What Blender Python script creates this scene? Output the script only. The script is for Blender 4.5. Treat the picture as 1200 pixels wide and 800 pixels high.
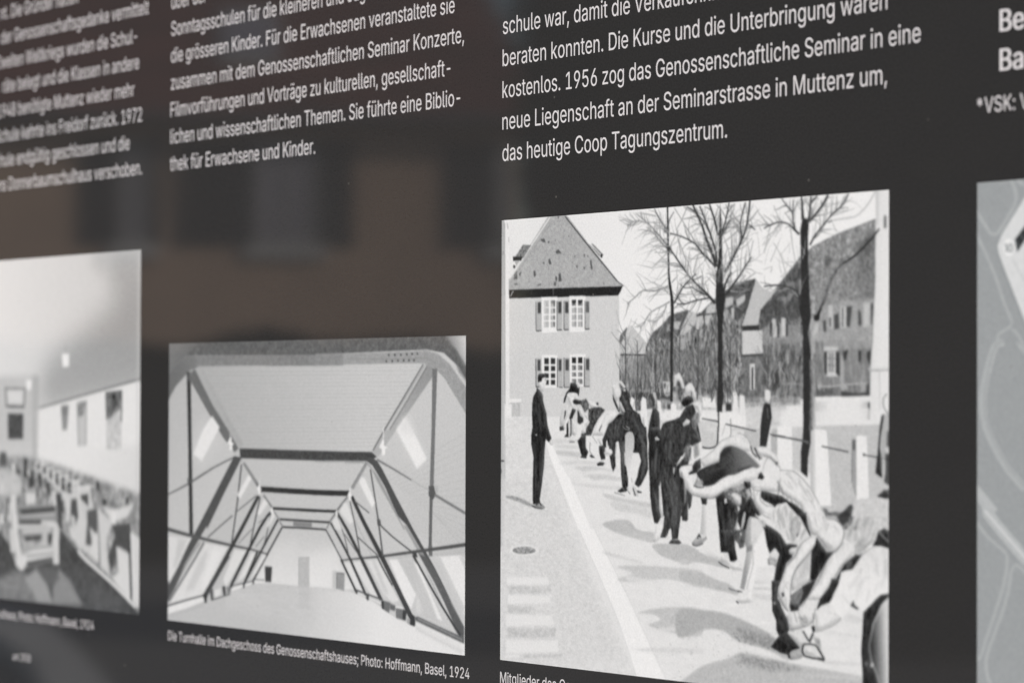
# A glossy dark information board outdoors, seen close up at an angle: white text, printed photographs
# and the edge of a plan; a house across the road is mirrored in its surface. Lengths in metres.
import bpy, bmesh, math, random
import numpy as np
from mathutils import Vector, Matrix

for o in list(bpy.data.objects):
    bpy.data.objects.remove(o)
SC = bpy.context.scene
COL = SC.collection
rad = math.radians

# ---------------------------------------------------------------- camera, sky, sun, exposure
cam_data = bpy.data.cameras.new('camera')
cam = bpy.data.objects.new('camera', cam_data)
COL.objects.link(cam)
RIGHT, UP, FWD = (Vector(v) for v in ((0.586084, 0.003527, -0.810242), (0.014189, 0.999793, 0.014615), (-0.810126, 0.020063, -0.585913)))      # board axes: right, up, towards the viewer
to_world = lambda v: Vector((v.x, -v.z, v.y))
r_, u_, f_ = to_world(RIGHT), to_world(UP), to_world(FWD)
cam.matrix_world = Matrix(((r_.x, u_.x, -f_.x, 0.848734), (r_.y, u_.y, -f_.y, -0.609462), (r_.z, u_.z, -f_.z, 1.498492), (0, 0, 0, 1)))
cam_data.sensor_width = 36.0
cam_data.lens = 108.0
cam_data.clip_start = 0.05
cam_data.clip_end = 500.0
cam_data.dof.use_dof = True
cam_data.dof.focus_distance = 1.022
cam_data.dof.aperture_fstop = 15.0
cam_data.dof.aperture_blades = 9
SC.camera = cam

SUN_DIR = Vector((0.76, -0.42, 0.50)).normalized()          # towards the sun
world = bpy.data.worlds.new('World')
SC.world = world
world.use_nodes = True
nt = world.node_tree
sky = nt.nodes.new('ShaderNodeTexSky')
sky.sky_type = 'NISHITA'
sky.sun_disc = False
sky.sun_elevation = math.asin(SUN_DIR.z)
sky.sun_rotation = math.atan2(SUN_DIR.x, SUN_DIR.y)
bg = nt.nodes['Background']
bg.inputs['Strength'].default_value = 0.1
nt.links.new(sky.outputs[0], bg.inputs['Color'])
sun_data = bpy.data.lights.new('sun', 'SUN')
sun_data.energy = 3.2
sun_data.angle = rad(4.0)
sun_data.color = (1.0, 0.93, 0.83)
sun = bpy.data.objects.new('sun', sun_data)
COL.objects.link(sun)
sun.rotation_euler = SUN_DIR.to_track_quat('Z', 'Y').to_euler()
sun.location = (6, -4, 8)
SC.view_settings.view_transform = 'Standard'
SC.view_settings.look = 'None'
SC.view_settings.gamma = 1.0
SC.view_settings.exposure = 0.7

# ---------------------------------------------------------------- helpers
def tag(o, label=None, cat=None, group=None, kind=None):
    for k, v in (('label', label), ('category', cat), ('group', group), ('kind', kind)):
        if v:
            o[k] = v
    return o

def empty(name, loc=(0, 0, 0), rz=0.0):
    o = bpy.data.objects.new(name, None)
    COL.objects.link(o)
    o.location = loc
    o.rotation_euler = (0, 0, rz)
    o.empty_display_size = 0.1
    return o

def link_mesh(name, me, mat, parent=None):
    o = bpy.data.objects.new(name, me)
    COL.objects.link(o)
    if mat:
        me.materials.append(mat)
    o.parent = parent
    return o

def obj(name, bm, mat, parent=None, smooth=False):
    me = bpy.data.meshes.new(name)
    bm.normal_update()
    bm.to_mesh(me)
    bm.free()
    if smooth:
        me.polygons.foreach_set('use_smooth', [True] * len(me.polygons))
    return link_mesh(name, me, mat, parent)

def box(bm, lo, hi, bevel=0.0):
    r = bmesh.ops.create_cube(bm, size=1.0)
    for v in r['verts']:
        v.co = Vector([lo[i] + (v.co[i] + 0.5) * (hi[i] - lo[i]) for i in range(3)])
    if bevel:
        es = list({e for v in r['verts'] for e in v.link_edges})
        bmesh.ops.bevel(bm, geom=es, offset=bevel, segments=2, affect='EDGES', profile=0.5)
    return bm

def material(name):
    m = bpy.data.materials.new(name)
    m.use_nodes = True
    b = m.node_tree.nodes['Principled BSDF']
    return m, m.node_tree, b

def noisy(name, c0, c1, scale, rough=0.8, bump=0.0, detail=6.0, stretch=(1, 1, 1)):
    m, t, b = material(name)
    tc = t.nodes.new('ShaderNodeTexCoord'); mp = t.nodes.new('ShaderNodeMapping'); n = t.nodes.new('ShaderNodeTexNoise')
    mp.inputs['Scale'].default_value = stretch
    n.inputs['Scale'].default_value = scale; n.inputs['Detail'].default_value = detail
    ramp = t.nodes.new('ShaderNodeValToRGB')
    ramp.color_ramp.elements[0].position = 0.3; ramp.color_ramp.elements[1].position = 0.7
    ramp.color_ramp.elements[0].color = (*c0, 1); ramp.color_ramp.elements[1].color = (*c1, 1)
    t.links.new(tc.outputs['Object'], mp.inputs['Vector']); t.links.new(mp.outputs[0], n.inputs['Vector'])
    t.links.new(n.outputs['Fac'], ramp.inputs['Fac']); t.links.new(ramp.outputs[0], b.inputs['Base Color'])
    b.inputs['Roughness'].default_value = rough
    if bump:
        bp = t.nodes.new('ShaderNodeBump'); bp.inputs['Strength'].default_value = bump
        t.links.new(n.outputs['Fac'], bp.inputs['Height']); t.links.new(bp.outputs[0], b.inputs['Normal'])
    return m

GLOSS = 0.02
def laminate(name, colour, attribute=None, grain=0.0):
    """Printed sheet under a clear glossy film: fine print grain, a few specks of dust."""
    m, t, b = material(name)
    L = t.links.new
    tc = t.nodes.new('ShaderNodeTexCoord')
    if attribute:
        src = t.nodes.new('ShaderNodeAttribute'); src.attribute_name = attribute
        out = src.outputs['Color']
    else:
        src = t.nodes.new('ShaderNodeRGB'); src.outputs[0].default_value = (*colour, 1)
        out = src.outputs[0]
    n = t.nodes.new('ShaderNodeTexNoise'); n.inputs['Scale'].default_value = 1500.0; n.inputs['Detail'].default_value = 2.0
    L(tc.outputs['Object'], n.inputs['Vector'])
    r = t.nodes.new('ShaderNodeMapRange')
    r.inputs['From Min'].default_value = 0.25; r.inputs['From Max'].default_value = 0.75
    r.inputs['To Min'].default_value = 1.0 - grain; r.inputs['To Max'].default_value = 1.0 + grain
    L(n.outputs['Fac'], r.inputs['Value'])
    mul = t.nodes.new('ShaderNodeVectorMath'); mul.operation = 'SCALE'
    L(out, mul.inputs[0]); L(r.outputs[0], mul.inputs['Scale'])
    vo = t.nodes.new('ShaderNodeTexVoronoi'); vo.inputs['Scale'].default_value = 95.0
    L(tc.outputs['Object'], vo.inputs['Vector'])
    pick = t.nodes.new('ShaderNodeMath'); pick.operation = 'GREATER_THAN'; pick.inputs[1].default_value = 0.78
    sep = t.nodes.new('ShaderNodeSeparateColor'); L(vo.outputs['Color'], sep.inputs[0]); L(sep.outputs[0], pick.inputs[0])
    near = t.nodes.new('ShaderNodeMapRange')
    near.inputs['From Min'].default_value = 0.02; near.inputs['From Max'].default_value = 0.05
    near.inputs['To Min'].default_value = 0.5; near.inputs['To Max'].default_value = 0.0
    L(vo.outputs['Distance'], near.inputs['Value'])
    dm = t.nodes.new('ShaderNodeMath'); dm.operation = 'MULTIPLY'; L(pick.outputs[0], dm.inputs[0]); L(near.outputs[0], dm.inputs[1])
    mix = t.nodes.new('ShaderNodeMix'); mix.data_type = 'RGBA'
    L(dm.outputs[0], mix.inputs['Factor']); L(mul.outputs[0], mix.inputs['A']); mix.inputs['B'].default_value = (0.22, 0.21, 0.19, 1)
    L(mix.outputs['Result'], b.inputs['Base Color'])
    big = t.nodes.new('ShaderNodeTexNoise'); big.inputs['Scale'].default_value = 9.0; big.inputs['Detail'].default_value = 3.0
    L(tc.outputs['Object'], big.inputs['Vector'])
    rr = t.nodes.new('ShaderNodeMapRange'); rr.inputs['To Min'].default_value = GLOSS * 0.4; rr.inputs['To Max'].default_value = GLOSS * 3.0
    L(big.outputs['Fac'], rr.inputs['Value']); L(rr.outputs[0], b.inputs['Roughness'])
    b.inputs['IOR'].default_value = 1.5
    return m

M_BOARD = laminate('dark_laminate', (0.030, 0.0292, 0.0295), grain=0.22)
M_TEXT = laminate('white_lettering', (0.71, 0.68, 0.69), grain=0.03)
M_PRINT = laminate('printed_picture', None, 'tone', grain=0.05)
M_STEEL = noisy('grey_coated_steel', (0.10, 0.10, 0.105), (0.13, 0.13, 0.135), 60, 0.45)
M_ASPHALT = noisy('asphalt', (0.09, 0.088, 0.086), (0.13, 0.127, 0.124), 40, 0.9, 0.3)
M_PAVING = noisy('pale_paving', (0.42, 0.41, 0.40), (0.55, 0.54, 0.52), 6, 0.85, 0.1)
M_RENDER = noisy('terracotta_render', (0.44, 0.315, 0.24), (0.54, 0.385, 0.29), 1.3, 0.9, 0.05)
M_TILES = noisy('roof_tiles', (0.09, 0.044, 0.038), (0.20, 0.075, 0.06), 1.1, 0.85, 0.4, stretch=(1, 1, 6))
M_SHUTTER = noisy('dark_shutter', (0.025, 0.026, 0.03), (0.04, 0.042, 0.046), 8, 0.6)
M_FRAME = noisy('grey_window_frame', (0.34, 0.33, 0.33), (0.40, 0.39, 0.39), 5, 0.6)
M_STONE = noisy('grey_sill_stone', (0.46, 0.45, 0.45), (0.56, 0.55, 0.54), 7, 0.85)
M_GLASS = noisy('window_glass', (0.24, 0.22, 0.26), (0.36, 0.34, 0.39), 0.9, 0.08)
M_LEAF = noisy('hedge_leaves', (0.04, 0.045, 0.028), (0.075, 0.085, 0.05), 3, 0.7)
M_TWIG = noisy('hedge_core', (0.018, 0.018, 0.012), (0.03, 0.03, 0.02), 10, 0.95)

# ---------------------------------------------------------------- ground
bm = bmesh.new()
vs = [bm.verts.new(p) for p in ((-160, -160, 0), (160, -160, 0), (160, 160, 0), (-160, 160, 0))]
bm.faces.new(vs)
tag(obj('road', bm, M_ASPHALT), kind='structure')
def strip(name, pts, mat, z0, z1):
    b = bmesh.new()
    lo = [b.verts.new((x, y, z0)) for x, y in pts]; hi = [b.verts.new((x, y, z1)) for x, y in pts]
    b.faces.new(hi)
    for i in range(len(pts)):
        j = (i + 1) % len(pts)
        b.faces.new((lo[i], lo[j], hi[j], hi[i]))
    bmesh.ops.recalc_face_normals(b, faces=b.faces)
    return tag(obj(name, b, mat), kind='structure')
strip('pavement', [(-22.4, -9.01), (-19.51, -8.84), (-17.61, -8.7), (-16.38, -8.31), (-13.76, -7.19), (-11.42, -6.13), (-11.61, -5.85), (-13.93, -6.94), (-15.62, -7.58), (-17.35, -7.73), (-19.22, -7.69)], M_PAVING, -0.05, 0.12)

# ---------------------------------------------------------------- the house across the road (seen mirrored in the board)
HOUSE_AT = Vector((-29.971, -17.995, 0.0))                     # foot of the facade; local x runs along it, local -y looks at the board
H_ROT = 2.11389
def build_house():
    h = empty('house', HOUSE_AT, H_ROT)
    tag(h, 'terracotta house with dark shutters and red tiled roof, mirrored in the board', 'house')
    x0, x1, ez, dep = -3.05, 8.0, 4.98, 8.0
    bm = bmesh.new()
    pts = [(x0, 0, 0), (x1, 0, 0), (x1, dep, 0), (x0, dep, 0)]
    lo = [bm.verts.new(p) for p in pts]; hi = [bm.verts.new((p[0], p[1], ez)) for p in pts]
    gb = bm.verts.new((x1, dep / 2, ez + 3.3))
    bm.faces.new((lo[0], lo[1], hi[1], hi[0])); bm.faces.new((lo[2], lo[3], hi[3], hi[2]))
    bm.faces.new((lo[1], lo[2], hi[2], gb, hi[1])); bm.faces.new((lo[3], lo[0], hi[0], hi[3]))
    bmesh.ops.recalc_face_normals(bm, faces=bm.faces)
    obj('wall', bm, M_RENDER, h)
    bm = bmesh.new()                              # two roof slopes with overlapping tile courses
    k = 3.3 / (dep / 2)
    for s in (0, 1):
        n = 22
        for i in range(n):
            a, b = -0.28 + (dep / 2 + 0.28) * i / n, -0.28 + (dep / 2 + 0.28) * (i + 1.12) / n
            za, zb = ez + a * k + 0.10, ez + b * k + 0.055
            ya, yb = (a, b) if s == 0 else (dep - a, dep - b)
            if i == n - 1:
                yb = dep / 2
            ha, hb = x0 - .3 + 1.0 * i / n, x0 - .3 + 1.0 * min(1.0, (i + 1.12) / n)   # hipped at this end
            q = [bm.verts.new(p) for p in ((ha, ya, za), (x1 + .3, ya, za), (x1 + .3, yb, zb), (hb, yb, zb))]
            w = [bm.verts.new(p) for p in ((ha, ya, za - .05), (x1 + .3, ya, za - .05))]
            bm.faces.new(q if s == 0 else q[::-1]); bm.faces.new((w[0], w[1], q[1], q[0]))
    zr = ez + (dep / 2) * k + 0.06
    bm.faces.new([bm.verts.new(p) for p in ((x0 - .3, -.28, ez - .28 * k + .06), (x0 - .3, dep + .28, ez - .28 * k + .06), (x0 + .7, dep / 2, zr))][::-1])
    roof = obj('roof', bm, M_TILES, h)
    def slab(name, lo, hi, mat, parent, bev=0.008):
        return obj(name, box(bmesh.new(), lo, hi, bev), mat, parent)
    slab('gutter', (x0 - .3, -.39, ez - .22), (x1 + .3, -.29, ez - .13), M_STEEL, h)
    wy = lambda y: ez + y * k + 0.11
    rw = bmesh.new()
    box(rw, (-.25, .5, 0), (.45, 1.35, .09), .01)
    for v in rw.verts:
        v.co.z += wy(v.co.y) - 0.02
    w_ = obj('roof_window', rw, M_FRAME, roof)
    g_ = bmesh.new(); box(g_, (-.19, .58, .09), (.39, 1.27, .10))
    for v in g_.verts:
        v.co.z += wy(v.co.y) - 0.018
    obj('pane', g_, M_GLASS, roof)
    for (a, b, sl, sr) in ((1.26, 1.60, (1.11, 1.24), (1.64, 2.03)), (-.70, .03, (-1.13, -.74), (.06, .90)), (-2.98, -2.78, None, (-2.74, -2.22)), (4.3, 5.2, (3.8, 4.28), (5.22, 5.7))):
        z0, z1 = 3.34, 4.55
        bmf = bmesh.new()
        for lo, hi in (((a, -.04, z0), (a + .06, .02, z1)), ((b - .06, -.04, z0), (b, .02, z1)), ((a + .06, -.04, z1 - .06), (b - .06, .02, z1)), ((a + .06, -.04, z0), (b - .06, .02, z0 + .06)), (((a + b) / 2 - .025, -.035, z0 + .06), ((a + b) / 2 + .025, .015, z1 - .06))):
            box(bmf, lo, hi)
        win = obj('window', bmf, M_FRAME, h)
        slab('pane', (a + .05, -.012, z0 + .05), (b - .05, -.004, z1 - .05), M_GLASS, win, 0)
        slab('sill', (a - .12, -.07, z0 - .17), (b + .12, -.005, z0 - .01), M_STONE, win)
        for sh in (sl, sr):
            if not sh:
                continue
            bms = bmesh.new()
            box(bms, (sh[0], -.06, z0 - .02), (sh[0] + .07, -.012, z1 + .03)); box(bms, (sh[1] - .07, -.06, z0 - .02), (sh[1], -.012, z1 + .03))
            for q in range(16):
                zz = z0 + (z1 - z0) * q / 16
                box(bms, (sh[0] + .06, -.05, zz), (sh[1] - .06, -.02, zz + .055))
            obj('shutter', bms, M_SHUTTER, h)
    return h
build_house()

def hedge(name, label, cat, at, rz, length, height, depth, seed, n, leaf):
    rnd = random.Random(seed)
    h = empty(name, at, rz)
    tag(h, label, cat)
    bm = bmesh.new()
    box(bm, (0.1, 0.1, 0), (length - 0.1, depth - 0.1, height - 0.15), 0.05)
    obj('branches', bm, M_TWIG, h)
    bm = bmesh.new()
    for i in range(n):
        x, z = rnd.uniform(0, length), rnd.uniform(0.02, height)
        y = rnd.choice((rnd.uniform(-.06, .25), rnd.uniform(-.06, .25), rnd.uniform(0, depth), depth - rnd.uniform(-.06, .25)))
        top = height + 0.05 * math.sin(x * 1.7 + seed) + 0.05 * math.sin(x * 4.3)
        if rnd.random() < 0.3:
            z = top + rnd.uniform(-.15, .08); y = rnd.uniform(0, depth)
        c = Vector((x, y, min(z, top + .08)))
        a = Vector((rnd.gauss(0, 1), rnd.gauss(0, 1), rnd.gauss(0, 1))).normalized(); b = a.orthogonal().normalized()
        s = leaf * rnd.uniform(.6, 1.4)
        bm.faces.new([bm.verts.new(c + q) for q in (a * s, b * s * .5, -a * s, -b * s * .5)])
    obj('foliage', bm, M_LEAF, h)
    return h
hedge('hedge', 'waist high clipped green hedge in front of the mirrored house', 'hedge', (-27.611, -9.328, 0.0), -1.02771, 9.5, 2.0, 0.9, 3, 9000, 0.07)
hedge('added_dark_hedge', 'tall dark hedge added beside the mirrored house to keep sky out of the reflection', 'hedge', (-14.900, -10.889, 0.0), -0.86145, 7.6, 5.6, 1.4, 8, 12000, 0.10)  # added so the board's right side mirrors dark foliage instead of open sky

# ---------------------------------------------------------------- the board
Z0 = 1.5                                       # board coordinates: millimetres from the third column's edge, at eye height
BOARD = empty('information_board', (0, 0.02, 0))
tag(BOARD, 'glossy dark information board with white German text, black and white photographs and a plan', 'information board')
PLATE = (-0.74, 0.0, 0.86), (0.76, 0.012, 2.02)
bm = bmesh.new()
box(bm, (PLATE[0][0], -0.02, PLATE[0][2]), (PLATE[1][0], -0.008, PLATE[1][2]), 0.0012)
obj('board_panel', bm, M_BOARD, BOARD)
for x in (-0.55, 0.57):
    bm = bmesh.new()
    box(bm, (x - 0.03, -0.0075, -0.3), (x + 0.03, 0.0525, 1.98), 0.004)
    obj('post', bm, M_STEEL, BOARD)
RAISE = 0.0001

# lettering: glyph outlines (advance, contours) in thousandths of the type size
GLYPHS = {
' ': (188, []),
'*': (453, [[201,223,206,331,114,272,89,315,186,365,89,415,114,459,206,400,201,509,250,509,246,400,337,459,362,415,266,365,362,315,337,272,246,331,250,223]]),
',': (188, [[38,-119,68,71,137,71,84,-119]]),
'-': (453, [[337,244,337,188,114,188,114,244]]),
'.': (188, [[95,-4,83,-3,73,1,63,9,55,18,51,29,50,41,51,53,55,64,63,73,73,81,83,85,95,87,107,85,118,81,128,73,135,64,140,53,141,41,140,29,135,18,128,9,118,1,107,-3]]),
'0': (453, [[227,-7,191,-3,158,7,130,24,105,48,85,77,69,113,61,138,55,164,51,192,49,222,48,254,49,286,51,316,55,344,61,370,69,395,85,431,106,461,130,484,159,502,191,512,227,516,262,512,295,502,323,484,348,461,368,431,384,395,392,370,398,344,402,316,404,286,405,254,404,222,402,192,398,164,392,138,384,113,368,77,348,48,323,24,295,7,263,-3],[227,50,250,52,271,60,290,74,306,92,320,116,330,144,338,176,342,213,344,254,342,295,338,332,330,365,320,393,306,416,290,435,271,449,250,457,227,460,203,457,182,449,163,435,147,416,134,393,123,365,115,332,111,295,109,254,111,213,115,176,123,144,134,116,147,92,163,74,182,60,203,52]]),
'1': (453, [[76,0,76,55,391,55,391,0],[276,509,276,0,212,0,212,448,209,448,86,358,86,427,198,509]]),
'2': (453, [[64,0,64,47,234,229,252,248,268,266,282,282,294,298,303,312,311,327,316,341,319,356,320,371,319,389,315,405,308,419,298,431,287,441,273,449,258,455,241,458,224,460,205,458,188,454,172,447,159,438,148,427,139,413,132,398,128,381,127,362,66,362,68,391,75,418,86,442,102,464,121,482,143,496,168,507,196,513,225,516,254,513,281,507,306,497,328,482,346,465,361,445,372,423,379,398,381,372,380,354,377,336,371,318,363,299,351,280,336,259,317,235,294,209,267,180,153,60,153,57,389,57,389,0]]),
'4': (453, [[40,105,40,158,247,509,311,509,109,166,109,163,413,163,413,105],[282,0,282,121,282,146,282,318,343,318,343,0]]),
'5': (453, [[221,-7,192,-5,165,1,140,11,118,25,99,41,83,60,71,82,63,105,60,130,122,130,125,115,130,102,138,89,148,78,160,68,173,60,188,54,204,51,221,50,241,51,259,56,276,64,291,75,304,89,314,104,322,122,326,141,328,162,326,183,321,203,314,221,303,237,290,251,275,262,257,270,238,275,218,277,201,276,184,273,167,268,152,262,139,255,128,246,67,253,96,509,366,509,366,452,151,452,134,301,136,301,148,311,162,318,178,325,194,330,212,333,229,334,252,332,274,328,294,321,313,311,330,299,345,285,358,269,370,251,379,231,386,210,390,187,391,163,388,132,381,102,369,76,352,52,332,32,309,15,282,3,253,-4]]),
'6': (453, [[226,-7,196,-4,168,3,142,15,119,31,100,51,84,74,73,101,66,130,64,162,65,187,71,212,80,239,93,268,112,302,137,340,252,509,322,509,151,261,145,261,151,270,157,279,165,288,174,295,184,302,196,307,208,311,221,313,235,314,265,312,291,305,316,295,337,280,355,262,370,240,380,215,387,187,389,157,387,127,379,98,368,73,352,50,333,30,310,14,284,3,257,-4],[226,48,245,50,263,55,279,63,293,73,304,86,314,101,322,119,326,137,327,157,326,178,322,196,314,213,304,228,293,241,279,251,263,259,245,264,226,265,207,264,190,259,174,252,160,241,148,229,138,214,131,197,126,179,125,158,126,138,131,119,138,102,148,86,160,73,174,63,190,55,207,50]]),
'7': (453, [[97,0,323,448,323,452,62,452,62,509,391,509,391,449,165,0]]),
'8': (453, [[226,-7,193,-5,163,1,136,11,111,25,91,42,74,62,62,84,54,109,52,135,53,156,58,176,65,195,75,212,87,228,101,241,117,252,134,260,153,265,153,267,129,276,109,289,93,308,80,330,73,354,70,380,73,405,79,429,90,450,106,469,124,485,146,498,170,508,197,514,226,516,255,514,282,508,306,498,328,485,346,469,361,450,373,429,379,405,382,380,379,354,372,330,359,308,343,289,323,276,300,267,300,265,319,260,335,252,351,241,365,228,377,212,387,195,395,176,399,156,401,135,398,109,391,84,378,62,362,42,341,25,317,11,289,1,259,-5],[226,49,248,50,267,54,285,60,300,69,313,79,323,91,331,106,335,121,337,139,335,157,330,173,322,189,312,202,298,213,283,223,265,230,247,234,226,235,206,234,187,230,169,223,154,213,140,202,130,189,122,173,117,157,115,139,117,121,121,106,129,91,139,79,152,69,167,60,185,54,205,50],[226,290,244,291,260,294,274,300,287,308,298,318,307,330,314,344,318,359,319,376,318,392,314,407,308,420,299,432,288,442,275,449,260,455,244,459,226,460,208,459,192,455,177,449,164,442,153,432,145,420,138,407,134,392,133,376,134,359,138,344,145,330,154,318,165,308,178,300,193,294,209,291]]),
'9': (453, [[226,516,256,513,285,506,310,494,333,478,352,458,368,434,380,408,387,378,389,347,387,322,382,296,373,270,359,240,340,207,315,168,200,0,130,0,301,248,307,248,302,238,295,229,287,221,278,214,268,207,257,202,245,198,232,195,218,195,188,197,161,203,137,214,116,229,98,247,83,269,72,294,66,321,64,352,66,382,73,411,85,436,101,459,120,479,143,494,168,506,196,513],[226,460,207,459,190,454,174,446,160,435,148,423,138,407,131,390,127,372,125,352,127,331,131,313,138,295,148,280,160,268,174,257,190,250,207,245,226,243,245,245,263,249,279,257,293,267,305,280,314,295,322,312,326,330,327,350,326,371,322,390,314,407,305,422,293,435,279,446,263,454,245,459]]),
':': (188, [[95,-4,83,-3,73,1,63,9,55,18,51,29,50,41,51,53,55,64,63,73,73,81,83,85,95,87,107,85,118,81,128,73,135,64,140,53,141,41,140,29,135,18,128,9,118,1,107,-3],[95,271,83,272,73,277,63,284,55,294,51,304,50,316,51,328,55,339,63,349,73,356,83,360,95,362,107,360,118,356,128,349,135,339,140,328,141,316,140,304,135,294,128,284,118,277,107,272]]),
';': (188, [[38,-119,68,71,137,71,84,-119],[103,271,92,272,81,277,71,284,64,294,59,304,58,316,59,328,64,339,71,349,81,356,92,360,103,362,116,360,126,356,136,349,143,339,148,328,149,316,148,304,143,294,136,284,126,277,116,272]]),
'B': (456, [[60,0,60,509,241,509,274,507,304,501,329,491,350,477,367,461,381,442,390,421,396,398,398,374,397,353,393,336,387,320,378,307,368,295,356,286,343,278,329,272,315,267,315,262,331,260,347,254,363,245,378,234,391,220,402,203,411,184,416,161,418,136,416,111,410,88,400,67,386,48,368,31,344,18,317,8,284,2,247,0],[125,57,245,57,281,60,309,67,330,80,344,96,353,115,355,137,354,153,350,169,342,184,333,197,320,209,306,218,289,225,269,229,248,231,125,231],[125,285,238,285,256,287,273,290,288,296,302,304,314,314,323,326,330,340,335,355,336,372,333,393,326,412,313,429,294,442,270,449,240,452,125,452]]),
'C': (510, [[267,-7,242,-6,217,-2,194,5,171,13,150,25,131,39,113,55,97,73,82,93,70,115,59,140,51,166,45,193,41,223,40,254,41,285,45,315,51,343,59,369,70,393,82,415,97,436,113,454,131,470,150,484,171,495,194,504,217,510,242,514,267,516,293,514,317,511,340,504,362,496,383,485,402,471,419,456,435,438,448,418,459,397,467,373,473,348,408,348,404,365,397,380,389,395,380,407,369,418,357,428,344,437,330,444,315,449,300,453,284,455,267,456,237,453,209,445,184,432,161,414,141,391,125,364,113,332,106,295,103,254,106,213,113,177,125,145,141,117,161,94,184,76,210,63,237,56,267,53,284,54,300,56,315,60,330,65,344,72,357,81,369,90,380,102,389,114,397,128,404,144,408,160,473,160,467,135,459,112,448,91,435,71,420,53,402,38,383,24,363,13,341,5,317,-2,293,-6]]),
'D': (502, [[219,0,96,0,96,57,215,57,254,60,288,68,318,81,343,99,363,122,379,149,390,181,397,216,399,255,397,294,390,329,379,361,364,388,344,410,320,428,291,441,258,449,221,452,93,452,93,509,225,509,254,507,281,504,307,498,331,489,353,478,385,455,412,426,433,391,444,367,451,342,457,315,460,286,462,255,460,224,457,195,451,168,443,142,433,119,421,97,406,77,390,60,371,44,351,31,328,20,303,11,277,5,249,1],[125,509,125,0,60,0,60,509]]),
'E': (419, [[60,0,60,509,372,509,372,452,125,452,125,286,355,286,355,229,125,229,125,57,375,57,375,0]]),
'F': (410, [[60,0,60,509,369,509,369,452,125,452,125,278,346,278,346,221,125,221,125,0]]),
'G': (520, [[269,-7,242,-6,217,-2,193,5,171,14,149,25,130,39,112,55,96,73,82,93,69,116,59,140,51,166,45,194,41,223,40,254,41,285,45,315,51,343,59,369,69,393,82,415,96,436,112,454,129,470,149,484,170,495,192,504,215,510,239,514,265,516,291,514,316,510,340,504,363,494,384,483,403,469,421,453,436,436,449,416,460,395,468,373,474,349,408,349,402,365,395,379,387,393,378,406,368,417,356,427,344,436,330,443,315,448,300,453,283,455,265,456,236,453,209,445,183,432,160,414,141,392,125,364,113,332,106,295,103,254,106,213,113,177,125,145,141,117,161,95,184,76,210,63,238,56,269,53,296,55,322,61,345,71,365,85,382,102,396,123,407,147,413,173,415,202,434,199,283,199,283,256,478,256,478,200,475,160,466,124,451,91,431,62,406,38,377,19,344,5,308,-4]]),
'H': (517, [[60,0,60,509,125,509,125,289,392,289,392,509,457,509,457,0,392,0,392,232,125,232,125,0]]),
'J': (396, [[185,-7,143,-2,106,11,75,33,60,50,48,70,40,92,35,118,33,145,33,173,98,173,98,145,100,117,108,93,122,74,139,61,160,53,185,50,209,53,230,61,248,74,261,93,269,117,272,145,272,509,336,509,336,145,335,118,330,92,321,70,309,50,294,33,263,11,227,-2]]),
'K': (467, [[104,145,104,216,116,231,128,246,139,261,151,275,162,289,174,303,187,317,199,331,212,344,364,509,448,509,231,276,228,276],[60,0,60,509,125,509,125,334,124,225,125,193,125,0],[372,0,188,259,228,309,449,0]]),
'L': (393, [[60,0,60,509,125,509,125,57,361,57,361,0]]),
'M': (628, [[60,0,60,509,152,509,277,187,287,159,299,123,311,84,322,49,307,49,318,83,330,121,342,158,352,187,476,509,568,509,568,0,504,0,504,291,504,327,505,369,506,413,507,457,513,457,508,441,503,425,498,409,482,363,467,322,456,291,342,0,286,0,170,291,159,321,145,361,129,408,112,457,119,457,120,416,121,372,122,328,122,291,122,0]]),
'P': (445, [[60,0,60,509,235,509,272,506,305,499,332,487,356,471,375,452,390,430,400,404,407,377,409,348,407,318,400,291,390,265,375,243,356,223,332,207,305,195,272,188,235,186,109,186,109,242,233,242,257,244,279,248,297,256,312,266,324,279,333,294,339,310,343,328,344,348,343,367,339,385,333,402,324,416,312,428,297,439,279,446,257,451,232,452,125,452,125,0]]),
'S': (447, [[224,-9,188,-7,156,-1,128,9,102,23,81,40,64,60,51,83,42,109,38,137,104,137,108,118,114,102,123,88,136,76,150,66,166,59,185,53,204,50,224,49,246,50,267,54,286,60,303,69,317,79,329,92,338,106,344,122,346,139,344,154,340,168,332,179,322,189,310,197,296,205,280,211,263,217,245,222,184,239,145,253,112,269,86,289,67,313,56,341,52,372,54,400,62,425,75,448,92,468,113,484,138,498,165,508,195,514,227,516,259,514,289,508,316,498,340,484,360,468,377,449,390,427,398,403,401,378,337,378,332,402,320,421,302,437,280,449,254,456,225,459,204,457,185,454,167,448,152,440,139,430,129,418,121,405,117,391,115,376,117,359,122,345,131,334,142,324,155,315,169,308,184,302,198,297,212,293,264,279,279,275,295,270,312,264,328,256,344,248,359,238,372,226,384,213,395,198,402,180,407,161,408,139,406,112,399,87,386,64,370,43,349,25,323,11,294,0,261,-7]]),
'T': (449, [[32,452,32,509,417,509,417,452,257,452,257,0,193,0,193,452]]),
'U': (517, [[259,-8,220,-6,186,2,154,15,126,33,103,55,85,80,71,108,63,140,60,173,60,509,124,509,124,178,126,155,132,133,141,113,153,95,169,80,187,68,208,59,232,53,259,52,285,53,309,59,331,68,349,80,364,95,377,113,385,133,391,155,393,178,393,509,457,509,457,173,454,140,446,108,433,80,414,55,391,33,363,15,332,2,297,-6]]),
'V': (480, [[204,0,16,509,84,509,192,206,199,187,207,164,215,137,225,106,236,71,248,31,235,31,247,71,257,107,267,138,276,165,283,187,290,206,395,509,463,509,278,0]]),
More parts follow.
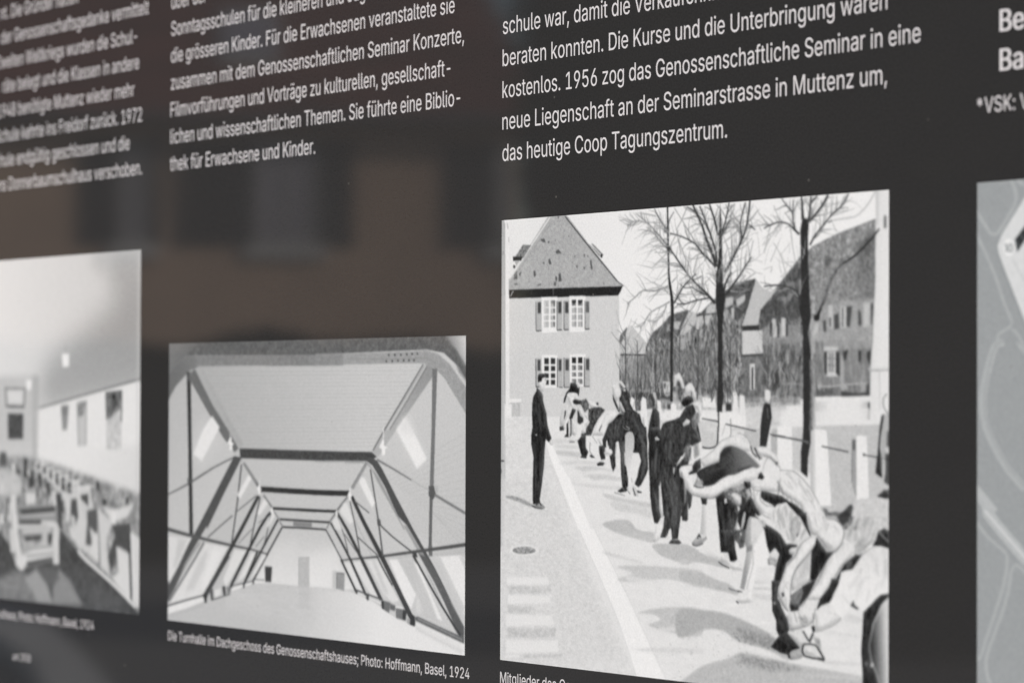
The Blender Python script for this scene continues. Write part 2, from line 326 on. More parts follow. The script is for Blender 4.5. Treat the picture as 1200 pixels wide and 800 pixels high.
'W': (686, [[155,0,16,509,82,509,163,196,167,179,172,162,175,145,187,94,190,76,194,58,197,40,189,40,193,58,196,76,200,94,203,111,207,128,211,145,224,196,306,509,380,509,462,196,466,179,470,162,474,145,486,94,490,76,494,58,497,40,488,40,492,58,495,76,499,94,503,111,506,128,510,145,523,196,603,509,670,509,530,0,455,0,368,323,362,345,357,368,351,391,346,417,341,445,336,475,350,475,345,446,340,420,335,395,330,371,324,347,318,323,230,0]]),
'Z': (438, [[42,0,42,46,273,385,284,400,295,415,306,431,318,446,329,461,341,476,348,454,327,453,306,453,285,452,265,452,244,452,223,452,40,452,40,509,397,509,397,462,169,129,157,113,146,97,134,81,97,33,90,54,111,55,131,56,152,57,173,57,193,57,214,57,399,57,399,0]]),
'a': (389, [[160,-9,137,-7,115,-3,94,5,76,15,60,29,48,45,38,63,32,84,30,108,32,128,36,146,43,161,53,174,64,184,78,193,92,200,108,206,125,211,143,214,161,217,178,220,234,227,247,229,257,231,265,235,271,240,274,246,276,255,276,257,275,272,272,285,267,297,260,307,251,315,240,322,227,327,212,330,196,331,178,330,163,327,149,322,137,316,127,309,118,301,110,292,104,283,100,274,41,291,51,313,64,331,79,346,95,358,114,368,133,375,153,380,173,383,194,384,208,384,223,382,239,379,255,375,271,369,286,360,300,350,312,336,322,320,330,301,335,278,337,251,337,0,277,0,277,52,272,52,267,43,260,34,252,25,242,16,229,8,215,1,199,-4,181,-7],[170,45,192,47,211,51,228,59,242,68,254,80,263,93,270,108,274,122,276,138,276,190,272,187,267,184,259,182,251,180,241,178,231,176,200,171,175,168,161,166,147,163,134,159,122,153,112,147,103,139,97,130,93,118,92,105,93,93,96,82,102,72,109,64,119,57,130,52,142,48,156,46]]),
'b': (424, [[229,-8,208,-7,189,-3,172,4,159,12,147,21,138,31,130,41,123,50,118,59,112,59,112,0,53,0,53,509,114,509,114,319,118,319,123,327,130,336,137,346,147,355,158,364,171,373,188,379,207,383,229,384,259,382,287,374,313,361,335,342,354,320,370,293,381,261,388,227,390,189,388,151,381,116,370,84,355,57,336,34,313,16,288,3,260,-6],[220,47,242,49,262,55,279,66,294,80,306,97,316,117,323,139,327,163,328,189,327,215,323,239,316,261,307,281,295,298,280,311,262,322,243,328,220,330,198,328,178,322,161,312,147,299,134,282,125,263,118,241,114,216,113,189,114,162,118,138,125,115,135,95,147,78,162,65,179,55,198,49]]),
'c': (396, [[207,-8,174,-5,144,3,117,16,93,35,72,58,56,85,44,116,37,150,34,187,37,225,44,260,56,291,72,318,93,341,117,360,144,374,174,382,207,384,226,384,243,381,260,377,276,371,291,364,305,356,318,346,330,335,340,322,349,308,356,293,362,277,303,262,300,272,295,281,290,289,284,297,278,304,270,311,261,316,252,321,242,325,231,328,220,329,207,330,184,328,163,321,145,310,130,296,118,278,108,258,102,236,98,212,96,187,98,163,102,139,108,117,118,97,130,80,145,66,163,55,184,49,207,46,220,47,232,49,243,52,253,55,262,60,271,66,279,73,285,80,292,89,297,98,301,107,304,117,363,102,357,86,350,70,341,56,331,43,319,32,306,21,292,12,277,5,261,-1,244,-5,226,-7]]),
'd': (424, [[195,-8,165,-6,137,3,111,16,89,34,70,57,55,84,43,116,36,151,34,189,36,227,43,261,55,293,70,320,89,342,112,361,137,374,165,382,196,384,218,383,237,379,253,373,267,364,278,355,287,346,295,336,301,327,306,319,311,319,311,509,372,509,372,0,313,0,313,59,307,59,301,50,295,41,287,31,277,21,266,12,252,4,236,-3,217,-7],[205,47,226,49,246,55,263,65,278,78,290,95,299,115,306,138,310,162,312,189,310,216,306,241,300,263,290,282,278,299,263,312,246,322,227,328,205,330,182,328,162,322,145,311,130,298,118,281,108,261,102,239,98,215,96,189,98,163,102,139,109,117,118,97,130,80,145,66,162,55,182,49]]),
'e': (404, [[212,-8,177,-5,145,3,117,16,92,35,72,58,56,85,44,116,37,150,34,187,36,224,44,258,55,290,71,317,91,340,115,359,142,373,172,382,205,384,226,383,246,380,266,374,285,366,303,355,319,341,334,324,347,305,357,282,365,256,370,227,371,194,371,169,75,169,75,221,338,221,310,202,308,226,304,248,298,269,288,286,277,301,263,314,246,323,227,328,205,330,183,328,164,323,146,313,131,301,119,286,109,270,102,251,97,231,96,211,96,178,98,151,102,127,110,106,121,88,135,73,151,61,169,53,190,48,212,46,227,47,241,49,254,53,265,58,276,65,285,73,294,82,300,93,306,105,365,91,358,72,348,55,335,39,320,26,302,14,283,4,261,-3,237,-7]]),
'f': (254, [[228,379,228,327,6,327,6,379],[81,0,81,432,82,452,87,470,96,486,107,499,120,510,135,519,152,525,169,529,187,530,201,530,212,529,222,527,231,525,238,523,243,521,227,468,215,472,209,473,202,474,195,474,178,472,164,468,154,460,147,449,143,435,142,419,142,0]]),
'g': (425, [[207,-151,180,-149,156,-146,134,-140,114,-132,97,-122,82,-110,70,-97,59,-84,51,-69,101,-41,107,-49,114,-57,122,-66,131,-74,142,-82,154,-88,169,-93,187,-96,207,-97,236,-95,261,-87,282,-75,298,-58,308,-34,311,-6,311,68,306,68,301,60,294,51,287,41,277,32,266,23,252,16,236,10,217,6,195,5,165,7,138,14,113,27,90,43,71,65,55,90,43,120,36,154,34,191,36,229,43,263,55,293,71,320,90,342,112,361,138,374,166,382,196,384,218,383,237,379,253,373,267,365,279,356,288,346,296,336,302,327,308,319,313,319,313,379,372,379,372,-9,370,-40,363,-67,350,-90,334,-109,314,-124,291,-136,265,-144,237,-149],[205,59,227,61,246,66,264,75,278,87,290,103,300,121,307,142,311,166,312,193,311,219,307,242,300,264,291,283,279,299,264,312,247,322,227,328,205,330,182,328,163,322,145,312,130,298,118,282,109,262,102,241,98,218,96,193,98,167,102,144,109,123,118,104,131,88,145,76,163,66,183,61]]),
'h': (410, [[114,227,114,0,53,0,53,509,114,509,114,287,102,287,116,319,132,344,152,362,175,374,200,382,227,384,252,383,275,377,295,369,313,356,328,340,341,321,350,298,355,271,357,240,357,0,296,0,296,235,293,263,286,286,273,304,256,318,235,326,210,329,192,328,176,324,161,317,147,308,136,297,126,283,119,266,115,248]]),
'i': (167, [[53,0,53,379,114,379,114,0],[84,443,73,444,63,448,54,455,47,463,43,472,41,483,43,494,47,504,54,512,63,518,73,522,84,524,95,522,105,518,114,512,121,504,125,494,126,483,125,472,121,463,114,455,105,448,95,444]]),
'k': (381, [[110,137,110,212,121,212,284,379,360,379,184,199,177,199],[53,0,53,509,114,509,114,0],[294,0,148,186,191,229,372,0]]),
'l': (189, [[139,-2,112,0,91,8,74,20,62,37,55,59,53,84,53,509,114,509,114,99,114,83,117,71,120,62,126,57,135,53,146,52,160,53,170,54,181,3,162,-1,154,-2,147,-2]]),
'm': (610, [[53,0,53,379,112,379,112,295,108,295,114,314,122,331,132,346,144,358,158,368,172,376,187,382,203,385,219,386,245,383,268,375,287,361,303,342,314,320,321,295,312,295,318,312,326,329,337,343,350,356,364,366,381,375,398,381,417,385,437,386,458,385,478,380,497,372,514,361,529,346,541,328,550,307,555,283,557,255,557,0,496,0,496,254,493,279,485,298,473,313,456,323,438,329,419,330,402,329,387,326,374,320,363,312,353,302,345,290,340,277,336,263,335,247,335,0,274,0,274,260,272,280,265,297,253,311,238,322,220,328,199,330,185,329,171,326,158,320,145,312,135,302,126,289,119,274,115,257,114,238,114,0]]),
'n': (410, [[114,227,114,0,53,0,53,379,112,379,112,287,102,287,116,319,132,344,152,362,175,374,200,382,227,384,252,383,275,377,295,369,313,356,328,340,341,321,350,298,355,271,357,240,357,0,296,0,296,235,293,263,286,286,273,304,256,318,235,326,210,329,192,328,176,324,161,317,147,308,136,297,126,283,119,266,115,248]]),
'o': (415, [[207,-8,174,-5,144,3,117,16,93,35,72,58,56,85,44,116,37,150,34,187,37,225,44,260,56,291,72,318,93,341,117,360,144,374,174,382,207,384,241,382,271,374,299,360,323,341,343,318,359,291,371,260,379,225,381,187,379,150,371,116,359,85,343,58,323,35,299,16,271,3,241,-5],[207,46,231,49,252,55,270,66,285,80,298,97,307,117,314,139,318,163,319,187,318,212,314,236,307,258,298,278,285,296,270,310,252,321,231,328,207,330,184,328,163,321,145,310,130,296,118,278,108,258,102,236,98,212,96,187,98,163,102,139,108,117,118,97,130,80,145,66,163,55,184,49]]),
'p': (424, [[53,-143,53,379,112,379,112,319,118,319,123,327,130,336,137,346,147,355,158,364,171,373,188,379,207,383,229,384,259,382,287,374,313,361,335,342,354,320,370,293,381,261,388,227,390,189,388,151,381,116,370,84,355,57,336,34,313,16,288,3,260,-6,229,-8,208,-7,189,-3,173,4,159,12,147,21,138,31,130,41,124,50,118,59,114,59,114,-143],[220,47,242,49,262,55,279,66,294,80,306,97,316,117,323,139,327,163,328,189,327,215,323,239,316,261,307,281,295,298,280,311,262,322,243,328,220,330,198,328,178,322,161,312,147,299,134,282,125,263,118,241,114,216,113,189,114,162,118,138,125,115,135,95,147,78,162,65,179,55,198,49]]),
'r': (259, [[53,0,53,379,112,379,112,321,115,321,124,339,137,354,152,367,171,377,191,383,213,385,229,384,243,384,243,322,230,324,223,325,215,326,207,326,190,324,174,321,159,315,146,306,135,296,126,284,119,269,115,254,114,237,114,0]]),
's': (365, [[182,-8,157,-7,133,-3,112,3,93,12,76,24,62,38,50,54,41,73,36,94,94,107,101,87,111,72,124,60,141,52,160,47,181,45,206,47,227,53,244,62,258,74,265,88,268,103,266,115,262,126,254,136,243,144,229,150,212,155,149,170,118,180,92,192,72,208,58,227,50,249,47,274,49,295,55,314,65,332,79,347,95,360,115,370,137,378,161,383,187,384,212,383,234,379,254,372,271,363,286,352,299,339,309,324,318,308,324,290,268,277,262,291,254,304,243,316,228,325,210,331,187,333,166,331,147,326,131,317,119,305,111,292,109,277,110,264,115,253,124,243,136,235,152,229,172,223,229,209,261,200,287,187,306,171,320,153,328,131,331,107,329,85,323,65,312,47,298,31,281,18,260,6,236,-2,210,-7]]),
't': (227, [[204,379,204,327,6,327,6,379],[65,471,126,471,126,98,127,83,130,70,136,61,144,55,156,51,170,50,185,51,202,54,213,2,207,0,200,-2,192,-3,184,-3,176,-4,168,-4,138,-1,113,7,92,21,77,41,68,64,65,93]]),
'u': (410, [[182,-5,158,-3,135,2,115,11,97,23,82,39,69,59,60,82,54,109,53,139,53,379,114,379,114,144,116,117,124,94,137,75,154,61,175,53,200,50,218,51,234,55,249,62,263,71,274,83,283,97,290,113,295,132,296,153,296,379,357,379,357,0,298,0,298,92,307,92,294,60,277,35,257,17,234,5,209,-3]]),
'v': (389, [[163,0,17,379,84,379,165,155,173,132,180,110,187,87,193,64,199,42,206,21,184,21,191,42,197,64,203,87,209,110,216,132,224,155,305,379,371,379,226,0]]),
'w': (567, [[138,0,23,379,87,379,133,214,140,190,147,164,154,137,161,107,168,75,175,41,165,41,172,74,179,105,186,135,192,163,199,189,206,214,252,379,316,379,362,214,368,189,375,163,382,136,388,106,395,75,402,41,391,41,399,75,406,106,413,135,420,163,427,189,434,214,480,379,545,379,429,0,368,0,319,172,305,225,300,243,295,262,291,280,277,338,291,338,277,280,263,225,258,207,253,189,248,172,199,0]]),
'z': (380, [[42,0,42,46,254,320,254,323,48,323,48,379,333,379,333,331,126,60,126,56,339,56,339,0]]),
'ä': (389, [[160,-9,137,-7,115,-3,94,5,76,15,60,29,48,45,38,63,32,84,30,108,32,128,36,146,43,161,53,174,64,184,78,193,92,200,108,206,125,211,143,214,161,217,178,220,234,227,247,229,257,231,265,235,271,240,274,246,276,255,276,257,275,272,272,285,267,297,260,307,251,315,240,322,227,327,212,330,196,331,178,330,163,327,149,322,137,316,127,309,118,301,110,292,104,283,100,274,41,291,51,313,64,331,79,346,95,358,114,368,133,375,153,380,173,383,194,384,208,384,223,382,239,379,255,375,271,369,286,360,300,350,312,336,322,320,330,301,335,278,337,251,337,0,277,0,277,52,272,52,267,43,260,34,252,25,242,16,229,8,215,1,199,-4,181,-7],[170,45,192,47,211,51,228,59,242,68,254,80,263,93,270,108,274,122,276,138,276,190,272,187,267,184,259,182,251,180,241,178,231,176,200,171,175,168,161,166,147,163,134,159,122,153,112,147,103,139,97,130,93,118,92,105,93,93,96,82,102,72,109,64,119,57,130,52,142,48,156,46],[261,443,251,444,241,448,233,455,226,463,222,472,221,483,222,494,226,503,233,512,241,518,251,522,261,523,272,522,281,518,290,512,296,503,300,494,301,483,300,472,296,463,290,455,281,448,272,444],[117,443,107,444,97,448,89,455,82,463,78,472,77,483,78,494,82,503,89,512,97,518,107,522,117,523,128,522,138,518,146,512,152,503,156,494,158,483,156,472,152,463,146,455,138,448,128,444]]),
'ö': (415, [[207,-8,174,-5,144,3,117,16,93,35,72,58,56,85,44,116,37,150,34,187,37,225,44,260,56,291,72,318,93,341,117,360,144,374,174,382,207,384,241,382,271,374,299,360,323,341,343,318,359,291,371,260,379,225,381,187,379,150,371,116,359,85,343,58,323,35,299,16,271,3,241,-5],[207,46,231,49,252,55,270,66,285,80,298,97,307,117,314,139,318,163,319,187,318,212,314,236,307,258,298,278,285,296,270,310,252,321,231,328,207,330,184,328,163,321,145,310,130,296,118,278,108,258,102,236,98,212,96,187,98,163,102,139,108,117,118,97,130,80,145,66,163,55,184,49],[279,443,269,444,259,448,251,455,244,463,240,472,239,483,240,494,244,503,251,512,259,518,269,522,279,523,290,522,299,518,308,512,314,503,318,494,320,483,318,472,314,463,308,455,299,448,290,444],[136,443,125,444,115,448,107,455,100,463,96,472,95,483,96,494,100,503,107,512,115,518,125,522,136,523,146,522,156,518,164,512,171,503,175,494,176,483,175,472,171,463,164,455,156,448,146,444]]),
'ü': (410, [[182,-5,158,-3,135,2,115,11,97,23,82,39,69,59,60,82,54,109,53,139,53,379,114,379,114,144,116,117,124,94,137,75,154,61,175,53,200,50,218,51,234,55,249,62,263,71,274,83,283,97,290,113,295,132,296,153,296,379,357,379,357,0,298,0,298,92,307,92,294,60,277,35,257,17,234,5,209,-3],[277,443,266,444,257,448,248,455,242,463,238,472,236,483,238,494,242,503,248,512,257,518,266,522,277,523,287,522,297,518,305,512,312,503,316,494,317,483,316,472,312,463,305,455,297,448,287,444],[133,443,123,444,113,448,104,455,98,463,94,472,93,483,94,494,98,503,104,512,113,518,123,522,133,523,144,522,153,518,162,512,168,503,172,494,173,483,172,472,168,463,162,455,153,448,144,444]])}

def contour_groups(ch):
    """Outlines of a glyph with the counters that lie inside them; strokes that overlap stay apart."""
    cs = [[(c[2 * i], c[2 * i + 1]) for i in range(len(c) // 2)] for c in GLYPHS[ch][1]]
    area = lambda c: sum(c[i - 1][0] * c[i][1] - c[i][0] * c[i - 1][1] for i in range(len(c))) / 2
    big = max(cs, key=lambda c: abs(area(c)))
    outer = [c for c in cs if area(c) * area(big) > 0]
    groups = [[c] for c in outer]
    for h in (c for c in cs if area(c) * area(big) <= 0):
        hx = sum(p[0] for p in h) / len(h); hy = sum(p[1] for p in h) / len(h)
        best = min(groups, key=lambda g: (not (min(p[0] for p in g[0]) < hx < max(p[0] for p in g[0]) and min(p[1] for p in g[0]) < hy < max(p[1] for p in g[0])), abs(area(g[0]))))
        best.append(h)
    return groups

def glyph_mesh(ch):
    out = []
    for g in contour_groups(ch):
        cu = bpy.data.curves.new('glyph', 'CURVE')
        cu.dimensions = '2D'; cu.fill_mode = 'FRONT'
        for c in g:
            sp = cu.splines.new('POLY')
            sp.points.add(len(c) - 1)
            for i, (x, y) in enumerate(c):
                sp.points[i].co = (x / 1000, y / 1000, 0, 1)
            sp.use_cyclic_u = True
        o = bpy.data.objects.new('glyph', cu); COL.objects.link(o)
        dg = bpy.context.evaluated_depsgraph_get()
        me = o.evaluated_get(dg).to_mesh()
        out.append(([tuple(q.co[:2]) for q in me.vertices], [tuple(p.vertices) for p in me.polygons]))
        o.evaluated_get(dg).to_mesh_clear()
        bpy.data.objects.remove(o); bpy.data.curves.remove(cu)
    return out
CACHE = {}
def text_block(name, lines, label=None):
    """lines: (text, left mm, baseline mm, size mm, x squeeze, boldness)"""
    V, Fc = [], []
    for text, u, v, size, squeeze, bold in lines:
        x = 0.0
        for ch in text:
            adv, con = GLYPHS[ch]
            if con:
                if ch not in CACHE:
                    CACHE[ch] = glyph_mesh(ch)
                layer = 0
                for dx in ((-bold, 0.0, bold) if bold else (0.0,)):          # bold type is struck three times side by side
                    for gv, gf in CACHE[ch]:
                        k = len(V)
                        V += [((u + (x + a + dx) * size * squeeze) / 1000, -0.02 - RAISE - 0.000006 * layer, Z0 + (v + b * size) / 1000) for a, b in gv]
                        Fc += [tuple(i + k for i in f) for f in gf]
                        layer += 1
            x += adv / 1000
    me = bpy.data.meshes.new(name)
    me.from_pydata(V, [], Fc)
    if me.polygons and me.polygons[0].normal.y > 0:
        me.flip_normals()
    o = link_mesh(name, me, M_TEXT, BOARD)
    if label:
        o['label'] = label
    return o
text_block('text_block', [
    ('nt. Die Gründer hatten', -380.27, 166.69, 11.25, 0.905, 0.0),
    ('der Genossenschaftsgedanke vermittelt', -379.586, 155.87, 11.25, 0.905, 0.0),
    ('Zweiten Weltkriegs wurden die Schul-', -383.77, 145.05, 11.25, 0.905, 0.0),
    ('räte belegt und die Klassen in andere', -377.86, 134.23, 11.25, 0.905, 0.0),
    ('1948 benötigte Muttenz wieder mehr', -382.711, 123.41, 11.25, 0.905, 0.0),
    ('Schule kehrte ins Freidorf zurück. 1972', -383.705, 112.59, 11.25, 0.905, 0.0),
    ('Schule endgültig geschlossen und die', -388.413, 101.77, 11.25, 0.905, 0.0),
    ('ins Donnerbaumschulhaus verschoben.', -382.678, 90.95, 11.25, 0.905, 0.0)
], None)
text_block('text_block', [
    ('über der', -228.1, 155.87, 11.25, 0.905, 0.0),
    ('Sonntagsschulen für die kleineren und Jug', -228.1, 145.05, 11.25, 0.905, 0.0),
    ('die grösseren Kinder. Für die Erwachsenen veranstaltete sie', -228.1, 134.33, 11.25, 0.9032, 0.0),
    ('zusammen mit dem Genossenschaftlichen Seminar Konzerte,', -228.1, 123.41, 11.25, 0.9095, 0.0),
    ('Filmvorführungen und Vorträge zu kulturellen, gesellschaft-', -228.5, 112.59, 11.25, 0.8917, 0.0),
    ('lichen und wissenschaftlichen Themen. Sie führte eine Biblio-', -228.5, 101.77, 11.25, 0.894, 0.0),
    ('thek für Erwachsene und Kinder.', -228.1, 90.95, 11.25, 0.9095, 0.0)
], None)
text_block('text_block', [
    ('schule war, damit die Verkäuferinnen', -0.1, 124.01, 11.25, 0.905, 0.0),
    ('beraten konnten. Die Kurse und die Unterbringung waren', -0.4, 113.09, 11.25, 0.9161, 0.0),
    ('kostenlos. 1956 zog das Genossenschaftliche Seminar in eine', -0.4, 102.27, 11.25, 0.8968, 0.0),
    ('neue Liegenschaft an der Seminarstrasse in Muttenz um,', -0.4, 91.45, 11.25, 0.9185, 0.0),
    ('das heutige Coop Tagungszentrum.', -0.1, 80.73, 11.25, 0.9089, 0.0)
], None)
text_block('text_heading', [
    ('Bern', 236.6, 102.17, 12.0, 1.0, 0.016),
    ('Baus', 236.6, 91.25, 12.0, 1.0, 0.016)
], 'bold white lettering at the right edge')
text_block('footnote', [
    ('*VSK: Verband Schweizerischer Konsumvereine', 227.6, 80.03, 8.6, 0.905, 0.0)
], None)
text_block('caption', [
    ('schulhaus; Photo: Hoffmann, Basel, 1924', -384.408, -96.3, 7.35, 0.945, 0.0)
], None)
text_block('caption', [
    ('um 1920', -364.052, -113.7, 6.4, 0.9, 0.0)
], 'small white lettering under the first caption')
text_block('caption', [
    ('Die Turnhalle im Dachgeschoss des Genossenschaftshauses; Photo: Hoffmann, Basel, 1924', -227.9, -96.4, 7.35, 0.9441, 0.0)
], None)
text_block('caption', [
    ('Mitglieder des Genossenschaftlichen Seminars', -0.4, -96.25, 7.35, 0.945, 0.0)
], None)

# ---------------------------------------------------------------- the prints
class Painter:
    """Builds the tones of one black and white print on a grid of cells (x right, y down, in mm)."""
    def __init__(s, w, h, rx, ry, seed):
        s.w, s.h, s.rx, s.ry = w, h, rx, ry
        s.W, s.H = int(round(w * rx)), int(round(h * ry))
        s.a = np.full((s.H, s.W), 200.0)
        s.rng = np.random.default_rng(seed)

    def noise(s, H, W, cx, cy):
        out = np.zeros((H, W))
        for k, amp in ((1.0, 0.7), (0.45, 0.5)):
            gx, gy = max(2, int(W / max(1.0, cx * s.rx * k)) + 2), max(2, int(H / max(1.0, cy * s.ry * k)) + 2)
            g = s.rng.normal(0, 1, (gy, gx))
            xi = np.linspace(0, gx - 1.001, W); yi = np.linspace(0, gy - 1.001, H)
            x0 = xi.astype(int); y0 = yi.astype(int); fx = (xi - x0)[None, :]; fy = (yi - y0)[:, None]
            r0 = g[y0][:, x0] * (1 - fx) + g[y0][:, x0 + 1] * fx
            r1 = g[y0 + 1][:, x0] * (1 - fx) + g[y0 + 1][:, x0 + 1] * fx
            out += amp * (r0 * (1 - fy) + r1 * fy)
        return out

    def blur(s, m, sx, sy):
        for ax, sg in ((1, sx), (0, sy)):
            if sg < 0.25:
                continue
            r = int(math.ceil(2.5 * sg)); k = np.exp(-0.5 * (np.arange(-r, r + 1) / sg) ** 2); k /= k.sum()
            pad = [(0, 0), (0, 0)]; pad[ax] = (r, r)
            p = np.pad(m, pad, mode='edge'); o = np.zeros_like(m)
            n = m.shape[ax]
            for i, q in enumerate(k):
                o += q * (p[:, i:i + n] if ax == 1 else p[i:i + n, :])
            m = o
        return m

    def mask(s, pts, soft, smooth):
        p = np.array(pts, float)
        if smooth:
            n = len(p); t = np.linspace(0, 1, 5)[:-1][:, None]; q = []
            for i in range(n):
                a, b, c, d = p[i - 1], p[i], p[(i + 1) % n], p[(i + 2) % n]
                q.append(0.5 * (2 * b + (c - a) * t + (2 * a - 5 * b + 4 * c - d) * t ** 2 + (3 * b - a - 3 * c + d) * t ** 3))
            p = np.concatenate(q)
        p = p * (s.rx, s.ry)
        pad = 2 + 3 * soft * max(s.rx, s.ry)
        x0, y0 = np.floor(p.min(0) - pad).astype(int); x1, y1 = np.ceil(p.max(0) + pad).astype(int)
        x0, y0, x1, y1 = max(x0, -40), max(y0, -40), min(x1, s.W + 40), min(y1, s.H + 40)
        if x1 - x0 < 1 or y1 - y0 < 1:
            return None
        SS = 3
        W, H = (x1 - x0) * SS, (y1 - y0) * SS
        c = np.zeros((H, W + 1))
        e = (p - (x0, y0)) * SS
        for i in range(len(e)):
            (ax, ay), (bx, by) = e[i - 1], e[i]
            if ay == by:
                continue
            lo, hi = min(ay, by), max(ay, by)
            j = np.arange(max(0, math.ceil(lo - 0.5)), min(H, math.ceil(hi - 0.5)))
            if not len(j):
                continue
            xs = ax + (j + 0.5 - ay) * (bx - ax) / (by - ay)
            np.add.at(c, (j, np.clip(np.ceil(xs - 0.5), 0, W).astype(int)), 1 if by > ay else -1)
        m = (np.cumsum(c, 1)[:, :W] != 0).astype(float).reshape(y1 - y0, SS, x1 - x0, SS).mean((1, 3))
        if soft > 0:
            m = s.blur(m, soft * s.rx, soft * s.ry)
        cx0, cy0, cx1, cy1 = max(x0, 0), max(y0, 0), min(x1, s.W), min(y1, s.H)
        if cx1 <= cx0 or cy1 <= cy0:
            return None
        return cx0, cy0, cx1, cy1, m[cy0 - y0:cy1 - y0, cx0 - x0:cx1 - x0]

    def op(s, kind, prm, pts):
        smooth = kind.isupper(); kind = kind.lower()
        r = s.mask(pts, prm[1], smooth)
        if r is None:
            return
        x0, y0, x1, y1, m = r
        v = prm[0]; alpha = prm[2] if len(prm) > 2 else 1.0
        if kind == 'b':            # a rounded form: its far side turns away from the light
            q = s.blur(m, prm[4] * s.rx, prm[4] * s.ry)
            dx, dy = int(round(prm[5] * s.rx)), int(round(prm[6] * s.ry))
            d = np.roll(np.roll(q, -dx, 1), -dy, 0) - np.roll(np.roll(q, dx, 1), dy, 0)   # > 0 where the form faces away
            v = v + prm[3] * (np.clip(d if prm[3] < 0 else -d, 0, 1) + 0.3 * np.clip(1.0 - q, 0, 1)) + prm[7] * s.noise(y1 - y0, x1 - x0, 0.8, 1.7)
        elif kind == 'p' and alpha == 1.0:
            v = v + 2.5 * s.noise(y1 - y0, x1 - x0, 0.7, 0.9)
        elif kind == 'n':
            v = v + prm[3] * s.noise(y1 - y0, x1 - x0, prm[4], prm[5])
        elif kind == 'g':
            gx0, gy0, gx1, gy1, v1 = prm[3:8]
            X = (np.arange(x0, x1) + .5)[None, :] / s.rx; Y = (np.arange(y0, y1) + .5)[:, None] / s.ry
            d = (gx1 - gx0) ** 2 + (gy1 - gy0) ** 2
            t = np.clip(((X - gx0) * (gx1 - gx0) + (Y - gy0) * (gy1 - gy0)) / d, 0, 1)
            v = v + (v1 - v) * t
        t = m * alpha
        s.a[y0:y1, x0:x1] = s.a[y0:y1, x0:x1] * (1 - t) + v * t

    def scatter(s, kind, prm, quad):
        R = s.rng.uniform
        if kind == 'sprig':        # side shoots along a branch
            b = np.array(quad)
            for _ in range(int(prm[0])):
                t = R(0.02, 0.9) * (len(b) - 1); i = int(t)
                a, d = b[i] + (b[i + 1] - b[i]) * (t - i), b[i + 1] - b[i]
                g = math.atan2(-d[1], -d[0]) + R(0.35, 1.0) * (1 if R() < .5 else -1)
                L = R(prm[1], prm[2]); w = prm[3] * R(.7, 1.3)
                prev = a; val = R(prm[4], prm[5])
                for k in range(3):
                    nx = prev + np.array((math.cos(g), math.sin(g))) * L / 3
                    g += R(-.35, .35)
                    if nx[1] < 0.3:
                        break
                    q = np.array((-(nx - prev)[1], (nx - prev)[0])); q = q / (np.hypot(*q) + 1e-9) * w / 2
                    s.op('p', [val, .08, .9], [prev + q, nx + q * .7, nx - q * .7, prev - q])
                    prev = nx; w *= .7
            return
        for _ in range(int(prm[0])):
            u, v = R(), R()
            (ax, ay), (bx, by), (cx, cy), (dx, dy) = quad
            x = (ax * (1 - u) + bx * u) * (1 - v) + (dx * (1 - u) + cx * u) * v
            y = (ay * (1 - u) + by * u) * (1 - v) + (dy * (1 - u) + cy * u) * v
            if kind == 'specks':
                rx, ry = prm[1] * R(.5, 1.4), prm[2] * R(.5, 1.4)
                s.op('p', [R(prm[3], prm[4]), .08, prm[5]], [(x - rx, y), (x, y - ry), (x + rx, y), (x, y + ry)])
            else:
                L = R(prm[1], prm[2]); g = math.radians(R(prm[3], prm[4])); w = prm[5] * R(.7, 1.3)
                c, q = math.cos(g), math.sin(g); b = prm[8] * L * R(-1, 1)
                ex, ey = x + L * c, y + L * q
                if ey < 0.4:
                    continue
                mx, my = x + L * .5 * c - b * q, y + L * .5 * q + b * c
                n = (-q * w / 2, c * w / 2)
                s.op('p', [R(prm[6], prm[7]), .1, .9], [(x + n[0], y + n[1]), (mx + n[0] * .8, my + n[1] * .8), (ex, ey), (mx - n[0] * .8, my - n[1] * .8), (x - n[0], y - n[1])])

    def run(s, text):
        for line in text.strip().split('\n'):
            head, body = line.split('|')
            h = head.split()
            n = [int(q) / 20.0 for q in body.split()]
            if h[0] in ('specks', 'twigs', 'sprig'):
                s.scatter(h[0], [float(q) for q in h[1:]], list(zip(n[::2], n[1::2])))
                continue
            s.op(h[0], [float(q) for q in h[1:]], list(zip(n[::2], n[1::2])))


def lin(v):
    v = np.clip(v, 0, 255) / 255
    return np.where(v <= 0.04045, v / 12.92, ((v + 0.055) / 1.055) ** 2.4)

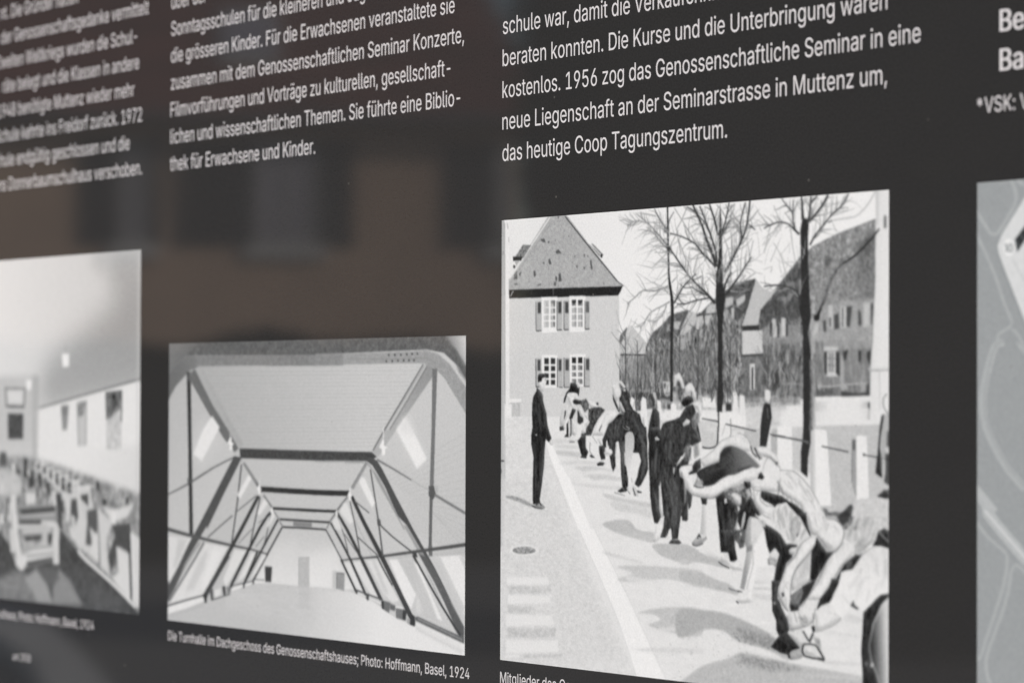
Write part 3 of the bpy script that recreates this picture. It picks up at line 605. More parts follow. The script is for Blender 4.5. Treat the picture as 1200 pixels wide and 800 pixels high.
def printed_picture(name, label, left, top, w, h, rx, ry, seed, soft, grain, ops, cool=2.0):
    p = Painter(w, h, rx, ry, seed)
    p.run(ops)
    a = p.blur(p.a, soft * rx, soft * ry)
    g = p.blur(p.rng.normal(0, 1, a.shape), 0.4, 0.5)
    a = a + grain * g / g.std() * np.clip(np.sin(np.pi * a / 255) + 0.15, 0, 1)
    H, W = a.shape
    mid = np.sin(np.pi * np.clip(a, 0, 255) / 255)
    rgb = np.stack([lin(a - cool * mid + 0.8), lin(a - 0.4), lin(a + 0.4 * cool * mid - 0.4), np.ones_like(a)], -1)
    rgb[..., :3] = np.clip(rgb[..., :3] * 1.0 - 0.008, 0.006, 0.86)
    xs = (left + np.linspace(0, w, W)) / 1000; zs = Z0 + (top - np.linspace(0, h, H)) / 1000
    X, Z = np.meshgrid(xs, zs)
    co = np.stack([X, np.full_like(X, -0.02 - RAISE), Z], -1).reshape(-1, 3).astype(np.float32)
    i = np.arange(H * W).reshape(H, W)
    quads = np.stack([i[:-1, :-1], i[1:, :-1], i[1:, 1:], i[:-1, 1:]], -1).reshape(-1, 4).astype(np.int32)
    me = bpy.data.meshes.new(name)
    me.vertices.add(len(co)); me.vertices.foreach_set('co', co.ravel())
    me.loops.add(quads.size); me.loops.foreach_set('vertex_index', quads.ravel())
    me.polygons.add(len(quads)); me.polygons.foreach_set('loop_start', np.arange(0, quads.size, 4, dtype=np.int32))
    me.update(calc_edges=True)
    at = me.attributes.new('tone', 'FLOAT_COLOR', 'POINT')
    at.data.foreach_set('color', rgb.reshape(-1).astype(np.float32))
    o = link_mesh(name, me, M_PRINT, BOARD)
    o['label'] = label
    return o

printed_picture('printed_photograph', 'black and white photograph of people stretching in a row beside a house', 0, 60.6, 192.3, 149.1, 2.8, 4.0, 3, 0.19, 3.6, '''
g 222 0 1 0.85 0.51 80.25 15.05 231|-186 -351 3974 -153 3979 2938 -164 3095
n 220 0.1 1 2.5 4 1.5|-175 1329 1308 1321 1308 1227 3976 1184 3979 2986 -163 3153
n 196 0.12 1 7 1 2|1302 913 1315 798 1431 739 1607 868 1603 930 1306 933
p 105 0.15 1|1306 842 1314 804 1386 750 1386 774 1320 862
n 150 0.12 1 38 0.7 3|1306 930 1608 928 1609 1227 1308 1315
p 75 0.1 1|1320 921 1580 927 1580 935 1320 933
n 122 0.15 1 40 0.6 1.3|1583 1227 1581 873 1651 792 1746 745 1824 687 2003 653 2079 682 2137 672 2237 605 2369 545 2483 501 2653 480 2717 539 2796 578 2938 463 3070 355 3170 307 3314 262 3397 238 3730 165 3730 528 3709 876 3695 1194 3202 1199 3087 1209 2534 1236 1583 1276 1308 1315 1307 1117
n 112 0.5 0.6 26 0.5 3|1581 927 2370 883 2371 1252 1583 1271 1308 1304 1307 1062
n 92 0.25 0.8 18 0.8 1.2|1591 873 1651 792 1748 746 1824 687 1877 675 2005 654 2010 678 1952 757 1899 837 1716 820 1662 847
p 196 0.15 0.95|2010 667 2089 678 2079 739 2000 795 1910 827 1952 757
p 188 0.25 0.9|2089 706 2147 690 2163 741 2131 767 2084 793
p 192 0.2 0.95|2189 655 2220 628 2277 627 2266 676 2185 681
p 190 0.2 0.9|2173 694 2241 689 2194 755 2171 728
p 190 0.25 0.8|1867 728 1936 726 1910 776 1867 769
p 185 0.3 0.7|1802 741 1824 738 1819 781 1792 794
p 70 0.1 1|2090 696 2277 686 2276 680 2089 689
p 75 0.1 1|2152 661 2163 741 2173 741 2162 661
p 80 0.12 1|2000 662 1965 704 1926 755 1905 794 1894 822 1904 824 1916 797 1936 758 1975 708 2010 666
p 184 0.3 0.6|1899 830 1984 824 2005 858 1995 905 1905 904
n 82 0.15 0.9 16 0.8 1.2|2369 545 2483 501 2653 480 2629 573 2581 661 2484 743 2369 646
p 178 0.3 0.8|2374 590 2446 585 2441 628 2369 652
p 178 0.3 0.85|2472 602 2558 572 2553 611 2482 648
p 180 0.25 0.8|2426 654 2451 648 2452 713 2431 719
p 165 0.25 0.8|2369 652 2405 666 2390 719 2365 725
p 188 0.15 1|2661 491 2717 539 2804 563 2860 543 2701 669 2678 767 2529 765 2581 661 2621 568
p 60 0.12 1|2525 765 2694 762 2694 791 2525 791
p 198 0.12 1|2533 796 2718 794 2718 934 2533 940
p 75 0.15 1|2525 937 2726 934 2726 953 2525 956
n 112 0.2 0.8 20 0.9 2|2525 953 2718 950 2735 1215 2526 1225
p 205 0.15 1|2602 997 2649 994 2650 1154 2605 1157
p 70 0.12 1|2619 1020 2636 1020 2637 1154 2620 1154
p 190 0.25 0.75|2447 1022 2483 1016 2483 1101 2448 1104
p 180 0.2 0.6|2401 1015 2493 1006 2493 1019 2407 1030
n 78 0.35 0.8 14 1 1.2|2701 669 2789 614 2883 534 2946 463 3085 381 3071 723 2931 751 2797 738 2718 810
p 150 0.4 0.7|2945 505 3018 513 3018 539 2955 531
p 175 0.35 0.8|3056 489 3085 502 3071 617 3062 604
p 172 0.3 0.5|2862 599 2930 591 2945 620 2921 658 2911 620
p 175 0.3 0.5|2969 570 3003 577 2979 621 2945 620
n 140 0.2 1 24 0.8 0.9|3147 358 3170 307 3314 262 3397 238 3730 165 3723 603 3540 683 3239 727 3148 725
n 95 0.6 0.75 20 1.4 1.8|3561 323 3723 229 3723 603 3613 625 3539 522
n 84 0.5 0.7 12 1 1|3295 363 3352 378 3333 440 3286 426
n 70 0.5 0.7 12 1 1|3659 358 3686 352 3668 464 3595 449 3595 399
n 160 0.35 1 14 1 3|3148 725 3239 717 3540 673 3716 627 3702 925 3163 944
p 72 0.35 0.85|3263 749 3301 743 3301 816 3273 809
p 72 0.35 0.85|3362 719 3409 701 3414 796 3367 801
p 72 0.35 0.85|3475 665 3530 666 3521 710 3507 791 3475 784
p 72 0.35 0.85|3577 680 3600 705 3609 774 3595 787 3577 774
p 72 0.35 0.85|3687 658 3710 652 3696 776 3687 776
p 72 0.35 0.85|3306 731 3325 725 3339 782 3320 788
p 188 0.25 0.85|3324 655 3353 653 3358 782 3334 788
p 188 0.25 0.85|3423 670 3465 665 3470 791 3433 790
p 188 0.25 0.85|3400 651 3484 628 3595 655 3586 674 3484 653 3409 670
p 80 0.12 1|3442 677 3438 784 3447 784 3451 677
p 190 0.2 0.8|3254 463 3249 498 3240 537 3223 556 3203 573 3190 599 3183 619 3200 622 3207 602 3218 579 3237 563 3256 541 3266 500 3271 464
p 190 0.2 0.8|3364 515 3349 543 3331 578 3317 610 3308 634 3322 637 3332 613 3346 581 3363 547 3378 519
p 185 0.3 0.8|3172 639 3201 646 3192 709 3177 703
p 190 0.3 0.85|3211 754 3230 761 3225 805 3182 843 3173 817
p 182 0.25 0.8|2813 721 2837 728 2857 831 2818 844
p 182 0.25 0.8|2896 722 2931 726 2931 832 2897 838
p 66 0.25 0.8|2793 746 2813 753 2808 837 2788 830
p 66 0.25 0.8|2857 754 2877 761 2872 838 2857 838
p 66 0.25 0.8|2936 755 2955 762 2955 833 2936 833
p 66 0.25 0.8|2999 744 3067 803 3057 828 3018 776
n 120 0.4 0.7 26 1.1 4|2734 862 3086 857 3087 1189 2735 1189
p 62 0.4 0.8|2892 935 2926 923 2931 1019 2917 1090 2897 1057
p 62 0.4 0.8|2823 1051 2863 1038 2892 1090 2863 1148 2814 1173 2809 1096
p 62 0.4 0.8|3048 930 3077 950 3067 1026 3048 1020
p 62 0.4 0.8|2734 933 2774 960 2754 1134 2735 1134
n 118 0.3 0.8 26 1.1 5|3201 868 3702 866 3680 1189 3202 1199
p 190 0.25 0.9|3282 911 3400 912 3400 931 3282 933
p 62 0.3 0.85|3282 933 3301 933 3302 1066 3283 1047
p 62 0.3 0.85|3382 934 3419 935 3424 1073 3382 1060
p 62 0.3 0.85|3442 932 3494 923 3475 979 3447 985
p 62 0.3 0.85|3577 930 3609 930 3605 999 3577 986
p 62 0.3 0.85|3651 937 3687 925 3683 1012 3651 975
p 190 0.2 0.9|3306 933 3380 934 3380 1054 3401 1079 3297 1079 3308 1053
p 80 0.1 1|3323 940 3323 1047 3331 1047 3331 940
p 80 0.1 1|3357 940 3357 1047 3365 1048 3365 940
p 170 0.4 0.75|3424 941 3452 973 3457 1117 3494 1149 3438 1167 3419 1123
p 168 0.4 0.75|3600 955 3651 1024 3642 1174 3591 1180 3596 1061
p 172 0.2 0.8|3221 1136 3267 1139 3335 1140 3418 1134 3504 1128 3588 1124 3651 1122 3651 1114 3587 1116 3503 1120 3416 1126 3335 1132 3268 1131 3222 1128
p 165 0.2 0.8|2883 1123 3077 1126 3077 1118 2883 1114
p 72 0.3 0.85|3434 1167 3596 1180 3669 1168 3674 1189 3434 1196
p 80 0.35 0.7|3212 1148 3278 1155 3354 1148 3363 1186 3212 1196
p 66 0.25 0.8|3655 1031 3674 1037 3669 1180 3653 1180
p 222 0.15 1|3193 1199 3688 1189 3688 1311 3851 1310 3851 1359 3193 1361
g 190 0.35 1 160.12 62.49 166.29 63.74 222|3202 1228 3321 1224 3321 1338 3203 1348
g 222 0.3 1 178.89 63.69 183.94 63.67 178|3578 1227 3679 1224 3679 1332 3578 1336
p 62 0.2 1|3665 1230 3680 1230 3686 1326 3662 1333
p 222 0.2 1|2804 1215 3078 1205 3088 1378 2805 1380
p 150 0.2 0.7|2794 1206 2942 1215 3078 1202 3078 1218 2942 1234 2804 1225
g 185 0.3 1 144.15 62.53 144.16 64.14 214|2809 1244 2942 1251 2942 1289 2809 1290
p 70 0.25 0.8|3010 1173 3034 1180 3029 1244 3010 1244
g 214 0.15 1 185.05 18.9 190.14 19.08 222|3729 -44 3903 -34 3905 1396 3681 1363 3680 1025 3702 876 3723 528
p 118 0.2 1|3795 149 3820 150 3818 224 3795 220
p 180 0.25 0.5|3722 -1 3754 1 3750 206 3732 186
p 212 0.15 1|3665 1025 3851 1026 3851 1051 3665 1049
p 165 0.15 1|3674 1048 3851 1047 3851 1039 3674 1041
p 170 0.2 0.7|3757 1050 3762 1273 3769 1273 3764 1050
p 150 0.12 1|3820 1177 3805 1188 3790 1203 3785 1223 3787 1243 3794 1259 3806 1275 3823 1293 3837 1306 3847 1301 3832 1288 3815 1271 3805 1256 3798 1241 3797 1223 3800 1206 3814 1193 3828 1183
n 190 0.2 1 4 1 1|3203 1362 3905 1356 3906 1863 3204 1885
n 198 0.3 1 4 1 1|2140 1402 2306 1395 2307 1506 2140 1519
n 186 0.3 1 5 1 1|2551 1393 2696 1381 2696 1537 2551 1487
n 196 0.3 1 4 1 1|2815 1380 3203 1367 3203 1656 2815 1613
n 170 0.3 0.8 8 0.6 0.9|2799 1396 2870 1395 2870 1545 2799 1535
p 222 0.2 0.75|2056 1333 3681 1263 3703 1358 3203 1372 2056 1413
n 198 0.5 0.8 8 2 1|1583 1292 2372 1257 2893 1245 2893 1379 2123 1428 1583 1390
n 150 0.3 0.8 22 0.8 1|2371 1205 3072 1194 3072 1245 2372 1268
n 84 0.35 1 24 0.8 1.2|1299 1162 1836 1169 1836 1213 1783 1213 1355 1214
p 165 0.15 0.85|1354 1157 1472 1159 1609 1159 1701 1156 1761 1153 1760 1145 1700 1149 1609 1152 1473 1151 1355 1149
p 165 0.15 0.7|1355 1170 1471 1170 1609 1169 1712 1168 1782 1168 1782 1161 1711 1162 1609 1162 1471 1163 1354 1164
p 205 0.2 1|1755 1102 1836 1102 1838 1189 1783 1196 1766 1166
p 80 0.2 1|1766 1112 1788 1112 1782 1146 1769 1146
p 70 0.3 0.5|1782 1169 1836 1166 1836 1187 1782 1187
n 180 0.35 1 20 1 1|1836 1169 2289 1166 2289 1279 1837 1287
p 222 0.3 1|1729 1281 2300 1279 2300 1345 1729 1349
n 95 0.4 0.8 26 0.8 1|2091 1146 2299 1150 2299 1189 2102 1186
n 150 0.35 1 20 0.8 1|1729 1213 1836 1220 1837 1274 1740 1274
p 75 0.25 1|1799 1247 1836 1243 1837 1274 1804 1277
p 224 0.15 1|1416 1207 1438 1196 1466 1213 1475 1289 1444 1282 1422 1261
p 224 0.15 1|1530 1213 1554 1196 1587 1213 1596 1295 1604 1397 1555 1391 1535 1309
p 224 0.15 1|1836 1247 1860 1233 1892 1253 1896 1334 1842 1334
p 224 0.15 1|1696 1220 1718 1213 1739 1233 1740 1335 1713 1328
p 224 0.15 1|2149 1199 2279 1213 2284 1266 2154 1263
p 222 0.2 1|2443 1170 2458 1160 2483 1170 2499 1317 2438 1311
p 222 0.2 1|2504 1189 2524 1183 2554 1193 2567 1317 2509 1317
p 222 0.2 1|2376 1180 2412 1160 2433 1199 2423 1226 2382 1226
p 62 0.2 1|2377 1239 2428 1237 2433 1285 2377 1286
p 78 0.3 0.7|2381 1147 2412 1134 2427 1160 2402 1213 2382 1199
p 226 0.15 1|2318 1298 2438 1288 2565 1317 2570 1389 2319 1391
n 205 0.1 1 2.2 0.7 1|84 506 1296 521 1305 621 1308 1327 94 1333
p 226 0.12 1|-3 -49 92 -44 101 1460 87 1749 55 1982 9 1983
g 165 0.12 1 -0.4 41.15 2.09 41.18 192|-33 -50 34 -47 54 2213 50 2230 -19 2233
p 140 0.12 0.7|32 22 36 431 42 940 46 1402 48 1750 58 1750 55 1402 51 940 46 431 42 23
p 150 0.1 0.7|6 210 31 210 31 237 6 236
p 170 0.1 1|62 24 72 64 82 63 72 23
p 180 0.1 1|78 122 84 155 93 155 87 122
p 60 0.1 1|4 1636 41 1637 42 1628 5 1627
p 70 0.1 1|-3 1679 12 1693 10 1719 -2 1715
p 120 0.15 0.6|-33 -50 0 -49 11 2232 -9 2233
n 172 0.08 1 9 0.55 0.6|555 -22 718 -14 1286 455 1347 486 1296 502 89 483 89 405
specks 230 0.35 0.25 135 178 0.7|562 7 714 14 1286 494 109 466
specks 120 0.3 0.25 190 200 0.7|562 7 714 14 1286 494 109 466
p 78 0.12 0.85|446 148 494 146 506 175 458 162
p 78 0.12 0.85|530 165 548 166 542 177 527 175
p 78 0.12 0.85|613 236 649 223 684 253 625 251
p 78 0.12 0.85|536 287 554 280 572 320 542 319
p 78 0.12 0.85|477 302 494 302 489 311 477 311
p 78 0.12 0.85|368 359 389 356 399 389 375 399
p 78 0.12 0.85|819 272 835 274 828 286
p 78 0.12 0.85|924 265 935 262 939 283 928 287
p 78 0.12 0.85|959 277 976 274 970 288
p 78 0.12 0.85|993 306 1008 307 1013 335 1022 367 1005 370 997 341
p 78 0.12 0.85|837 336 861 337 855 358
p 78 0.12 0.85|919 353 947 347 930 367
p 78 0.12 0.85|650 386 673 380 685 437 650 436
p 78 0.12 0.85|614 399 636 407 632 435 614 428
p 78 0.12 0.85|204 372 235 351 217 394
p 78 0.12 0.85|149 378 180 350 186 408 143 406
p 78 0.12 0.85|754 139 768 138 764 149
p 78 0.12 0.85|607 158 613 158 611 172
p 78 0.12 0.85|790 313 808 313 802 321
p 78 0.12 0.85|659 4 648 21 636 7
p 90 0.12 0.85|149 437 186 433 192 445 156 446
p 90 0.12 0.85|411 450 459 444 453 455 423 458
p 90 0.12 0.85|597 441 626 435 620 467 597 459
p 90 0.12 0.85|1131 457 1148 459 1143 475
p 222 0.1 1|547 4 452 86 327 194 196 309 93 400 104 404 208 313 338 199 463 91 558 9
p 72 0.08 1|714 9 813 89 952 201 1133 342 1282 457 1291 453 1142 337 962 197 822 85 723 5
p 82 0.08 1|1284 457 1347 488 1352 484 1289 453
p 150 0.1 0.7|577 29 478 111 348 219 217 330 114 418 123 422 225 334 356 222 485 115 585 32
p 46 0.08 1|90 476 697 481 1340 487 1318 521 1293 545 698 540 93 533
p 226 0.08 0.8|113 522 124 508 135 494 142 489 146 488 141 483 136 485 127 491 115 506 105 520
p 215 0.06 0.4|588 477 591 534 596 534 594 477
n 125 0.1 1 30 0.5 0.5|250 177 343 183 255 266 154 259
p 40 0.08 1|134 253 246 258 228 284 136 281
p 165 0.1 1|155 282 216 279 173 317
p 60 0.1 1|140 309 167 317 155 333 136 327
p 182 0.1 1|1001 200 1022 203 1127 276 1114 291 1079 282
p 95 0.08 1|1013 204 1128 280 1133 276 1019 201
p 50 0.08 1|1108 272 1133 277 1119 297 1104 293
p 110 0.08 0.7|984 210 1099 284 1105 281 990 207
p 230 0.1 1|460 534 639 537 642 770 467 774
p 182 0.1 1|490 558 541 558 542 602 490 602
p 205 0.15 0.8|490 564 509 564 509 600 490 599
p 182 0.1 1|490 609 542 609 542 646 490 646
p 205 0.15 0.8|490 615 509 615 510 644 490 643
p 182 0.1 1|490 658 542 657 542 689 491 689
p 205 0.15 0.8|491 663 510 664 510 687 491 686
p 182 0.1 1|491 699 542 699 542 737 491 737
p 205 0.15 0.8|491 705 510 705 510 735 491 735
p 182 0.1 1|564 560 613 560 613 604 564 604
p 110 0.15 1|591 564 613 563 611 601 596 597
p 182 0.1 1|564 611 613 611 613 647 564 648
p 110 0.15 1|592 615 613 614 611 645 597 641
p 182 0.1 1|565 659 613 659 613 690 565 690
p 110 0.15 1|592 663 613 662 611 687 597 684
p 182 0.1 1|565 700 613 700 614 738 565 739
p 110 0.15 1|592 704 613 703 611 735 597 732
p 110 0.2 0.8|564 560 613 560 603 576 574 583
p 230 0.1 1|768 535 945 538 939 772 775 774
p 120 0.1 1|798 563 844 563 844 600 798 601
p 150 0.15 1|826 564 844 563 844 600 833 602
p 178 0.1 1|798 613 844 613 845 649 798 649
p 150 0.15 1|826 614 844 613 845 649 833 650
p 178 0.1 1|798 658 845 658 845 693 798 694
p 150 0.15 1|826 659 845 658 845 693 833 694
p 178 0.1 1|798 704 845 703 845 739 798 739
p 150 0.15 1|826 704 845 703 845 739 833 740
p 62 0.12 1|798 563 844 563 840 581 819 590 798 578
p 120 0.1 1|864 565 914 565 914 602 864 602
p 150 0.15 1|895 566 914 565 914 602 902 603
p 178 0.1 1|864 615 914 615 914 650 864 651
p 150 0.15 1|896 616 914 615 914 650 903 652
p 178 0.1 1|864 660 914 660 915 695 865 695
p 150 0.15 1|896 661 914 660 915 695 903 696
p 178 0.1 1|865 705 915 704 915 740 865 741
p 150 0.15 1|896 705 915 704 915 740 903 741
p 62 0.12 1|864 565 914 565 909 582 885 592 864 579
p 180 0.1 1|397 561 462 560 461 757 401 759
p 75 0.12 1|418 568 455 569 456 642 418 641
p 70 0.08 1|401 762 462 760 461 754 401 756
p 105 0.08 1|394 561 397 759 405 759 401 561
p 196 0.06 1|398 562 463 562 462 558 397 559
p 180 0.1 1|633 565 691 564 689 757 635 758
p 75 0.12 1|647 570 683 571 683 647 648 646
p 70 0.08 1|635 761 690 760 689 753 635 755
p 105 0.08 1|629 565 631 758 639 758 637 565
p 196 0.06 1|633 567 691 566 691 563 633 563
p 180 0.1 1|710 565 766 564 763 756 712 757
p 75 0.12 1|724 572 760 573 761 647 724 646
p 70 0.08 1|712 760 764 760 763 753 712 754
p 105 0.08 1|706 565 708 757 716 757 713 565
p 196 0.06 1|710 567 766 566 766 562 709 563
p 180 0.1 1|939 571 991 572 990 755 941 757
p 105 0.12 1|949 576 984 577 985 648 949 648
p 70 0.08 1|942 760 990 759 989 752 941 754
p 105 0.08 1|936 570 938 757 945 757 943 571
p 196 0.06 1|939 572 991 573 991 570 939 569
p 228 0.1 1|467 920 643 921 644 1138 471 1143
p 228 0.1 1|773 919 947 919 943 1127 776 1133
p 58 0.1 1|495 942 544 942 545 981 495 981
p 58 0.1 1|495 994 545 994 545 1026 495 1026
p 58 0.1 1|495 1042 545 1043 545 1073 495 1073
p 58 0.1 1|496 1086 545 1087 545 1118 496 1118
p 58 0.1 1|567 942 617 943 617 982 567 982
p 58 0.1 1|568 995 617 995 617 1027 568 1026
p 58 0.1 1|568 1043 617 1043 617 1073 568 1073
p 58 0.1 1|568 1087 617 1087 618 1119 568 1118
p 52 0.1 1|799 939 846 940 846 978 799 977
p 195 0.15 0|799 945 818 945 818 972 799 972
p 105 0.1 1|800 992 846 992 846 1024 800 1023
p 195 0.15 0.6|800 998 818 998 818 1018 800 1018
p 120 0.1 1|800 1038 846 1038 847 1065 800 1065
p 195 0.15 0.6|800 1044 818 1044 819 1060 800 1059
p 120 0.1 1|800 1082 847 1082 847 1114 800 1113
p 195 0.15 0.6|800 1088 819 1088 819 1108 800 1108
p 52 0.1 1|866 940 915 940 915 978 867 978
p 195 0.15 0|866 945 885 946 885 972 867 972
p 105 0.1 1|867 992 915 993 915 1024 867 1024
p 195 0.15 0.6|867 998 885 998 885 1018 867 1018
p 120 0.1 1|867 1038 915 1039 915 1066 867 1065
p 195 0.15 0.6|867 1044 885 1044 886 1060 867 1060
p 120 0.1 1|867 1082 915 1082 916 1114 867 1114
p 195 0.15 0.6|867 1088 886 1088 886 1108 867 1108
p 178 0.1 1|400 943 462 944 463 1132 401 1132
p 80 0.12 1|419 952 453 952 453 1025 419 1025
p 70 0.08 1|401 1135 463 1135 463 1129 401 1129
p 85 0.08 1|396 943 397 1132 405 1132 403 943
p 178 0.1 1|638 943 698 943 699 1136 640 1136
p 80 0.12 1|653 951 686 951 686 1027 653 1027
p 70 0.08 1|640 1138 699 1139 699 1133 639 1133
p 85 0.08 1|635 943 636 1136 643 1136 642 943
p 178 0.1 1|713 940 775 941 776 1136 714 1136
p 80 0.12 1|728 951 766 951 766 1025 729 1025
p 70 0.08 1|714 1139 776 1139 776 1133 714 1133
p 85 0.08 1|709 940 710 1136 718 1136 717 940
p 178 0.1 1|935 942 994 942 995 1131 936 1131
p 80 0.12 1|952 951 989 952 989 1024 952 1023
p 70 0.08 1|936 1133 995 1134 995 1128 936 1128
p 85 0.08 1|931 942 932 1131 940 1131 939 942
p 190 0.1 1|454 1149 654 1146 654 1141 454 1143
p 222 0.1 1|444 1143 663 1141 663 1135 444 1137
p 227 0.1 1|96 1212 236 1212 236 1238 96 1241
p 165 0.1 1|96 1246 233 1243 233 1238 96 1241
n 188 0.15 1 10 1 1|128 1245 222 1243 222 1330 129 1331
p 226 0.12 1|44 1247 123 1247 124 1356 115 1466 46 1467
n 214 0.3 0.9 5 1.6 0.7|50 1339 512 1337 532 1513 986 2287 1485 2974 1485 3083 -164 3037 -169 2222 50 2213
n 209 1.2 0.8 7 1.2 0.55|-2 1751 514 1740 893 2235 1351 2874 521 2999 -4 2985
specks 330 0.75 0.25 184 202 0.5|49 1982 743 1960 1333 2886 55 2975
p 232 0.1 1|517 1499 585 1516 609 1547 751 1714 769 1724 862 1845 979 2009 1010 2063 875 2068 846 2013 728 1848 657 1737 561 1597
p 231 0.1 1|883 2060 1038 2052 1416 2498 1801 2992 1511 3014 1296 2622
p 196 0.12 0.5|880 2069 1074 2324 1293 2623 1424 2851 1504 3009 1511 3007 1431 2849 1299 2621 1081 2322 886 2067
p 200 0.15 0.5|1045 2063 1206 2249 1412 2493 1624 2763 1788 2976 1794 2974 1630 2760 1419 2491 1213 2247 1052 2061
p 224 0.25 0.9|77 2415 546 2392 557 2443 78 2466
p 224 0.25 0.9|89 2531 558 2513 579 2562 90 2596
p 224 0.25 0.9|68 2668 591 2644 612 2707 68 2746
p 224 0.25 0.9|69 2837 655 2806 666 2881 69 2928
p 224 0.25 0.9|58 2941 224 2928 224 2943 59 2957
n 190 0.3 0.8 12 1.3 0.9|89 2475 547 2456 590 2483 483 2501 100 2524
n 190 0.3 0.8 12 1.3 0.9|90 2605 222 2608 375 2599 332 2643 90 2657
n 190 0.3 0.8 12 1.3 0.9|80 2758 634 2725 613 2783 91 2822
n 190 0.3 0.8 12 1.3 0.9|268 2927 719 2890 698 2910 290 2945
P 224 0.3 0.8|443 2219 420 2237 359 2253 274 2261 189 2260 127 2250 104 2233 126 2214 189 2199 274 2191 359 2192 420 2202
N 150 0.12 1 24 0.7 0.6|404 2221 387 2233 339 2243 274 2249 209 2249 161 2242 143 2231 161 2219 209 2208 274 2202 339 2203 387 2210
p 120 0.1 0.7|401 2220 396 2225 385 2231 365 2237 339 2242 308 2245 274 2247 241 2248 210 2247 183 2244 163 2240 152 2235 146 2230 140 2232 146 2238 159 2244 181 2248 208 2251 240 2252 274 2251 308 2249 340 2245 367 2240 388 2235 401 2227 407 2221
n 150 0.18 0.9 12 0.8 0.8|59 1867 127 1864 201 1873 286 1892 383 1921 365 1935 299 1924 213 1903 127 1889 59 1879
N 204 0.3 0.85 4 1 1|608 1481 796 1476 890 1480 871 1503 750 1501 618 1506
N 198 0.3 0.85 4 1 1|627 1522 797 1516 881 1525 871 1536 646 1534
N 190 0.3 0.85 4 1 1|637 1554 797 1557 899 1567 890 1595 797 1588 656 1579
N 200 0.3 0.85 4 1 1|675 1632 890 1617 1074 1620 1165 1626 1156 1640 983 1635 704 1643
N 194 0.3 0.85 4 1 1|825 1663 937 1650 1075 1653 1220 1670 1256 1683 1111 1672 937 1686 891 1676
N 196 0.3 0.85 4 1 1|919 1715 1075 1700 1328 1717 1328 1736 1166 1732 1038 1740 983 1724
N 202 0.3 0.85 4 1 1|798 1768 983 1769 1328 1777 1328 1794 983 1786
N 192 0.3 0.85 4 1 1|1144 1823 1369 1852 1634 1872 1634 1902 1413 1882 1189 1853
N 202 0.3 0.85 4 1 1|1223 1873 1447 1891 1634 1916 1634 1967 1502 1944 1280 1930
N 184 0.2 0.95 4 1 1|1133 2021 1212 2000 1302 1988 1403 1989 1453 2010 1481 2037 1558 2052 1667 2061 1662 2118 1525 2107 1370 2086 1213 2056
N 184 0.2 0.95 4 1 1|1651 2139 1797 2122 2042 2130 2168 2174 2395 2205 2385 2245 2220 2234 2074 2226 2000 2244 1926 2235 1743 2200
N 202 0.3 0.85 4 1 1|1145 2197 1370 2222 1548 2249 1526 2258 1359 2240 1168 2217
N 204 0.3 0.85 4 1 1|1315 2290 1635 2272 1958 2291 1744 2308 1415 2302
N 192 0.3 0.85 4 1 1|1212 2056 1533 2070 1671 2089 1651 2116 1414 2089
N 193 0.25 0.85 4 1 1|1294 2289 1711 2270 2151 2280 2151 2381 1962 2357 1769 2346 1395 2383 1295 2369 1455 2324
p 216 0.3 0.8|1375 2340 1594 2355 1584 2371 1395 2373
N 187 0.25 0.85 4 1 1|1506 2573 1809 2522 2152 2525 2152 2668 2001 2691 1809 2675 1614 2646 1732 2609 1673 2576
p 214 0.3 0.8|1712 2653 1944 2633 1963 2655 1771 2679
N 206 0.3 0.85 4 1 1|1457 2809 1810 2776 2134 2764 2134 2788 1713 2810
N 184 0.25 0.85 4 1 1|1936 2125 2021 2125 2116 2177 2313 2209 2416 2251 2272 2237 2084 2205 1936 2206
N 200 0.3 0.85 4 1 1|1936 2212 2021 2221 1990 2243 1937 2246
N 183 0.25 0.95 4 1 1|1937 2289 2064 2286 2179 2297 2303 2328 2416 2348 2503 2409 2375 2396 2272 2389 2085 2365 1937 2344
N 198 0.15 0.85 4 1 1|2638 2360 2778 2350 2778 2358 2638 2370
N 204 0.3 0.85 4 1 1|2639 2396 2808 2400 2808 2426 2659 2421
N 204 0.3 0.85 4 1 1|2538 2323 2678 2310 2807 2316 2678 2332
N 196 0.3 0.85 4 1 1|2168 2155 2323 2188 2313 2202
N 172 0.3 0.95 4 1 1|1916 2534 2169 2520 2376 2528 2579 2568 2779 2621 2857 2667 2975 2737 2936 2767 2779 2724 2498 2691 2356 2637 2170 2639 1917 2704
N 140 0.5 0.7 22 0.9 0.8|2478 2613 2659 2628 2857 2655 2838 2720 2619 2683
N 180 0.3 0.9 4 1 1|2066 2911 2212 2848 2377 2810 2539 2760 2818 2786 3168 2800 3636 2828 3636 2891 2045 3013
N 150 0.6 0.7 22 1 0.8|2499 2769 2779 2776 3091 2818 2819 2850 2580 2829
N 200 0.3 0.85 4 1 1|3305 2755 3617 2748 3617 2759 3305 2770
N 198 0.3 0.85 4 1 1|3087 2846 3618 2830 3618 2845 3168 2856
N 208 0.3 0.85 4 1 1|3327 2579 3595 2585 3595 2600 3350 2593
N 206 0.3 0.85 4 1 1|3506 2463 3617 2487 3617 2517 3462 2503
N 200 0.15 0.85 4 1 1|2640 2352 2815 2351 2815 2361 2640 2363
N 204 0.15 0.85 4 1 1|2641 2395 2805 2394 2805 2402 2641 2406
specks 70 0.5 0.3 105 160 0.6|2437 2642 2818 2657 2838 2720 2498 2691
specks 80 0.5 0.3 110 165 0.6|2458 2785 2818 2786 3014 2836 2499 2847
specks 160 0.5 0.25 150 195 0.5|1745 2537 2975 2609 2975 2916 1875 2985
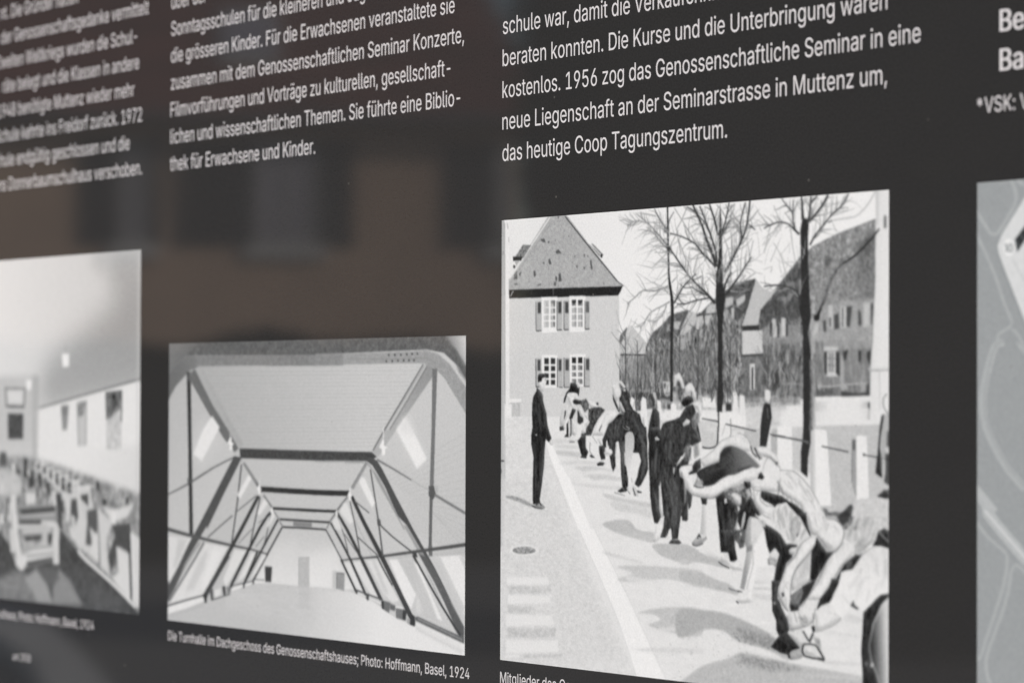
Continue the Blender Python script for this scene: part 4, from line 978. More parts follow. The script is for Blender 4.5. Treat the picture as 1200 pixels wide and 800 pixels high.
p 54 0.1 1|1791 -1 1793 86 1795 200 1799 317 1803 417 1806 458 1812 483 1820 520 1828 558 1832 594 1834 639 1834 712 1832 795 1831 869 1831 957 1830 1102 1830 1227 1855 1227 1854 1102 1853 957 1855 869 1859 796 1862 713 1865 639 1860 593 1853 557 1843 518 1834 481 1827 458 1822 417 1817 317 1813 200 1809 87 1806 0
p 54 0.12 1|2318 -1 2335 169 2340 354 2348 487 2369 567 2357 630 2347 709 2337 830 2346 962 2341 1052 2352 1184 2339 1289 2289 1289 2301 1051 2298 961 2296 729 2275 591 2278 511 2286 421 2303 327 2306 168
p 54 0.15 1|3065 201 3085 130 3146 138 3135 255 3139 408 3151 587 3163 725 3136 817 3156 904 3167 995 3171 1123 3180 1377 3165 1459 3138 1566 3134 1678 3074 1644 3073 1521 3088 1459 3095 1378 3092 1122 3091 867 3086 765 3055 667 3074 534 3070 355
n 120 0.25 0.8 26 0.5 1.2|3148 970 3186 996 3191 1377 3165 1459 3149 1377 3160 1123
n 150 0.3 0.7 24 0.8 1.5|3171 970 3202 1021 3203 1377 3172 1377
sprig 18 2 11 0.36 95 170|2732 177 2811 154 2885 145 2958 161 3017 199 3056 226
p 70 0.1 1|2734 180 2769 169 2813 158 2850 151 2885 149 2921 154 2955 165 2984 183 3010 203 3033 219 3048 231 3064 221 3047 210 3024 195 2996 175 2962 157 2924 146 2885 140 2847 143 2809 150 2764 163 2729 173
sprig 10 2 11 0.36 95 170|3076 0 3084 74 3089 138
p 70 0.1 1|3070 0 3072 33 3074 74 3075 110 3075 138 3103 138 3099 111 3094 74 3088 33 3083 0
sprig 11 2 11 0.36 95 170|3161 4 3152 96 3138 159
p 70 0.1 1|3153 3 3149 45 3142 95 3133 132 3125 157 3151 161 3156 135 3162 97 3166 47 3169 5
sprig 4 2 11 0.36 95 170|3219 4 3190 21 3161 46
p 70 0.1 1|3215 1 3202 8 3185 18 3168 31 3155 42 3168 49 3180 38 3195 25 3210 14 3222 7
sprig 15 2 11 0.36 95 170|3314 6 3257 69 3181 129 3142 160
p 70 0.1 1|3304 2 3281 30 3248 65 3209 97 3173 125 3150 144 3136 156 3149 163 3164 152 3188 134 3226 106 3266 74 3299 38 3323 10
sprig 29 2 11 0.36 95 170|3492 6 3445 66 3352 118 3286 172 3200 239 3152 294
p 70 0.1 1|3487 4 3470 31 3441 64 3396 90 3347 115 3313 142 3280 169 3236 202 3194 235 3164 267 3145 291 3160 297 3178 273 3206 242 3247 209 3291 175 3323 147 3356 122 3404 96 3450 69 3479 35 3497 7
sprig 14 2 11 0.36 95 170|2894 3 2948 54 2992 95 3002 153 3017 186
p 70 0.1 1|2891 4 2915 28 2945 56 2969 76 2988 96 2994 125 2997 153 3005 174 3011 187 3023 185 3016 172 3008 153 3004 124 2997 94 2977 72 2952 52 2922 25 2898 2
p 70 0.1 1|2998 18 2993 88 3002 89 3006 19
p 165 0.15 1|3719 4 3697 33 3664 69 3620 104 3573 133 3541 142 3501 144 3421 150 3351 153 3352 160 3423 156 3502 151 3543 148 3578 138 3626 109 3671 73 3704 36 3726 7
p 90 0.1 1|3349 153 3312 164 3316 171 3354 160
p 52 0.1 1|3752 221 3725 245 3680 280 3613 326 3543 368 3497 388 3460 402 3423 419 3392 438 3371 459 3353 482 3329 510 3304 545 3285 588 3265 632 3241 669 3218 699 3200 716 3189 725 3213 738 3224 728 3242 708 3265 677 3289 638 3307 593 3325 550 3348 517 3371 489 3388 466 3407 447 3435 429 3470 412 3507 398 3554 377 3624 334 3692 288 3736 251 3763 226
p 50 0.15 1|3187 716 3244 710 3239 742 3211 748 3187 741
sprig 21 2 11 0.36 95 170|2733 529 2881 524 2998 551 3047 578 3059 617 3067 649
p 66 0.1 1|2734 533 2800 529 2881 528 2944 539 2996 555 3025 567 3040 580 3047 598 3049 617 3053 636 3055 650 3078 648 3074 635 3068 616 3064 596 3054 576 3033 561 3001 547 2948 532 2881 520 2799 521 2732 526
sprig 8 2 11 0.36 95 170|2931 755 3009 763 3077 803
p 80 0.1 1|2931 758 2965 760 3006 767 3043 787 3071 806 3082 799 3052 780 3011 760 2966 754 2931 753
p 165 0.12 1|2863 180 2888 146 2882 144 2858 178
p 165 0.12 1|2818 42 2877 135 2883 134 2824 41
p 165 0.12 1|2789 233 2729 276 2735 279 2794 236
p 165 0.12 1|2974 184 2982 236 2994 301 3010 360 3024 405 3031 404 3017 360 3001 300 2990 236 2982 184
p 165 0.12 1|2818 269 2851 303 2887 349 2911 406 2927 453 2933 452 2918 405 2894 347 2856 301 2824 267
p 165 0.12 1|2736 317 2761 279 2795 236 2832 210 2863 194 2858 190 2827 206 2789 233 2754 277 2729 315
p 165 0.12 1|2976 273 2879 347 2882 349 2980 275
p 165 0.12 1|2930 390 3027 394 3027 390 2930 386
p 165 0.12 1|2734 429 2775 418 2810 412 2803 427 2789 447 2795 449 2810 429 2813 408 2772 414 2731 425
p 165 0.12 1|3135 167 3168 152 3198 145 3201 173 3197 206 3203 207 3207 174 3202 142 3165 148 3131 164
p 165 0.12 1|3282 52 3301 116 3308 116 3289 52
p 165 0.12 1|3349 170 3387 228 3392 227 3354 168
sprig 29 2 11 0.36 95 170|2050 -1 2140 127 2182 216 2245 311 2281 395
p 66 0.1 1|2042 1 2083 60 2130 129 2152 175 2170 218 2201 267 2231 314 2252 361 2265 397 2297 393 2281 357 2258 309 2226 261 2193 213 2173 172 2149 125 2101 56 2058 -3
sprig 26 2 11 0.36 95 170|2118 10 2181 116 2234 211 2276 299 2284 366
p 66 0.1 1|2114 10 2141 58 2175 117 2202 166 2226 212 2249 258 2267 300 2273 338 2274 366 2294 366 2292 338 2284 298 2265 256 2241 210 2216 163 2187 115 2152 56 2123 9
sprig 14 2 11 0.36 95 170|2212 3 2259 93 2296 201
p 66 0.1 1|2206 4 2226 42 2251 94 2271 153 2285 201 2306 200 2290 151 2268 92 2241 40 2219 2
sprig 13 2 11 0.36 95 170|2403 4 2368 118 2332 182
p 66 0.1 1|2398 3 2382 56 2362 116 2341 155 2324 180 2340 185 2355 159 2374 119 2394 58 2409 5
sprig 10 2 11 0.36 95 170|2424 104 2347 176 2327 222
p 66 0.1 1|2421 102 2383 135 2343 175 2327 202 2320 221 2334 223 2338 205 2352 178 2391 139 2428 106
sprig 34 2 11 0.36 95 170|2601 1 2571 153 2511 255 2440 345 2364 434
p 66 0.1 1|2594 0 2582 70 2563 152 2536 206 2502 253 2467 297 2430 341 2387 391 2353 430 2374 438 2408 399 2450 349 2486 304 2520 258 2552 211 2579 155 2598 72 2609 2
sprig 16 2 11 0.36 95 170|2561 9 2511 131 2526 230
p 66 0.1 1|2557 8 2530 62 2505 130 2509 188 2520 230 2532 229 2521 188 2516 131 2540 65 2565 10
sprig 8 2 11 0.36 95 170|2617 345 2552 408 2524 440
p 66 0.1 1|2613 343 2582 372 2546 405 2527 425 2516 437 2531 442 2540 430 2558 410 2591 376 2621 347
sprig 26 2 11 0.36 95 170|1821 167 1950 196 2077 245 2140 301 2203 343 2276 395
p 66 0.1 1|1820 170 1876 182 1948 199 2015 222 2073 248 2107 276 2134 304 2165 326 2196 347 2236 376 2268 400 2284 391 2251 368 2210 339 2177 318 2146 298 2118 271 2081 242 2021 215 1952 193 1879 175 1823 164
sprig 14 2 11 0.36 95 170|1816 255 1908 346 1993 422
p 66 0.1 1|1812 256 1852 297 1902 348 1950 393 1986 426 2001 419 1963 387 1914 343 1862 294 1820 253
sprig 4 2 11 0.36 95 170|2581 141 2652 182
p 66 0.1 1|2579 143 2648 184 2655 179 2584 139
p 66 0.1 1|1990 8 2048 36 2115 75 2163 120 2198 164 2219 197 2229 219 2239 217 2228 195 2206 162 2170 118 2121 71 2052 32 1994 5
sprig 10 2 11 0.36 95 170|2425 433 2369 501 2354 566
p 66 0.1 1|2417 430 2390 460 2361 499 2348 536 2343 565 2365 567 2368 539 2377 503 2406 466 2433 436
sprig 12 2 11 0.36 95 170|2524 440 2451 503 2374 570
p 66 0.1 1|2518 437 2486 464 2443 499 2399 536 2364 565 2385 575 2417 545 2458 507 2499 470 2529 442
sprig 10 2 11 0.36 95 170|2288 432 2292 498 2295 578
p 66 0.1 1|2276 432 2278 460 2279 498 2281 542 2282 578 2308 578 2306 542 2304 498 2302 460 2300 432
sprig 11 2 11 0.36 95 170|2330 433 2336 500 2338 586
p 66 0.1 1|2321 433 2324 461 2327 500 2328 547 2328 585 2349 586 2348 547 2346 500 2342 461 2338 433
sprig 18 2 11 0.36 95 170|1993 422 2036 461 2141 527 2204 569 2271 620
p 66 0.1 1|1987 425 2002 440 2030 464 2081 498 2134 531 2167 553 2195 574 2232 602 2260 626 2283 614 2252 592 2213 564 2182 544 2148 523 2093 490 2042 457 2014 435 1999 420
sprig 15 2 11 0.36 95 170|1898 616 1983 617 2089 596 2219 586
p 66 0.1 1|1898 619 1934 621 1985 620 2035 610 2090 600 2162 594 2220 590 2218 581 2160 585 2087 592 2031 603 1982 613 1934 614 1898 613
sprig 16 2 11 0.36 95 170|2088 432 2025 464 1951 515 1898 574 1866 610
p 66 0.1 1|2086 430 2058 442 2022 461 1983 485 1946 513 1916 543 1892 572 1872 594 1859 608 1873 613 1885 598 1904 576 1928 548 1956 517 1992 490 2029 466 2064 447 2091 434
sprig 8 2 11 0.36 95 170|2036 511 2120 547 2193 569
p 66 0.1 1|2034 513 2071 530 2117 550 2160 564 2191 573 2196 564 2165 556 2123 543 2076 525 2038 509
p 66 0.1 1|1917 489 1940 503 1971 518 2008 519 2037 517 2035 511 2007 514 1974 513 1944 500 1921 486
p 66 0.1 1|2139 445 2110 454 2077 463 2053 463 2036 461 2035 467 2053 469 2079 468 2114 459 2143 449
p 140 0.12 1|1861 8 1893 41 1936 86 1979 132 2021 177 2052 213 2085 240 2138 255 2181 261 2182 257 2140 250 2090 237 2058 210 2027 175 1985 130 1942 84 1899 39 1867 6
p 140 0.12 1|1989 12 1968 44 1941 84 1909 121 1883 148 1889 151 1915 123 1947 86 1975 46 1995 14
p 140 0.12 1|1945 87 1986 85 2034 85 2064 95 2085 107 2089 103 2068 91 2035 80 1986 80 1943 82
p 140 0.12 1|2037 178 2121 142 2116 138 2032 174
p 140 0.12 1|1893 157 1897 182 1904 218 1921 263 1937 300 1943 299 1927 262 1910 218 1903 182 1899 157
p 140 0.12 1|1904 149 1819 254 1825 256 1910 152
p 140 0.12 1|2095 318 2053 424 2060 425 2102 320
p 140 0.12 1|2167 268 2167 355 2176 355 2176 269
p 140 0.12 1|2348 40 2450 25 2448 20 2346 35
p 140 0.12 1|2418 102 2551 121 2552 118 2419 98
p 140 0.12 1|2350 251 2399 228 2453 203 2480 187 2494 178 2487 174 2474 183 2447 198 2394 224 2345 247
p 140 0.12 1|2629 247 2599 337 2605 338 2635 248
p 140 0.12 1|1904 212 1942 274 1978 342 1978 376 1968 394 1976 396 1986 377 1986 341 1949 272 1911 210
p 140 0.12 1|2457 9 2406 126 2412 127 2462 11
p 130 0.12 1|2222 455 2160 500 2164 502 2226 458
p 130 0.12 1|2559 452 2508 488 2482 520 2565 486 2655 446 2650 442 2560 482 2481 514 2514 492 2565 456
p 130 0.12 1|1887 556 1969 560 2058 560 2101 544 2122 528 2118 525 2097 541 2057 556 1969 556 1887 552
p 130 0.12 1|1907 616 1992 665 1996 662 1911 613
p 130 0.12 1|2601 538 2554 550 2499 568 2467 589 2448 607 2455 610 2473 593 2504 572 2557 555 2605 543
p 130 0.12 1|2407 609 2458 656 2465 653 2414 606
p 130 0.12 1|2023 584 2023 618 2029 618 2029 584
p 130 0.12 1|2387 609 2413 621 2449 637 2499 656 2541 672 2545 667 2503 651 2453 632 2417 616 2392 604
p 92 0.12 1|1470 23 1505 44 1547 68 1571 81 1601 98 1658 139 1720 186 1769 229 1805 261 1818 255 1781 223 1729 181 1666 135 1607 95 1576 77 1551 65 1509 41 1473 21
p 92 0.12 1|1661 5 1692 44 1730 90 1763 125 1787 149 1802 143 1775 120 1739 87 1699 42 1667 3
p 92 0.12 1|1385 105 1415 93 1451 81 1476 74 1505 73 1557 85 1603 99 1605 94 1559 81 1506 69 1475 70 1448 78 1412 90 1382 102
p 92 0.12 1|1581 117 1614 135 1657 161 1695 194 1732 226 1772 252 1802 270 1809 265 1779 248 1739 223 1701 191 1661 159 1618 133 1584 115
p 92 0.12 1|1672 26 1688 44 1710 69 1733 93 1752 112 1761 108 1741 90 1717 66 1694 42 1677 24
p 92 0.12 1|1494 24 1531 29 1581 36 1636 46 1680 55 1681 50 1637 42 1582 32 1532 26 1494 22
p 92 0.12 1|1861 33 1840 52 1817 78 1806 108 1800 132 1810 133 1815 109 1825 80 1847 55 1867 35
p 100 0.12 1|1387 604 1427 585 1477 562 1513 539 1552 524 1607 527 1672 531 1749 518 1809 504 1804 497 1745 511 1671 524 1608 520 1550 518 1508 535 1472 558 1423 582 1384 601
p 100 0.12 1|1521 764 1539 751 1566 730 1594 697 1631 664 1690 643 1750 627 1795 612 1826 602 1821 596 1791 607 1746 622 1686 639 1626 661 1588 695 1560 728 1535 749 1517 762
p 100 0.12 1|1652 733 1699 714 1751 687 1779 650 1795 620 1787 618 1772 648 1745 684 1695 711 1649 729
p 100 0.12 1|1814 551 1772 515 1766 518 1811 553
p 100 0.12 1|1907 432 1842 477 1847 480 1910 434
p 58 0.25 0.9|1762 124 1816 133 1811 167 1762 158
p 62 0.25 0.9|1789 243 1833 252 1831 282 1795 277
twigs 26 8 20 150 215 0.34 140 190 0.22|1804 103 1821 104 1823 552 1806 552
sprig 16 2 9 0.3 120 185|1472 22 1549 67 1604 96 1724 183 1811 258
sprig 16 2 9 0.3 120 185|1664 4 1735 89 1794 146
sprig 16 2 9 0.3 120 185|1383 104 1450 79 1505 71 1604 96
sprig 16 2 9 0.3 120 185|1582 116 1659 160 1735 224 1806 268
sprig 14 2 9 0.3 130 185|1385 602 1474 560 1551 521 1671 528 1807 501
sprig 14 2 9 0.3 130 185|1519 763 1563 729 1628 663 1748 624 1823 599
sprig 14 2 9 0.3 130 185|1651 731 1748 685 1791 619
twigs 26 4 11 -150 -30 0.36 155 195 0.25|1949 56 2611 77 2613 521 1951 502
twigs 22 4 11 -160 -20 0.36 155 195 0.25|2611 50 3115 75 3116 510 2613 495
twigs 60 3 8 -108 -72 0.42 60 88 0.25|1625 982 2517 990 2518 1236 1626 1238
twigs 60 2 7 -108 -72 0.42 150 186 0.25|1625 982 2517 990 2518 1236 1626 1238
twigs 20 3 8 -108 -72 0.42 60 88 0.25|1325 1062 1608 1064 1609 1270 1326 1271
twigs 20 2 7 -108 -72 0.42 150 186 0.25|1325 1062 1608 1064 1609 1270 1326 1271
twigs 16 3 8 -108 -72 0.42 60 88 0.25|2742 914 3086 892 3087 1184 2743 1184
twigs 16 2 7 -108 -72 0.42 150 186 0.25|2742 914 3086 892 3087 1184 2743 1184
twigs 12 3 8 -108 -72 0.42 60 88 0.25|3202 970 3687 950 3688 1184 3202 1184
twigs 12 2 7 -108 -72 0.42 150 186 0.25|3202 970 3687 950 3688 1184 3202 1184
twigs 12 3 8 -108 -72 0.42 60 88 0.25|1867 850 2452 753 2501 963 1868 984
twigs 12 2 7 -108 -72 0.42 150 186 0.25|1867 850 2452 753 2501 963 1868 984
n 158 0.4 0.8 9 1 1.6|3258 654 3353 650 3409 638 3595 637 3705 621 3698 913 3278 927 3258 819
n 134 0.5 0.6 26 0.6 0.7|3181 473 3714 353 3714 608 3595 630 3400 638 3277 648 3191 601
p 74 0.2 0.9|3270 749 3298 743 3298 816 3274 811
p 74 0.2 0.9|3367 716 3407 704 3412 796 3372 801
p 74 0.2 0.9|3479 668 3527 669 3519 713 3505 788 3479 785
p 74 0.2 0.9|3578 683 3600 705 3607 774 3593 787 3579 774
p 74 0.2 0.9|3689 658 3707 652 3696 776 3689 776
p 196 0.2 0.8|3315 661 3355 653 3358 789 3327 794
p 196 0.2 0.8|3420 667 3470 664 3473 794 3430 793
p 196 0.2 0.8|3623 656 3678 651 3673 788 3623 790
p 96 0.12 0.9|3326 731 3342 728 3344 782 3328 785
p 96 0.12 0.9|3437 674 3451 672 3451 787 3439 787
p 200 0.2 0.85|3278 901 3400 903 3400 925 3282 925
n 138 0.3 0.7 14 1 2.4|3263 930 3692 925 3678 1124 3264 1136
p 62 0.2 0.9|3280 933 3302 933 3303 1066 3284 1053
p 62 0.2 0.9|3383 934 3417 935 3421 1073 3386 1060
p 62 0.2 0.9|3445 932 3494 924 3473 979 3449 985
p 62 0.2 0.9|3579 930 3607 930 3603 999 3581 986
p 62 0.2 0.9|3652 937 3687 926 3683 1012 3654 975
p 200 0.15 0.95|3308 933 3380 934 3380 1054 3399 1076 3299 1076 3310 1053
p 92 0.1 1|3323 939 3323 1050 3331 1050 3331 939
p 92 0.1 1|3340 939 3340 1051 3348 1051 3348 939
p 92 0.1 1|3357 939 3357 1051 3365 1051 3365 939
p 110 0.1 1|3311 973 3380 974 3380 970 3311 969
p 110 0.1 1|3311 1011 3380 1012 3380 1008 3311 1007
p 176 0.15 0.9|3221 1136 3267 1139 3335 1140 3418 1134 3504 1128 3588 1124 3651 1122 3651 1114 3587 1116 3503 1120 3416 1126 3335 1132 3268 1131 3222 1128
p 172 0.3 0.8|3427 941 3452 973 3457 1117 3494 1149 3438 1167 3421 1123
p 74 0.25 0.85|3434 1167 3596 1180 3669 1168 3674 1189 3434 1196
n 150 0.35 0.75 14 1 2|2718 778 3071 754 3079 877 2718 882
p 198 0.2 0.9|2811 727 2840 728 2858 831 2818 844
p 198 0.2 0.9|2896 722 2933 726 2933 833 2897 838
p 66 0.18 0.85|2793 746 2811 753 2808 837 2788 830
p 66 0.18 0.85|2858 754 2878 761 2874 838 2858 838
p 66 0.18 0.85|2935 755 2955 762 2955 833 2937 833
n 190 0.2 0.8 8 0.8 0.8|2374 590 2446 585 2441 628 2369 652
n 190 0.2 0.8 8 0.8 0.8|2472 602 2558 572 2553 611 2482 648
n 190 0.2 0.8 8 0.8 0.8|2426 654 2451 648 2452 713 2431 719
n 190 0.2 0.8 8 0.8 0.8|2010 667 2089 678 2079 739 2000 795 1910 827 1952 757
n 190 0.2 0.8 8 0.8 0.8|2089 706 2147 690 2163 741 2131 767 2084 793
n 190 0.2 0.8 8 0.8 0.8|2189 655 2220 628 2277 627 2266 676 2185 681
n 190 0.2 0.8 8 0.8 0.8|2173 694 2241 689 2194 755 2171 728
n 190 0.2 0.8 8 0.8 0.8|1867 728 1936 726 1910 776 1867 769
p 200 0.12 1|2533 796 2718 794 2718 934 2533 940
p 188 0.15 0.9|2661 491 2717 539 2804 563 2860 543 2701 669 2678 767 2529 765 2581 661 2621 568
p 60 0.12 1|2525 765 2694 762 2694 791 2525 791
sprig 29 2 11 0.36 95 170|1368 792 1373 1007 1365 1216
p 75 0.15 1|1365 792 1367 887 1368 1007 1364 1125 1359 1216 1371 1216 1374 1125 1377 1008 1375 887 1372 792
sprig 26 2 11 0.36 95 170|1493 838 1497 1008 1503 1216
p 75 0.15 1|1490 838 1491 910 1493 1008 1495 1123 1497 1216 1509 1216 1506 1123 1502 1008 1498 910 1496 838
sprig 26 2 11 0.36 95 170|1686 835 1683 1010 1685 1216
p 75 0.15 1|1683 835 1681 910 1679 1010 1679 1124 1679 1216 1691 1216 1689 1124 1688 1010 1688 910 1689 836
sprig 32 2 11 0.36 95 170|1927 761 1921 1012 1921 1216
p 75 0.15 1|1924 761 1920 873 1917 1011 1916 1129 1915 1216 1927 1216 1926 1129 1926 1012 1928 873 1929 761
sprig 31 2 11 0.36 95 170|2104 778 2107 1013 2097 1215
p 75 0.15 1|2101 778 2103 883 2102 1013 2097 1129 2092 1215 2103 1216 2107 1129 2111 1013 2110 883 2107 778
sprig 28 2 11 0.36 95 170|2419 823 2417 1015 2417 1215
p 75 0.15 1|2416 823 2415 907 2413 1015 2412 1127 2412 1215 2423 1215 2422 1127 2421 1015 2422 907 2422 824
sprig 27 2 11 0.36 95 170|2773 844 2774 1018 2772 1215
p 75 0.15 1|2771 844 2770 918 2770 1018 2768 1127 2766 1215 2777 1215 2777 1127 2778 1018 2777 918 2776 844
p 54 0.12 1|2320 486 2357 540 2365 582 2353 635 2347 709 2337 830 2346 962 2341 1052 2352 1184 2339 1289 2293 1289 2302 1051 2300 961 2297 729 2279 591 2287 511
p 54 0.1 1|1809 483 1818 516 1828 559 1832 594 1835 639 1835 712 1834 795 1832 869 1830 957 1830 1102 1831 1227 1855 1227 1854 1102 1853 957 1855 869 1857 796 1861 713 1863 639 1860 593 1852 557 1840 514 1828 481
p 226 0.15 1|2860 1380 2878 1372 2995 1373 2999 1666 2859 1612
p 224 0.2 0.8|2322 1300 2421 1299 2429 1446 2307 1500 2306 1384
g 178 0.12 1 157.86 76.5 160.91 76.45 224|3163 1401 3197 1390 3294 1395 3305 1411 3346 1839 3204 1843 3163 1733
p 227 0.12 1|3203 1390 3294 1395 3305 1411 3346 1839 3211 1831
p 150 0.15 0.8|3522 1451 3541 1441 3563 1450 3564 1791 3530 1724 3519 1635
p 85 0.2 0.8|3528 1450 3554 1448 3554 1506 3530 1514
p 226 0.12 1|3565 1428 3585 1422 3652 1427 3657 1497 3674 1796 3566 1798
p 96 0.1 1|2143 1336 2309 1356 2312 1346 2145 1329
p 96 0.1 1|2371 1369 2444 1380 2533 1392 2608 1403 2662 1411 2665 1401 2611 1394 2536 1383 2447 1371 2373 1361
p 96 0.1 1|2790 1428 2931 1444 2934 1434 2792 1420
p 96 0.1 1|2814 1436 2870 1440 2951 1448 3056 1460 3144 1471 3147 1461 3059 1451 2953 1439 2872 1432 2815 1428
p 96 0.1 1|2970 1449 3025 1456 3086 1464 3121 1472 3142 1479 3149 1469 3127 1463 3090 1455 3027 1447 2973 1442
p 96 0.1 1|3259 1494 3495 1525 3498 1515 3261 1486
p 96 0.1 1|3620 1538 3685 1545 3760 1554 3812 1560 3846 1565 3849 1555 3815 1551 3762 1545 3687 1537 3622 1530
p 70 0.1 1|3619 1524 3641 1531 3624 1547
p 180 0.15 0.8|2368 1367 2335 1436 2343 1438 2376 1369
p 120 0.12 0.8|2416 1331 2420 1377 2421 1425 2414 1438 2407 1439 2411 1444 2421 1441 2430 1426 2429 1377 2425 1331
p 66 0.1 1|2298 1279 2299 1332 2299 1384 2304 1381 2295 1384 2294 1427 2291 1474 2285 1492 2274 1500 2247 1508 2215 1512 2179 1510 2150 1506 2147 1515 2177 1519 2216 1521 2252 1516 2282 1507 2298 1495 2305 1475 2308 1427 2309 1385 2304 1390 2313 1384 2313 1331 2312 1279
p 120 0.15 0.7|3526 1522 3520 1695 3529 1695 3535 1522
p 214 0.15 1|2743 1163 2766 1150 2794 1163 2798 1204 2779 1230 2747 1220
p 56 0.15 1|2731 1248 2751 1233 2797 1243 2810 1323 2791 1385 2759 1500 2696 1498 2703 1376 2715 1308
p 150 0.15 0.6|2763 1267 2771 1329 2778 1328 2770 1266
B 46 0.1 1 62 0.7 0.45 -0.4 10|423 1086 424 1060 439 1047 482 1044 515 1055 511 1072 477 1076 468 1095 439 1102 425 1100
B 220 0.1 1 -75 0.7 0.45 -0.4 5|474 1076 511 1070 520 1092 513 1115 497 1139 483 1161 456 1160 440 1137 434 1102 466 1095
p 180 0.1 0.7|438 1138 450 1158 457 1157 446 1137
p 120 0.1 0.7|501 1081 517 1081 513 1088 501 1087
b 47 0.1 1 62 0.7 0.45 -0.4 10|406 1160 410 1137 431 1143 463 1169 478 1197 485 1232 502 1268 522 1308 526 1348 534 1388 561 1444 579 1473 549 1500 513 1479 504 1541 496 1648 473 1777 449 1884 456 1912 374 1915 369 1886 370 1743 376 1600 351 1515 349 1458 364 1400 358 1320 359 1246 372 1197
p 92 0.25 0.5|416 1190 437 1213 459 1241 472 1267 479 1286 488 1285 481 1265 468 1239 445 1210 424 1187
p 85 0.25 0.4|431 1344 489 1401 498 1398 440 1341
p 110 0.12 0.8|468 1166 483 1189 481 1217 464 1189
p 80 0.3 0.35|459 1499 459 1576 454 1670 440 1752 425 1813 437 1814 451 1753 466 1670 470 1576 471 1499
B 222 0.1 1 -75 0.7 0.45 -0.4 5|551 1502 573 1487 594 1487 597 1512 575 1518
b 211 0.08 1 -75 0.7 0.45 -0.4 5|398 1449 412 1446 417 1457 398 1457
b 220 0.1 1 -75 0.7 0.45 -0.4 5|517 1280 536 1285 533 1319 524 1325
b 150 0.1 1 -50 0.7 0.45 -0.4 8|377 1925 444 1902 480 1912 512 1933 492 1944 432 1941
b 60 0.1 1 62 0.7 0.45 -0.4 10|347 1923 383 1925 432 1940 492 1943 468 1947 396 1941
p 60 0.1 1|412 1923 428 1913 443 1905 453 1913 462 1924 473 1921 463 1909 444 1899 420 1908 403 1919
b 42 0.1 1 62 0.7 0.45 -0.4 10|785 1107 841 1109 862 1124 886 1138 881 1172 871 1199 853 1175 814 1170 763 1170 741 1200 726 1233 709 1242 714 1211 739 1171 776 1144
B 222 0.1 1 -75 0.7 0.45 -0.4 5|855 1100 880 1105 883 1124 874 1141 858 1130
b 206 0.12 1 -50 0.7 0.45 -0.4 8|744 1220 795 1251 805 1279 749 1318 716 1392 669 1387 669 1336 697 1273
b 55 0.12 1 62 0.7 0.45 -0.4 10|722 1290 739 1287 735 1318 713 1352
b 58 0.1 1 62 0.7 0.45 -0.4 10|665 1395 707 1389 719 1417 669 1423
b 224 0.12 1 -75 0.7 0.45 -0.4 5|743 1180 823 1170 862 1178 881 1220 828 1211 806 1228 823 1256 859 1279 828 1278 781 1251 753 1214
p 180 0.15 0.6|785 1197 841 1202 842 1198 786 1192
b 44 0.1 1 62 0.7 0.45 -0.4 10|809 1225 832 1214 888 1220 925 1225 907 1245 847 1249 819 1242
b 221 0.1 1 -75 0.7 0.45 -0.4 5|767 1274 807 1273 786 1310 744 1344 726 1392 740 1414 714 1412 719 1364
b 44 0.1 1 62 0.7 0.45 -0.4 10|807 1273 847 1284 814 1329 796 1386 796 1453 764 1453 758 1363
b 44 0.1 1 62 0.7 0.45 -0.4 10|744 1375 796 1352 798 1442 784 1462 715 1464 742 1442
b 218 0.1 1 -75 0.7 0.45 -0.4 5|763 1341 782 1341 787 1419 782 1462 764 1462 760 1386
b 216 0.12 1 -75 0.7 0.45 -0.4 5|853 1284 838 1340 829 1397 796 1447 801 1363
b 218 0.12 1 -75 0.7 0.45 -0.4 5|796 1341 861 1340 854 1441 834 1455 801 1445
b 224 0.12 1 -75 0.7 0.45 -0.4 5|767 1483 796 1464 829 1457 839 1492 787 1498
p 90 0.1 1|773 1498 834 1496 834 1491 773 1493
n 96 0.15 1 28 0.5 0.6|888 1245 916 1217 953 1212 988 1239 983 1275 940 1301 916 1267
b 224 0.15 1 -75 0.7 0.45 -0.4 5|971 1220 1036 1228 1073 1250 1136 1265 1155 1277 1073 1272 999 1267 985 1245
n 74 0.15 1 22 0.6 0.8|981 1278 1036 1267 1109 1265 1159 1283 1091 1339 1046 1389 1009 1451 899 1452 926 1407 981 1362 979 1317
b 55 0.12 1 62 0.7 0.45 -0.4 10|1063 1239 1086 1233 1091 1253 1068 1250
p 44 0.15 0.9|861 1284 926 1317 926 1362 889 1379 861 1368
b 222 0.1 1 -75 0.7 0.45 -0.4 5|940 1309 972 1300 981 1334 970 1346 946 1329
b 220 0.1 1 -75 0.7 0.45 -0.4 5|981 1348 996 1362 954 1407 954 1432 917 1441 903 1427 931 1396
b 218 0.12 1 -75 0.7 0.45 -0.4 5|859 1261 900 1255 935 1315 931 1340 889 1323
b 224 0.12 1 -75 0.7 0.45 -0.4 5|1023 1451 1073 1361 1128 1311 1182 1288 1254 1282 1304 1299 1272 1340 1209 1363 1164 1397 1146 1449
p 85 0.12 0.8|1090 1417 1123 1375 1128 1383 1101 1425
p 182 0.25 0.6|1124 1390 1139 1364 1160 1335 1184 1315 1204 1302 1196 1297 1176 1311 1150 1331 1129 1362 1114 1388
b 44 0.1 1 62 0.7 0.45 -0.4 10|864 1487 908 1452 954 1446 956 1530 982 1557 964 1586 918 1593 897 1564
b 48 0.1 1 62 0.7 0.45 -0.4 10|890 1595 918 1578 964 1585 959 1600
b 58 0.1 1 62 0.7 0.45 -0.4 10|992 1580 1019 1572 1056 1596 1010 1594
p 222 0.15 0.9|954 1454 1023 1448 1083 1494 1092 1572 1038 1579 1019 1570 982 1557 956 1530
